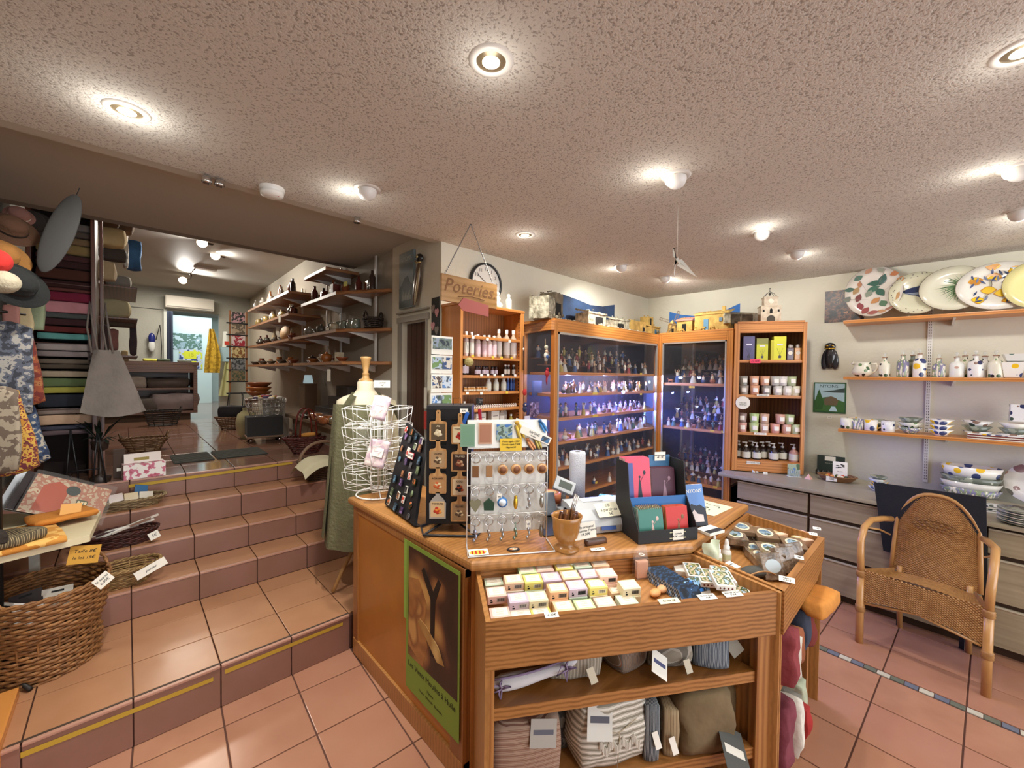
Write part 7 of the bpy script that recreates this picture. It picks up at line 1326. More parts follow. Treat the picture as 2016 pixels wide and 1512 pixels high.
# windmill at the corner
t=thing('model_windmill','ochre model windmill with four lattice sails at the cabinet corner','model windmill',FC2.w(.06,.14,ZT2),-60)
MB().lathe([(.045,0),(.042,.03),(.038,.085),(.040,.09),(.0,.135)],20,caps=False).build('tower',ST2,t); MB().box(-.010,.010,-.046,-.04,0,.045).build('doorway',DKO,t)
for a in (20,110,200,290):
    mb=MB(); mb.T=Matrix.Translation((0,-.05,.09))@Matrix.Rotation(r(a),4,'Y'); mb.box(-.003,.003,-.002,.002,0,.13); mb.box(-.003,.022,-.001,.001,.128,.132); mb.box(.020,.024,-.001,.001,.035,.132)
    for k in range(6): mb.box(.0,.022,-.001,.001,.035+.017*k,.038+.017*k)
    mb.build('sail',mat('6A5A44',.7),t)
house(FC2,c2x(1352,.13),.13,ZT2,.13,.11,.085,ST2,'small ochre house with a pink flower wall before the blue banner',11,(.5,.25,.7),roofm=mat('C88A7A',.9,bump=.5),name='creche_house')
house(FC2,c2x(1405,.14),.14,ZT2,.26,.12,.115,ST2,'long ochre farmhouse with blue door and chimney before the blue banner',12,(.35,.14,.7),doorm=mat('5A8AA8',.6),win=1,chim=True,stones=24)
C3T=Fr(3.706,1.204,-60); ZT3=2.019
t=thing('creche_shelter','dark stone shelter with plank roof on two posts on the candle cabinet','model house',C3T.w(.06,.12,ZT3),-60,'model houses on the cabinet tops'); MB().box(-.10,.11,.03,.06,0,.09).build('rear_wall',ST3,t); mb=MB(); mb.add([(-.12,-.06,.075),(.12,-.06,.065),(.12,.07,.09),(-.12,.07,.105),(-.12,-.06,.083),(.12,-.06,.073),(.12,.07,.098),(-.12,.07,.113)],[(0,3,2,1),(4,5,6,7),(0,1,5,4),(1,2,6,5),(2,3,7,6),(3,0,4,7)]); mb.build('plank_roof',ST3,t); MB().cyl((0,-.05,0),(0,-.05,.075),.006).build('post',ST3,t); MB().cyl((.10,-.05,0),(.10,-.05,.07),.006).build('post',ST3,t); mb=MB(); mb.box(-.125,-.08,-.05,.05,0,.085); rocky(mb,3,.004,3).build('side_wall',ST1,t)
t=thing('model_bell_tower','tall pale model bell tower with clock and iron belfry on the candle cabinet','model tower',C3T.w(.285,.12,ZT3),-60)
PT=mat('D9CDB8',.8,noise=.2,nscale=26,h2='B8A48C',bump=.4,bscale=50); MB().bevbox(-.075,.075,-.045,.045,0,.135,.003).build('base_block',PT,t); MB().bevbox(-.05,.05,-.035,.035,.135,.21,.003).build('upper_block',PT,t); MB().bevbox(-.08,.08,-.05,.05,.13,.138,.001).build('ledge',PT,t); MB().bevbox(-.055,.055,-.04,.04,.207,.214,.001).build('ledge',PT,t)
mb=MB(); mb.xz([(-.03,0),(.03,0),(.03,.035),(.018,.052),(0,.058),(-.018,.052),(-.03,.035)],-.047,-.04); mb.build('archway',mat('4A443C',.9),t); mb=MB(); mb.xz([(-.01,.075),(.01,.075),(.01,.105),(0,.118),(-.01,.105)],-.0465,-.04); mb.build('window_hole',DKO,t)
for s_ in (-1,1): mb=MB(); mb.xz([(s_*.055-.007,.085),(s_*.055+.007,.085),(s_*.055+.007,.105),(s_*.055-.007,.105)],-.0465,-.04); mb.build('window_hole',DKO,t)
mb=MB(); mb.T=Matrix.Translation((0,-.036,.175))@Matrix.Rotation(PI/2,4,'X'); mb.lathe([(0,.002),(.02,.002),(.021,0)],18,caps=False); mb.build('clock_face',mat('E4DCC8',.6),t)
mb=MB()
for sx in (-.045,.045):
    for sy in (-.03,.03): mb.tube([(sx,sy,.214),(sx*.5,sy*.5,.245),(0,0,.262)],.002,5)
mb.tube([(0,0,.26),(0,0,.285)],.002,5); mb.ell((0,0,.288),.005,.005,.005,7,5); mb.ell((0,0,.24),.010,.010,.012,8,6); mb.build('belfry',mat('4A4640',.5,.5),t)
# ================================================================ mannequin with apron
MC=Vector((1.11,2.53,.197)); FM_=Fr(MC.x,MC.y,-22); t=thing('dress_form','cream torso dress form on a wooden tripod wearing a green apron','mannequin',MC,-22)
CREAM=mat('D6CCB0',.7,bump=.15,bscale=80); WD=mat('B58C56',.4,coat=.3)
mb=MB()
prof=[(.86,.13,.10),(.92,.165,.115),(1.0,.17,.12),(1.08,.145,.105),(1.14,.13,.095),(1.20,.145,.105),(1.27,.165,.115),(1.33,.175,.11),(1.38,.17,.095),(1.405,.13,.08),(1.425,.07,.065),(1.45,.052,.055),(1.49,.052,.052),(1.50,.045,.045),(1.501,.0,.0)]
n=26; vs=[(a*math.cos(2*PI*i/n),b*math.sin(2*PI*i/n),z-.197) for z,a,b in prof for i in range(n)]
mb.add(vs,[(j*n+i,j*n+(i+1)%n,(j+1)*n+(i+1)%n,(j+1)*n+i) for j in range(len(prof)-1) for i in range(n)],0,True); mb.add([(v[0],v[1],v[2]) for v in vs[:n]],[tuple(range(n-1,-1,-1))]); mb.build('torso',CREAM,t)
MB().lathe([(.045,1.303),(.042,1.315),(.022,1.322),(.020,1.345),(.024,1.35),(.015,1.36),(.022,1.40),(.030,1.44),(.034,1.45),(.030,1.46),(.0,1.462)],20,caps=False).build('neck_finial',WD,t)
MB().tube([(0,0,.25),(0,0,.70)],.014,10).build('pole',WD,t); MB().ell((0,0,.30),.026,.026,.03,12,8).build('pole_knob',WD,t)
for a in (200,320,80): c,s_=math.cos(r(a)),math.sin(r(a)); MB().tube([(0,0,.32),(.06*c,.06*s_,.27),(.14*c,.14*s_,.13),(.20*c,.20*s_,.0+.012)],.012,8).build('leg',WD,t)
GA=mat('6D6B4E',.9,noise=.15,nscale=18,bump=.5,bscale=60); t=thing('apron','sage green crossover linen apron hanging on the dress form','apron',MC,-22)
def apr(u,v):
    a=-PI*.02+PI*1.02*u+PI; z=1.36-.197-(v*.87); w=.19+.05*v+.006*math.sin(26*u+3*v)*min(1,v*3); d=.14+.06*v
    top=.0 if .15<u<.85 else 0
    return (w*math.cos(a)*1.0,d*math.sin(a)+.008*math.sin(30*u),z if v>0 else z)
mb=MB(); mb.grid(lambda u,v:apr(u,v),44,30); mb.build('front_cloth',GA,t)
def apb(u,v): a=PI*1.15*u-PI*.05; z=1.12-.197-(v*.58); return ((.20+.05*v+.006*math.sin(22*u))*math.cos(a),(.15+.05*v)*math.sin(a),z)
mb=MB(); mb.grid(apb,30,14); mb.build('back_cloth',GA,t)
for s_,m_ in ((-1,GA),(1,GA)):
    mb=MB(); pts=[(s_*.11,-.135,1.16),(s_*.085,-.10,1.20),(s_*.06,-.0,1.235),(s_*.0,.09,1.19),(-s_*.08,.12,1.05)]
    for k in range(4):
        p,q_=Vector(pts[k]),Vector(pts[k+1]); mb.add([p+Vector((-.022,0,0)),p+Vector((.022,0,0)),q_+Vector((.022,0,0)),q_+Vector((-.022,0,0))],[(0,1,2,3),(3,2,1,0)],0,True)
    mb.build('shoulder_strap',m_,t)
t=thing('scarf','beige linen shirt draped over the right shoulder of the dress form','cloth',MC,-22)
mb=MB(); mb.grid(lambda u,v:(.04+.15*u+.02*v,-.125+.03*math.sin(9*u)+.20*(0)-.02*v*0,1.19+.03*math.sin(PI*u)-.045*u*u*3-.42*v),14,16); mb.build('draped_cloth',mat('B9AE90',.9,noise=.2,nscale=30,bump=.4,bscale=40),t)
mb=MB(); mb.grid(lambda u,v:(.05+.13*u,-.13+.24*v,1.20+.03*math.sin(PI*v)-.05*u),8,10); mb.build('shoulder_fold',mat('B9AE90',.9,noise=.2,nscale=30,bump=.4,bscale=40),t)
# ================================================================ wicker helper
def basket(P,label,rx0,ry0,rx1,ry1,h,hexc,rz=0,rings=None,handles=True,waist=0,amp=.004,nseg=56,group=None,scale_z=0,cat='basket',name='wicker_basket',tr=.0055,h2=None):
    t=thing(name,label,cat,P,rz,group); m=mat(hexc,.6,noise=.3,nscale=40,h2=h2,bump=.3,bscale=120); rings=rings or max(5,int(h/.013)); mb=MB()
    for k in range(rings):
        f=k/(rings-1); w_=1-waist*math.exp(-((f-.42)/.12)**2); rx=(rx0+(rx1-rx0)*f)*w_; ry=(ry0+(ry1-ry0)*f)*w_
        mb.tube([((rx+amp*math.sin(nseg/4*a+k*PI))*math.cos(a),(ry+amp*math.sin(nseg/4*a+k*PI))*math.sin(a),.005+(h-.01)*f+.002*math.sin(3*a+k)) for a in [2*PI*q/nseg for q in range(nseg)]],tr,5,closed=True)
    mb.build('weave',m,t)
    mb=MB(); ns=nseg//4
    for q in range(ns):
        a=2*PI*(q+.5)/ns; pts=[]
        for k in range(7): f=k/6; w_=1-waist*math.exp(-((f-.42)/.12)**2); pts.append(((rx0+(rx1-rx0)*f)*w_*math.cos(a),(ry0+(ry1-ry0)*f)*w_*math.sin(a),.004+(h-.006)*f))
        mb.tube(pts,.0045,5)
    mb.lathe([(0,.004),(1,.006)],24,sx=rx0,sy=ry0,caps=False); mb.build('stakes',m,t)
    mb=MB()
    for ph in (0,PI): mb.tube([((rx1+.006*math.cos(14*a+ph))*math.cos(a),(ry1+.006*math.cos(14*a+ph))*math.sin(a),h+.006*math.sin(14*a+ph)) for a in [2*PI*q/84 for q in range(84)]],.006,6,closed=True)
    mb.build('rim',m,t)
    if handles:
        for s_ in (0,PI):
            mb=MB()
            for ph in (0,PI): mb.tube([(rx1*math.cos(s_+(i/12-.5)*.9)*1.0+.004*math.cos(i*1.6+ph),ry1*math.sin(s_+(i/12-.5)*.9),h+.055*math.sin(PI*i/12)+.004*math.sin(i*1.6+ph)) for i in range(13)],.006,6)
            mb.build('handle',m,t)
    return t
WK='9A6A3A'
P=Vector((-.275,2.80,.197)); basket(P,'big round waisted wicker basket with two handles on the landing',.175,.165,.215,.195,.37,WK,40,rings=27,waist=.10,nseg=72,tr=.0075,amp=.006,h2='6A4424')
for i,(x,y,z,ry_,c,l) in enumerate(((-.38,2.74,.50,.3,'E9E4DC','white carded accessory at the left in the big basket'),(-.33,2.80,.51,-.2,'3A3438','dark boxed accessory in the big basket'),(-.24,2.80,.50,.1,'E4DED2','white carded accessory in the middle of the big basket'),(-.33,2.69,.50,.5,'DCD8D4','film-wrapped card near the handle of the big basket'),(-.28,2.86,.47,.6,'5A4A40','brown packet deep in the big basket'))):
    t=thing('carded_item',l,'package',(x,y,z),rot=(r(-35+10*i),ry_,r(15*i-20))); MB().bevbox(-.05,.05,-.008,.008,-.05,.04,.002).build('packet',mat(c,.35,coat=.5),t); MB().box(-.02,.02,-.009,-.008,.02,.028).build('print',INK,t)
P=ony(203,1142,2.59); pricetag(Vector((P.x,P.y-.0,P.z)),'le savon|6.50€','white diamond-tilted price card on the big basket rim',.062,.05,(r(-15),r(-42),r(-5)),size=.016)
def onst(px,py,z): P=onz(px,py,z); return Vector((P.x,P.y,z))
basket(Vector((-.02,3.11,.357)),'empty pale oval wicker basket on the lowest upper step',.10,.055,.16,.10,.105,'A88654',8,rings=9,handles=False,nseg=48,h2='7A5E36')
P=ony(297,1117,3.02); pricetag(Vector((P.x,3.005,P.z)),'panier','white price card on the empty oval basket',.14,.045,(r(-10),r(-24),0),size=.02)
basket(Vector((-.03,3.36,.505)),'dark red-brown oval basket of wrapped incense on the middle step',.13,.06,.17,.09,.08,'4E1E16',4,rings=7,handles=False,nseg=48,h2='2E120E')
for i in range(9):
    t=thing('wrapped_stick',f'thin film-wrapped incense bundle, {ORD[i]} in the dark red basket','incense',(-.06+.012*i,3.34+.01*math.sin(i*2),.60+.003*i),rot=(0,r(82-4*(i%3)),r(8*math.sin(i))),group='incense bundles in the dark red basket'); MB().bevbox(-.006,.006,-.008,.008,-.11,.11,.002).build('packet',mat(['C9BCB0','8A6A5A','D8D4CC','4A3430'][i%4],.2,coat=.6),t)
P=ony(303,1050,3.30); pricetag(Vector((P.x,3.262,P.z)),'5€','white price card at the right end of the dark red basket',.05,.045,(r(-5),r(-22),0),size=.022)
basket(Vector((.0,3.62,.66)),'flat pale wicker tray of wrapped goods on the upper step',.15,.07,.19,.10,.06,'9A8460',3,rings=6,handles=False,nseg=48,h2='6E5A3C')
for i,(x,c,l,h) in enumerate(((-.12,'5A4A3A','brown printed packet at the left in the flat tray',.05),(-.05,'8A6A58','pinkish packet in the flat tray',.055),(.02,'B9A070','gold packet in the middle of the flat tray',.05),(.09,'D8D0C0','white film packet at the right of the flat tray',.045),(.06,'3E6A94','blue print standing behind the flat tray goods',.09))):
    t=thing('packet',l,'package',(x,3.62+(.05 if i==4 else -.01*i%2*.01),.70),rot=(r(-30),r(8*i-14),r(4*i))); MB().bevbox(-.035,.035,-.006,.006,0,h,.002).build('wrap',mat(c,.25,coat=.6),t)
# floral file box on the stair head
P=onst(290,948,.81); t=thing('flower_box','white box printed with pink flowers holding cards at the stair head','box',(.085,3.835,.81),7)
MB().bevbox(-.11,.11,-.055,.055,0,.10,.002).build('carton',blotch(['EFE8E2','EFE8E2','C9748A','B85A6A','6A7A6A'],30,.6,seed=6),t); MB().box(-.10,.095,.01,.016,.08,.165).build('card_front',mat('E9E0D8',.7),t); MB().box(-.05,.03,.009,.01,.115,.135).build('card_print',mat('9A8A4A',.7),t)
# ---- display table at the left with placemats
t=thing('display_table','white topped low display table at the left above the wicker basket','table',(-.36,2.95,.197))
ZTb=.80; mb=MB(); mb.prism([(-.185,-.42),(.235,-.30),(.26,.16),(-.185,.42)],ZTb-.197-.03,ZTb-.197); mb.build('table_top',mat('CFC3A0',.5),t)
for x,y in ((-.15,-.34),(.02,.16),(-.15,.34)): MB().bevbox(x-.018,x+.018,y-.018,y+.018,0,ZTb-.227,.003).build('leg',mat('B8B4A8',.5),t)
cloth(Vector((-.37,2.74,ZTb)),'yellow floral folded tablecloth spread on the display table','cloth',.30,.34,.025,blotch(['C98A3A','E0B060','B8772A','D8A050'],12,.9,seed=2),rz=12,seed=31,name='folded_cloth',amp=.006,rnd_=.1)
cloth(Vector((-.40,2.62,ZTb+.026)),'brown and cream checked scarf lying on the yellow cloth','scarf',.30,.13,.045,stripes(['5A4E38','B8A880','6A5A40','4A4030'],20,'X'),rz=28,seed=32,name='scarf',amp=.012)
cloth(Vector((-.23,2.93,ZTb+.026)),'orange folded napkin at the back of the display table','cloth',.22,.16,.03,mat('C07A2E',.9,bump=.4,bscale=40),rz=20,seed=33,name='folded_cloth')
cloth(Vector((-.42,2.58,ZTb+.05)),'dark tassel bundle at the near edge of the display table','scarf',.12,.08,.05,mat('2E2620',.95,bump=.8,bscale=60),rz=20,seed=34,name='scarf_bundle',amp=.01)
P=ony(168,1083,2.70); t=thing('price_note','yellow handwritten price card hanging from the display table','note',(P.x,2.655,P.z),rot=(r(-5),r(10),r(0))); MB().box(-.05,.05,-.001,0,-.045,.035).build('card',mat('C8963A',.8),t); text('Taille 8€',.02,INK,t,(0,-.0015,.01),shear=.2); text('le lot 15€',.018,INK,t,(0,-.0015,-.018),shear=.2)
# wrapped prints leaning on the table
for i,(x,y,a,c,l) in enumerate(((-.335,3.10,-8,'DDE2EA','white backing boards behind the wrapped house print'),(-.30,3.05,-8,'3A3436','dark edged print behind the wrapped house print'),(-.265,3.00,-8,None,'film-wrapped print of an orange house with green window'))):
    t=thing('wrapped_print',l,'print',(x+.02,y,ZTb+.012),rot=(r(-42),r(28),r(8))); t.scale=(.82,)*3
    if c: MB().bevbox(-.20,.17,-.006,.006,.0,.27,.002).build('board',mat(c,.3,coat=.6),t)
    else:
        MB().bevbox(-.19,.18,-.004,.004,.0,.26,.002).build('picture',blotch(['B8A288','A8705A','C0AE92','96522E'],24,.3,seed=5,coat=.7),t)
        mb=MB(); mb.xz([(-.14,.02),(-.02,.02),(-.02,.20),(-.08,.235),(-.14,.19)],-.0056,-.004); mb.build('orange_house_print',mat('A84424',.4,coat=.6),t); mb=MB(); mb.T=Matrix.Translation((.0,-.006,.19))@Matrix.Rotation(PI/2,4,'X'); mb.lathe([(0,0),(.034,0)],20,caps=False); mb.build('dark_disc_print',mat('24322E',.4,coat=.6),t)
        MB().box(.035,.09,-.0062,-.005,.08,.14).build('window_print',mat('4A5238',.4,coat=.6),t)
        for a in range(2):
            for b in range(3): MB().box(.041+.016*b,.053+.016*b,-.0068,-.006,.088+.024*a,.106+.024*a).build('pane_print',mat('D8C8A0',.5),t)
        mb=MB(); mb.grid(lambda u,v:(-.20+.40*u,-.012-.004*math.sin(8*u+6*v),-.01+.29*v),14,10); mb.build('film',glass('F2F0EC',.18,.08),t)
t=thing('price_note','pale orange price slip under the wrapped house print','note',(-.20,2.90,ZTb+.07),rot=(r(-30),r(5),0)); MB().box(-.035,.035,-.001,0,-.03,.03).build('card',mat('D8A05A',.8),t)
# ---- textile shelving facing the stairs
TX=Fr(-.42,3.86,0); tw=.255; t=thing('textile_shelf','tall dark wooden shelving packed with folded linens at the top of the stairs','shelving',(-.42,3.86,.81))
for x in (-.02,tw): MB().bevbox(x,x+.022,-.02,.40,0,1.86,.003).build('upright',wood('6A3A22','3E2014',8,axis='Z'),t)
MB().bevbox(tw+.04,tw+.058,-.02,.0,0,1.86,.003).build('upright',wood('6A3A22','3E2014',8,axis='Z'),t)
MB().box(0,tw,.38,.40,0,1.86).build('back_board',mat('241612',.8),t)
stk=[(431,445,'6A625C','grey'),(447,458,'574A40','taupe'),(461,474,'7A6244','tan'),(475,494,'8A7448','ochre'),(497,508,'4A2A28','maroon'),(509,522,'3A1F1E','dark plum'),(524,545,'4E2A1E','chestnut'),(548,562,'3A1C18','oxblood'),(563,569,'6A3A34','dull red'),(570,588,'7A1F38','raspberry'),(589,611,'C98A90','pink'),(612,622,'4E5452','slate'),(623,636,'3E2024','burgundy'),(638,650,'5E2420','brick'),(652,664,'5E9A96','turquoise'),(672,686,'A09490','pale grey'),(687,698,'8A7E7C','grey lilac'),(703,712,'6A5E50','brown grey'),(713,722,'4E4438','dark taupe'),(726,738,'A0907A','beige'),(740,757,'5A6A44','moss green'),(758,770,'9A9440','olive yellow'),(772,797,'20242E','navy'),(800,811,'8A7A70','grey rose'),(812,832,'C0A084','sand'),(834,842,'3A3A48','dark blue'),(843,852,'5A4A4E','mauve')]
for i,(y0,y1,c,cn) in enumerate(stk):
    z1_=TX.hit(130,y0+4,0)[1]; z0_=TX.hit(130,y1+4,0)[1]; h=z1_-z0_
    me=soft(tw-.012,.32,h*.96,mat(c,.95,noise=.15,nscale=18,bump=.35,bscale=30),i,5,.10,.004,10)
    o=put('folded_linen',me,None,(-.42+.01+tw/2,3.86+.17,z0_)); tag(o,f'{cn} folded linen stack in the dark shelving, {ORD[i] if i<24 else ["twenty-fifth","twenty-sixth","twenty-seventh"][i-24]} from the top','linen','folded linens in the dark shelving')
for i in range(7): pass
t['label']='tall dark wooden shelving packed with folded linens at the top of the stairs'
for z in (1.30,1.72,2.10): MB().bevbox(0,tw,-.0,.36,z-.81-.004,z-.81,.001).build('shelf',wood('5A3220','341A10',8),t)
# hat rack and hanging cloths at the left edge
def hang(px,py,Y,w,h,m,label,cat,seed=0,name='hanging_cloth',ry=0,d=.035,rz=0,rnd_=.3):
    P=ony(px,py,Y); o=put(name,soft(w,d,h,m,seed,6,rnd_,.012,9,z0=False),None,(P.x,Y,P.z-h),rot=(0,r(ry),r(rz))); return tag(o,label,cat)
hang(14,640,2.55,.13,.36,blotch(['2A2C34','4A4E5A','8A8680','3A3A40'],42,.9,seed=2),'grey patterned scarf at the left edge above the yellow patchwork','scarf',1)
hang(52,640,2.75,.11,.34,blotch(['5A1E16','7A3A20','8A5A34','4E1A12'],40,.9,seed=3),'rust red printed cloth hanging beside the grey scarf','cloth',2,ry=-8)
hang(22,770,2.5,.15,.32,blotch(['9A6A1E','5A2028','B08A3A','7A2420','A89A80'],38,.9,seed=4),'yellow and red patchwork cloth hanging at the left edge','cloth',3,ry=-10)
hang(60,765,2.8,.12,.34,blotch(['1E2A44','34445E','9A9486','1A243A'],44,.9,seed=5),'blue and white patchwork cloth hanging behind the yellow one','cloth',4,ry=-12)
hang(5,770,2.35,.08,.30,blotch(['5A4C40','8A7E6C','3A3028'],38,.9,seed=6),'cream brown print cloth cut by the left picture edge','cloth',5)
def hat(px,py,Y,label,c,s=1,rot=(0,0,0),brim=.15,name='hat',c2=None):
    P=ony(px,py,Y); t=thing(name,label,'hat',P,rot=rot); t.scale=(s,)*3; m=mat(c,.9,noise=.15,nscale=20,bump=.3,bscale=60); MB().lathe([(brim,0),(brim*.98,.006),(.085,.01),(.08,.07),(.06,.095),(.0,.10)],26,caps=False,sy=.85).build('crown_and_brim',m,t); MB().lathe([(.087,.012),(.086,.032)],26,caps=False,sy=.85).build('hat_band',mat(c2 or '2A1E18',.8),t); return t
hat(22,452,2.6,'brown felt hat hanging tilted at the top left','4A2E1A',.55,(r(60),r(30),0),.15); hat(38,425,2.9,'dusty pink hat behind the brown felt hat','8A6258',.42,(r(70),r(20),0),.12,c2='D8CFC0'); hat(60,440,3.2,'dark knitted hat behind the pink hat','2A2420',.7,(r(80),0,0),.12)
hat(28,560,2.45,'black wide-brimmed hat hanging at the left edge','0E100F',.68,(r(65),r(38),r(10)),.15); hat(6,505,2.5,'orange straw hat behind the red ball cap','8A5C26',.5,(r(60),r(40),0),.16)
P=ony(3,515,2.3); t=thing('red_cap','round bright red knitted cap at the left picture edge','cap',P); MB().ell((-.012,0,0),.04,.036,.042,16,10).build('cap_body',mat('A81E16',.9,bump=.5,bscale=80),t)
P=ony(5,555,2.3); t=thing('cream_cap','cream knitted cap under the red one at the left picture edge','cap',P); MB().ell((0,0,0),.045,.04,.04,16,10).build('cap_body',mat('A09680',.9,bump=.5,bscale=80),t)
for px,py,Y,w,h,c,l in ((63,590,3.0,.085,.14,'7A8468','sage green pouch bag hanging by the linen shelving'),(38,600,2.9,.07,.13,'B9A882','cream and yellow pouch bag hanging by the black hat'),(22,600,2.8,.05,.10,'A8746A','pink pouch hanging left of the cream one')):
    hang(px,py,Y,w,h,mat(c,.85,noise=.1,bump=.2,bscale=50),l,'bag',int(px),'pouch_bag',d=.03,rnd_=.15)
t=thing('hat_rack','thin dark metal hat and scarf stand at the left edge','stand',(-.40,2.75,.197)); mb=MB(); mb.tube([(0,0,0),(0,0,2.0)],.012,8); 
for z in (1.0,1.35,1.6,1.85): mb.tube([(0,-.25,z),(.0,.3,z)],.006,6); mb.tube([(0,0,z),(.07,.1,z)],.006,6)
mb.tube([(-.1,-.15,0.01),(0,0,.06),(.1,.15,0.01)],.01,6); mb.tube([(-.1,.15,0.01),(0,0,.06),(.1,-.15,0.01)],.01,6); mb.build('rack_frame',mat('2A2420',.5,.5),t)
# dark grey oval board
A=ony(152,385,2.45); B=ony(82,535,2.45); c_=(A+B)/2; L_=(A-B).length; ang_=math.degrees(math.atan2((A-B).x,(A-B).z)); t=thing('oval_board','dark grey slim oval board hanging tilted in front of the linen shelving','board',c_,rot=(0,r(ang_),r(-12))); MB().ell((0,0,0),.044,.008,L_/2,20,14).build('board_body',mat('2E2C2A',.8),t); MB().tube([(0,0,L_/2),(0.0,0,L_/2+.03)],.0015,4).build('cord',INK,t)
# ---- tote bag and goods at the shelving end
t=thing('linen_tote','grey linen tote bag hanging at the end of the linen shelving','bag',(-.09,3.70,1.32),-6)
mb=MB(); mb.grid(lambda u,v:((u-.5)*(.12+.19*v)+.03*v,-.02*math.sin(PI*u)-.01*math.sin(7*u+4*v),.36-.40*v-.03*math.sin(PI*u)*v),16,16); mb.grid(lambda u,v:((.5-u)*(.12+.19*v)+.03*v,.02*math.sin(PI*u),.36-.40*v),12,12); mb.build('bag_body',mat('857C74',.95,noise=.15,nscale=12,bump=.7,bscale=24),t)
for x in (-.04,.03): MB().tube([(x,-.01,.34),(x-.02,-.005,.50),(x-.035,0,.66),(x-.05,.01,.50),(x-.03,.01,.34)],.006,6).build('strap',mat('776E66',.95),t)
for i,(px,py,Y,w,h,c,l) in enumerate(((212,440,4.4,.13,.13,'6A5038','brown folded blanket at the top of the cushion column'),(233,455,4.6,.16,.14,'7A5E44','dark tan folded blanket beside the brown one'),(215,480,4.5,.18,.14,'C9AE7A','sand coloured cushion in the cushion column'),(222,520,4.6,.16,.10,'4A4038','dark olive folded blanket in the cushion column'),(205,545,4.3,.12,.14,'B9A078','round beige cushion by the brass hook'),(232,575,4.8,.16,.10,'8A8478','grey striped cushion in the cushion column'),(225,620,4.8,.18,.15,'BBAE84','big square linen cushion low in the column'),(232,655,4.9,.20,.08,'5A4A3A','brown throw under the big linen cushion'))):
    hang(px,py-30,Y,w,h,mat(c,.95,noise=.15,nscale=14,bump=.4,bscale=24),l,'cushion',50+i,'cushion',d=.14,rnd_=.45)
hang(262,474,5.0,.105,.26,mat('3E6A94',.9,noise=.25,nscale=9,h2='24405E',bump=.3,bscale=30),'blue rectangular cushion sticking out at the top of the cushion column','cushion',60,'cushion',d=.10)
hang(247,455,4.7,.03,.30,mat('B9B2A4',.9),'pale grey cushion edge beside the blue cushion','cushion',61,'cushion',d=.12)
for i,(px,py,Y,w,h,c,l) in enumerate(((205,640,4.2,.05,.22,'3A2A26','dark straps hanging beside the linen tote'),(222,650,4.6,.06,.16,'8A5A50','pink patterned bags behind the linen tote'),(245,690,5.2,.05,.10,'C9B080','small plush toy at the cushion column foot'),(262,640,5.4,.05,.28,'4A3E40','dark blue edged cloth hanging behind the cushions'))):
    hang(px,py,Y,w,h,mat(c,.9,noise=.3,nscale=20),l,'bag' if i<2 else 'toy' if i==2 else 'cloth',70+i,'hanging_item')
t=thing('partition','dark wooden side partition supporting the cushion column','partition',(-.03,4.6,.81)); MB().bevbox(-.16,-.13,-.65,.9,0,1.7,.004).build('side_board',DARKW,t)
for z in (.55,.85,1.15,1.4): MB().bevbox(-.13,.10,-.1,.8,z,z+.012,.002).build('shelf',DARKW,t)
# palm plant on a stand, sign board at the stair head
t=thing('palm_plant','dried dark green palm fronds in a small stand at the stair head','plant',(-.13,3.83,.81)); MB().lathe([(.05,0),(.055,.03),(.012,.05),(.010,.20),(.04,.22),(.045,.27)],14).build('pot_stand',mat('2A1C14',.5),t)
mb=MB()
for i in range(22):
    a=i*2.4; l=.17+.05*math.sin(i); e_=.7+.5*math.sin(i*1.7); d_=Vector((math.cos(a)*.8,math.sin(a)*.6,e_)); s_=Vector((0,0,.27)); w_=Vector((-math.sin(a),math.cos(a),0))*.011
    mb.add([s_,s_+d_*l*.5+w_,s_+d_*l-Vector((0,0,.05)),s_+d_*l*.5-w_],[(0,1,2,3),(3,2,1,0)])
o=mb.build('frond',mat('1E3024',.7),t); o['kind']='stuff'
t=thing('sign_trestle','black folding wire trestle under the linen shelving','stand',(-.28,3.80,.81)); mb=MB()
for x in (0,.12): mb.tube([(x,-.06,0),(x+.02,.0,.36)],.005,5); mb.tube([(x+.06,-.04,0),(x+.02,.0,.36)],.005,5)
mb.tube([(0,-.04,.1),(.15,-.04,.1)],.004,5); mb.build('frame',BLACKM,t)
t=thing('price_board','small dark sign with white tag standing at the palm plant','sign',(-.04,3.88,.81)); MB().bevbox(-.03,.03,-.008,.008,0,.20,.002).build('board',mat('3E2A1C',.6),t); MB().box(-.012,.012,-.009,-.008,.05,.07).build('tag',PAPER,t)
# ================================================================ upper room
UF=.81
def gp(px,py,z=UF): P=onz(px,py,z); return Vector((P.x,P.y,z))
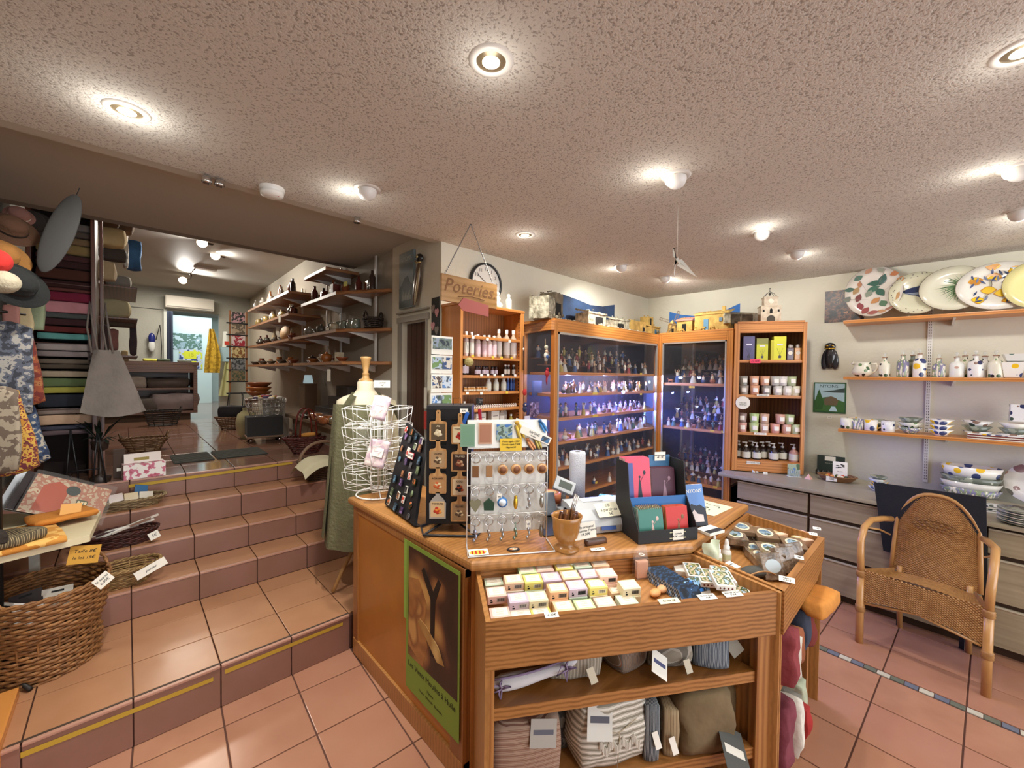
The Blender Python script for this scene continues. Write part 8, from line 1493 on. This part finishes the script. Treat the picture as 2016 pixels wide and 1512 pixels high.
# shelving on the shelf wall: front edge X, list of (y0,y1,z,label)
def wsh(y0,y1,z,label,x0=1.22,taper=0):
    t=thing('wall_shelf',label,'shelf',(0,0,z)); ye=y0
    pts=[(x0,y1),(1.50+.026*(y1-2.9),y1),(1.49+.026*(y0-2.9),y0),(1.47,y0),(x0,y0+taper)]; mb=MB(); mb.prism(pts,-.026,0); mb.build('board',SHELFW,t)
    n=max(2,int((y1-y0)/.5)); 
    for i in range(n):
        y=y0+(y1-y0)*(i+.6)/n; mb=MB(); mb.add([(x0+.05,y-.01,-.028),(1.50,y-.01,-.028),(1.50,y-.01,-.085),(x0+.05,y+.01,-.028),(1.50,y+.01,-.028),(1.50,y+.01,-.085)],[(0,1,2),(5,4,3),(0,3,4,1),(1,4,5,2),(2,5,3,0)]); mb.build('bracket',METALW,t)
    return t
wsh(3.58,4.16,2.445,'high short wooden shelf partly hidden by the sloping stair soffit'); wsh(2.93,4.24,2.205,'long upper wooden shelf ending at the stairs wall',taper=.42); wsh(2.93,4.52,1.905,'long lower wooden shelf with glass terrines',taper=.42); wsh(2.93,4.50,1.645,'lowest wooden shelf above the hearth ledge',taper=.3)
for z,l in ((2.40,'top'),(2.17,'second'),(1.905,'third'),(1.65,'lowest')): wsh(4.66,6.6,z,f'{l} wooden shelf of the far pottery shelving')
for i,y in enumerate((3.2,4.0,4.4,5.3,6.2)): t=thing('wall_upright',f'white shelf upright on the long wall of the upper room, {ORD[i]} from the stairs','upright',(1.484+.026*(y-2.9),y,UF)); MB().bevbox(-.014,.0,-.012,.012,.8,1.75,.002).build('rail',METALW,t)
# goods on those shelves
vz={'jar':[(.03,0),(.036,.01),(.036,.06),(.028,.07),(.03,.085)],'bowl':[(.03,0),(.055,.03),(.065,.045),(.06,.045),(.0,.01)],'vase':[(.025,0),(.045,.04),(.04,.09),(.018,.12),(.024,.14)],'pot':[(.035,0),(.05,.03),(.05,.07),(.042,.075),(.012,.085),(.01,.1)],'bot':[(.028,0),(.03,.1),(.012,.13),(.012,.16)],'box':[(.045,0),(.045,.09)]}
gc=[('8E4A2A','terracotta'),('C9B99A','cream'),('5A5A50','grey green'),('3A2A24','dark brown'),('A8642E','amber'),('9A9488','grey'),('B8A060','mustard'),('6A2A20','red brown')]; VM={}; NG={}
def good(x,y,z,k,c,where,s=1,g=None):
    if (k,c) not in VM: VM[(k,c)]=MB().lathe(vz[k],4 if k=='box' else 14,sm=k!='box').mesh(k,mat(gc[c][0],.25,coat=.5,noise=.2,nscale=30))
    o=put({'jar':'jar','bowl':'bowl','vase':'vase','pot':'lidded_pot','bot':'bottle','box':'box'}[k],VM[(k,c)],None,(x,y,z+.0006),rz=45 if k=='box' else 0); o.scale=(s,)*3; k2=NG[where]=NG.get(where,-1)+1; tag(o,f'{gc[c][1]} {dict(jar="stoneware jar",bowl="glazed bowl",vase="small vase",pot="lidded pot",bot="bottle",box="small box")[k]}, {ORD[k2]} from the stairs {where}',k if k!='bot' else 'bottle',g)
for nm,y0,y1,z,ks,cs,st in (('on the long upper shelf',3.05,4.15,2.205,['bot','jar','box','bot'],[3,0,5,3,7],.085),('on the long lower shelf',3.55,4.45,1.905,['pot','bowl','jar'],[1,2,1,5],.105),
  ('on the lowest shelf above the hearth',3.4,4.4,1.645,['bowl','box','bowl','pot'],[0,7,3,1,4],.12),('on the top far shelf',4.75,6.5,2.40,['bot','vase','jar','bot'],[3,1,4,0,5],.15),('on the second far shelf',4.75,6.5,2.17,['jar','pot','vase'],[7,1,2,3,6],.13),
  ('on the third far shelf',4.75,6.5,1.905,['bowl','jar','bot'],[7,1,2,0,3],.13),('on the lowest far shelf',4.75,6.5,1.65,['bowl','bowl','jar'],[0,4,1,6,2],.15)):
    y=y0; i=0
    while y<y1:
        sh=.10 if y<3.4 else 0
        good(1.29+sh+.05*((i*7)%3)/2,y+rnd.uniform(-.015,.015),z,ks[i%len(ks)],cs[(i*3+i//4)%len(cs)],nm,rnd.uniform(.75,1.05),'pottery '+nm); y+=st*rnd.uniform(.8,1.15); i+=1
gj=MB().lathe([(.03,0),(.036,.01),(.036,.06),(.026,.07),(.034,.078),(.02,.085),(.0,.09)],14,caps=False).mesh('jar',mat('7A8070',.08,coat=1,noise=.2,nscale=20))
for i in range(6): o=put('glass_terrine',gj,None,(1.33+.02*(i<2),3.26+.1*i,1.9056)); tag(o,f'clip-top glass terrine, {ORD[i]} from the right on the long lower shelf','jar','glass terrines on the long lower shelf')
basket(Vector((1.41,3.08,1.906)),'dark wicker basket of film-wrapped goods at the right end of the long lower shelf',.06,.08,.065,.10,.07,'2E2018',0,rings=5,nseg=32)
t=thing('chopping_board','pale round wooden chopping board leaning on the third far shelf','board',(1.27,4.95,1.98),rot=(r(80),0,r(-70))); MB().lathe([(0,0),(.075,0),(.075,.018),(0,.018)],22,caps=False).build('board',mat('CFA878',.5),t)
for i,(px,py,l) in enumerate(((681,559,'bright yellow price card on the long upper shelf edge'),(551,628,'white price card hanging from the second far shelf'),(645,648,'white price strip on the long lower shelf edge'),(648,739,'tilted white sheet hanging from the lowest shelf'))):
    P=onx(px,py,1.215); h=(.035,.07,.02,.10)[i]; t=thing('price_tag',l,'price tag',(1.212,P.y,P.z),-80); MB().box(-.025,.025,-.001,.001,-h/2,h/2).build('card',mat('D8D87A' if i==0 else 'E9E4D4',.8),t)
# hearth ledge
t=thing('hearth_ledge','low white plastered hearth ledge with stone top beside the stairs','ledge',(1.4,4.2,UF)); MB().box(-.05,.095,-.85,.80,0,.25).build('plaster_base',mat('A89C88',.9,bump=.3),t); MB().bevbox(-.12,.095,-.87,.82,.25,.285,.006).build('stone_top',mat('7A6450',.5),t); MB().box(-.056,-.05,-.85,.8,0,.07).build('skirting_tile',RM,t)
zl=UF+.286
t=thing('dark_chest','dark stepped wooden chest standing on the hearth ledge','chest',(1.42,3.95,zl)); MB().bevbox(-.07,.07,-.42,.30,0,.13,.004).build('lower_step',mat('241C18',.5),t); MB().bevbox(-.05,.07,-.42,.0,.13,.24,.004).build('middle_step',mat('2A201A',.5),t); MB().bevbox(-.03,.07,-.42,-.15,.24,.34,.004).build('top_step',mat('2A201A',.5),t)
t=thing('brown_column','brown square column with a pale blue lamp shade on the hearth ledge','lamp',(1.40,4.62,zl)); MB().bevbox(-.06,.06,-.09,.09,0,.34,.004).build('column',mat('5A4026',.6),t); MB().lathe([(.05,.345),(.035,.43)],18,caps=False).build('lamp_shade',mat('A9C0C4',.6,emit=.4),t)
for i,(y,c,l) in enumerate(((4.15,'A86A40','big film-wrapped terracotta dish on the hearth ledge'),(3.85,'9A5A34','second film-wrapped dish on the hearth ledge'),(3.60,'6A6048','dark packet at the near end of the hearth ledge'),(4.42,'1E1A1A','black flat case on the hearth ledge'))):
    o=put('wrapped_dish',soft(.16,.24,.07 if i<3 else .04,mat(c,.15,coat=.8,bump=.4,bscale=30),80+i,5,.5,.006),None,(1.36 if i!=1 else 1.33,y,zl)); tag(o,l,'dish')
# baskets by the stair head on the right
t=basket(Vector((1.20,3.60,.66)),'large round willow basket with a hooped handle on the upper step',.12,.10,.19,.14,.16,'6A5444',10,rings=10,handles=False,nseg=48,h2='4A3A2E')
MB().tube([(-.19*math.cos(PI*i/14),0,.15+.16*math.sin(PI*i/14)) for i in range(15)],.013,8).build('handle',mat('7A5E48',.6),t)
P=Vector((1.13,3.50,.825)); t=thing('linen_cloth','cream linen cloth draped over the round willow basket','cloth',P,12); mb=MB(); mb.grid(lambda u,v:((u-.5)*.34,(v-.5)*.26,.05-.35*abs(v-.45)**2-.25*(u-.5)**2*1.2+.012*math.sin(9*u)*v+.01*math.sin(13*v)),16,14); mb.build('cloth_body',mat('C9C0A0',.9,bump=.3,bscale=30),t)
t=basket(Vector((1.20,4.02,UF)),'dark red woven bag with tall loop handles at the stair head',.10,.07,.19,.12,.15,'5A1A12',0,rings=9,handles=False,nseg=48,h2='3A100C')
for y in (-.07,.07): MB().tube([(-.07*math.cos(PI*i/14),y,.15+.26*math.sin(PI*i/14)**.7) for i in range(15)],.008,6).build('handle',mat('6A1E12',.5),t)
MB().ell((.02,-.02,.17),.09,.03,.02,10,6).build('printed_fabric',mat('C98A3A',.8),t)
# trolley
C=gp(520,868); t=thing('trolley','grey fabric box on a wheeled dolly near the stairs','trolley',(C.x,C.y,UF),-5); MB().bevbox(-.17,.17,-.12,.12,.05,.07,.004).build('dolly_board',mat('8A6A50',.5),t); mb=MB(); mb.prism([(-.165,-.115),(.165,-.115),(.165,.115),(-.165,.115)],.07,.27); mb.build('fabric_box',mat('3A3A3A',.9,bump=.3),t)
for x in (-.13,.13):
    for y in (-.09,.09): MB().tube([(x-.012,y,.024),(x+.012,y,.024)],.024,12).build('wheel',CHROME,t)
t=thing('wire_basket','chrome wire basket heaped with lavender sachets on the dolly','basket',(C.x+.02,C.y,UF+.272),-5); mb=MB()
for k in range(5): mb.tube([((.15+.012*k)*math.cos(a),(.10+.008*k)*math.sin(a),.004+.045*k) for a in [2*PI*q/24 for q in range(24)]],.002,4,closed=True)
for q in range(26): a=2*PI*q/26; mb.tube([(.15*math.cos(a),.10*math.sin(a),.004),(.2*math.cos(a),.133*math.sin(a),.185)],.0018,4)
mb.build('wire_mesh',CHROME,t)
for i in range(26):
    a=i*2.4; q=.03+.14*((i*5)%9)/9; c=['4A3A5A','C9B9A0','A83A3A','6A5A7A','D8C060','E4DCD0'][i%6]; o=put('sachet',VM.setdefault(('s',c),soft(.055,.04,.03,mat(c,.8),i,3,.6,.003)),None,(C.x+.02+q*math.cos(a),C.y+q*.6*math.sin(a),UF+.44+.03*(1-q/.18)),rz=37*i); tag(o,f'{["dark violet","cream","red","grey lilac","yellow","off-white"][i%6]} scented sachet, {ORD[i]} in the wire basket heap','sachet','sachets heaped in the wire basket')
V=gp(492,838); t=thing('floor_vase','pale yellow-green glazed floor vase left of the trolley','vase',(.98,5.35,UF)); MB().lathe([(.06,0),(.10,.08),(.11,.18),(.09,.27),(.04,.31),(.045,.34)],22).build('vase_body',mat('A8A27A',.3,coat=.5),t)
t=thing('white_carton','stack of two white lettered cartons behind the trolley','carton',(1.25,5.3,UF)); MB().bevbox(-.12,.12,-.1,.1,0,.24,.003).build('lower_carton',mat('B9B2A6',.8),t); MB().bevbox(-.15,.08,-.1,.1,.24,.44,.003).build('upper_carton',mat('C4BEB2',.8),t)
basket(Vector((1.0,6.3,UF)),'brown wicker tray basket with white lining left of the vase',.12,.10,.19,.15,.16,'7A5A40',0,rings=8,handles=False,nseg=40); cloth(Vector((1.0,6.3,UF+.14)),'black net bag lying in the lined basket','bag',.28,.2,.16,mat('17151A',.9),seed=90,name='net_bag')
for i in range(3): o=put('terracotta_bowl',MB().lathe([(.05,0),(.13,.07),(.135,.085),(.125,.08),(0,.02)],22,caps=False).mesh('bowl',mat(['9A5A2A','B06A30','8A4A26'][i],.3,coat=.4)),None,(1.18,5.75,UF+.42+.055*i)); tag(o,f'amber glazed terracotta bowl, {["lowest","middle","topmost"][i]} of the nested stack','bowl','nested terracotta bowls')
t=thing('bowl_stand','small dark stand carrying the nested terracotta bowls','stand',(1.18,5.75,UF)); MB().bevbox(-.13,.13,-.13,.13,.39,.42,.003).build('stand_top',DARKW,t)
for x in (-.11,.11):
    for y in (-.11,.11): MB().bevbox(x-.012,x+.012,y-.012,y+.012,0,.39,.002).build('leg',DARKW,t)
# card rack
t=thing('card_rack','tall black rack of greeting cards with wooden uprights in the upper room','card rack',(1.13,6.9,UF))
for x in (-.07,.13): MB().bevbox(x-.01,x+.01,-.02,.02,.45,1.6,.003).build('upright',mat('9A6A44',.6),t)
for x in (-.11,.11):
    for y in (-.1,.1): MB().tube([(x,y,0),(x*.7,y*.3,.45)],.006,5).build('leg',BLACKM,t)
cc=[['C9A0A8','3A3A3A','D8D0C0'],['B9A890','6A6050','DCD4C4'],['E8D8D8','B03040','F0E8E0'],['D8C890','8A5A2A','EAE0C0'],['8A8E90','3E4446','C0C4C4'],['4E5A44','8A7A5A','2E3A30']]
for i in range(7):
    z=1.6-.165*i; MB().box(-.11,.14,-.035,.02,z-.18,z-.165).build('ledge',BLACKM,t)
    if i<6: t2=thing('greeting_card',f'illustrated greeting card, {ORD[i]} from the top of the tall rack','card',(1.16,6.865,UF+z-.164),group='greeting cards in the tall rack'); MB().box(-.085,.075,-.004,-.001,.0,.145).build('picture',blotch(cc[i],26,.5,seed=i),t2)
# far wall things
t=thing('air_conditioner','long white wall air conditioner above the kitchen opening','air conditioner',(.78,8.79,2.68)); MB().bevbox(-.32,.32,-.2,0,-.10,.10,.015).build('housing',mat('D4D2C8',.4),t); MB().box(-.3,.3,-.203,-.198,-.085,-.07).build('air_slot',mat('8A8880',.5),t)
struct(MB().box(.448,.485,8.74,8.80,UF,2.56).build('trim_6',mat('DDE8E4',.5)))
dd=D.objects.new('door_2',None); COL.objects.link(dd); dd.location=(1.05,11.9,UF); struct(dd); MB().bevbox(-.42,.42,-.02,.02,0,2.0,.004).build('door_leaf',mat('D8EAE4',.5),dd); MB().box(.36,.40,-.05,-.02,.95,.98).build('handle',CHROME,dd)
for i,(x,z,w,h,c,l) in enumerate(((.95,1.42,.60,.36,['C4D4D4','5A7A6A','9AB0B4','E0E8E4'],'wide planner sheet on the kitchen door'),(1.05,1.02,.42,.44,['D8D83A','C8CCD8','3A4A80','E4E4EC'],'yellow and blue lettered poster on the kitchen door'))):
    t=thing('wall_chart',l,'poster',(x+.03,11.87,UF+z)); MB().box(-w/2,w/2,-.003,0,-h/2,h/2).build('sheet',blotch(c,7,.6,seed=i),t)
    if i: 
        for zz in (-.12,.1): MB().box(-.12,.10,-.005,-.003,zz-.09,zz+.08).build('yellow_panel',mat('E4DC2A',.6),t); text('PROMO' if 0 else '15',.12,mat('B8B020',.6),t,(0,-.006,zz))
t=thing('dark_curtain','dark grey striped curtain hanging left of the kitchen door','curtain',(.62,11.6,UF)); mb=MB(); mb.grid(lambda u,v:((u-.5)*.26,.02*math.sin(26*u),2.05*v),30,2); mb.build('curtain_cloth',mat('3A3A44',.9),t); struct(MB().box(.50,.9,11.4,11.5,2.86,2.9).build('trim_7',mat('E4F4F8',.4,emit=3)))
t=thing('yellow_apron','yellow ochre patterned apron hanging in the kitchen opening','apron',(1.05,8.5,1.55)); mb=MB(); mb.grid(lambda u,v:((u-.5)*(.07+.15*min(1,v*1.6))+.02*math.sin(3*v),-.02*math.sin(12*u),.72-.74*v),16,16); mb.build('cloth_body',blotch(['C9A838','A88A2A','D8BC50'],22,.9),t); MB().tube([(0,0,.7),(0,.25,.78)],.004,5).build('hook_wire',CHROME,t)
t=thing('pale_towel','pale yellow-green towel hanging right of the yellow apron','towel',(1.28,8.6,1.15)); MB().grid(lambda u,v:((u-.5)*(.05+.10*v)-.05*v,-.02*math.sin(9*u),.60-.62*v),12,12).build('cloth_body',mat('C8CC9A',.9),t)
t=thing('white_carrier','white and red carrier bag with a light blue sign below on the right kitchen wall','bag',(1.27,8.6,2.0)); MB().box(-.09,.07,-.03,.0,-.27,-.03).build('blue_sign',mat('A8CCDC',.6),t); MB().grid(lambda u,v:((u-.5)*(.08+.04*v),-.03*math.sin(PI*u),.25-.27*v),8,8).build('bag_film',mat('E0E8E4',.6),t); MB().box(-.03,.04,-.035,-.03,.02,.08).build('red_motif',mat('C83A2A',.6),t)
t=thing('glue_bottle','blue and white electric appliance hanging on the left kitchen wall','appliance',(.30,8.72,1.95)); MB().ell((0,0,.12),.045,.03,.09,12,8).build('blue_cap',mat('1E2A7A',.3),t); MB().ell((0,0,-.0),.045,.03,.10,12,8).build('white_body',mat('DCE4E4',.3),t); MB().tube([(.05,0,.1),(.10,.0,.35),(.12,0,.0),(.11,0,-.25)],.006,5).build('cable',BLACKM,t)
t=thing('rear_counter','brown wooden packing counter with open shelves in the upper room','counter',(.36,8.2,UF)); CW=wood('6E4A30','4A2E1C',7); MB().bevbox(-.62,.46,-.28,.30,.83,.88,.005).build('worktop',CW,t)
MB().bevbox(.39,.44,-.27,.29,.10,.83,.004).build('side_board',CW,t); MB().bevbox(-.6,.39,-.26,.28,.46,.49,.003).build('shelf',CW,t); MB().bevbox(-.6,.42,-.26,.28,.10,.14,.003).build('shelf',CW,t); MB().box(-.6,.38,.26,.28,.1,.83).build('back_board',CW,t); MB().box(-.6,.36,-.2,.2,0,.1).build('plinth',mat('4A3828',.7),t); MB().bevbox(-.6,.40,-.28,-.26,.72,.83,.003).build('apron_board',CW,t)
for i,(x,z,w,h,c) in enumerate(((.18,.14,.55,.26,'8A7E80'),(-.2,.14,.35,.2,'5A5450'),(.1,.49,.5,.14,'4A403C'),(-.3,.49,.3,.16,'9A9088'))): cloth(Vector((.36+x,8.12,UF+z+.001)),f'{["large grey lilac","dark","dark folded","pale grey"][i]} fabric bundle on the {"lower" if z<.3 else "upper"} shelf of the packing counter','fabric',w,.34,h,mat(c,.95,noise=.2,nscale=8,bump=.5,bscale=12),rz=0,seed=95+i,name='fabric_bundle',amp=.02,frq=7)
for i,(x,c,l) in enumerate(((-.1,'C8CC5A','yellow and violet wrapping papers on the packing counter'),(.05,'4A5A48','green twig pile on the packing counter'),(.30,'8A9A94','glass dishes on the packing counter'))): cloth(Vector((.36+x,8.1,UF+.881)),l,'supplies',.16,.14,.04,mat(c,.7),rz=0,seed=99+i,name='supplies_pile')
basket(Vector((.12,5.1,UF)),'low brown wicker basket on the floor by the shelving end',.11,.09,.17,.13,.11,'7A5A38',0,rings=7,handles=True,nseg=40); basket(Vector((.36,7.3,UF)),'dark hooped basket in front of the packing counter',.15,.12,.20,.16,.20,'2A201C',0,rings=8,handles=True,nseg=40)
# ceiling spotlights of the upper room
for i,(px,py,l,y) in enumerate(((398,478,'large bright ceiling spotlight of the upper room',5.3),(424,503,'second ceiling spotlight turned to the right',5.8),(360,552,'third ceiling spotlight near the air conditioner',7.2))):
    P=ony(px,py,y); t=thing('ceiling_spotlight',l,'ceiling light',(P.x,P.y,2.90)); dz=P.z-2.90; MB().tube([(.10,.05,0),(.09,.05,dz*.5),(0,.03,dz+.02)],.008,6).build('arm',mat('5A5048',.5),t); d=Vector((-P.x,-P.y,1.55-P.z)).normalized(); q_=d.to_track_quat('Z','Y').to_matrix().to_4x4()
    mb=MB(); mb.T=Matrix.Translation((0,0,dz))@q_@Matrix.Rotation(r(8),4,'Y'); mb.lathe([(.035,-.09),(.050,-.02),(.052,0),(.047,.0)],20,caps=False); mb.build('shade',mat('B8A898',.5),t); mb=MB(); mb.T=Matrix.Translation((0,0,dz))@q_; mb.lathe([(.0,.0),(.046,-.002)],20,caps=False); mb.build('bulb',mat('FFF3DC',.3,emit=9),t)
    spot(P.x,P.y-.12,P.z,P.x+(-1.2,1.2,.3)[i],P.y-.4,2.9,26,(1,.95,.88),140); 
t=thing('ceiling_fan_mount','white ceiling fixture base beside the spotlights','ceiling light',(.75,6.6,2.90)); MB().bevbox(-.12,.12,-.05,.05,-.03,0,.006).build('base_plate',mat('B9ADA0',.5),t); MB().tube([(-.1,0,-.03),(-.16,0,-.12)],.006,5).build('arm',mat('4A4038',.5),t)
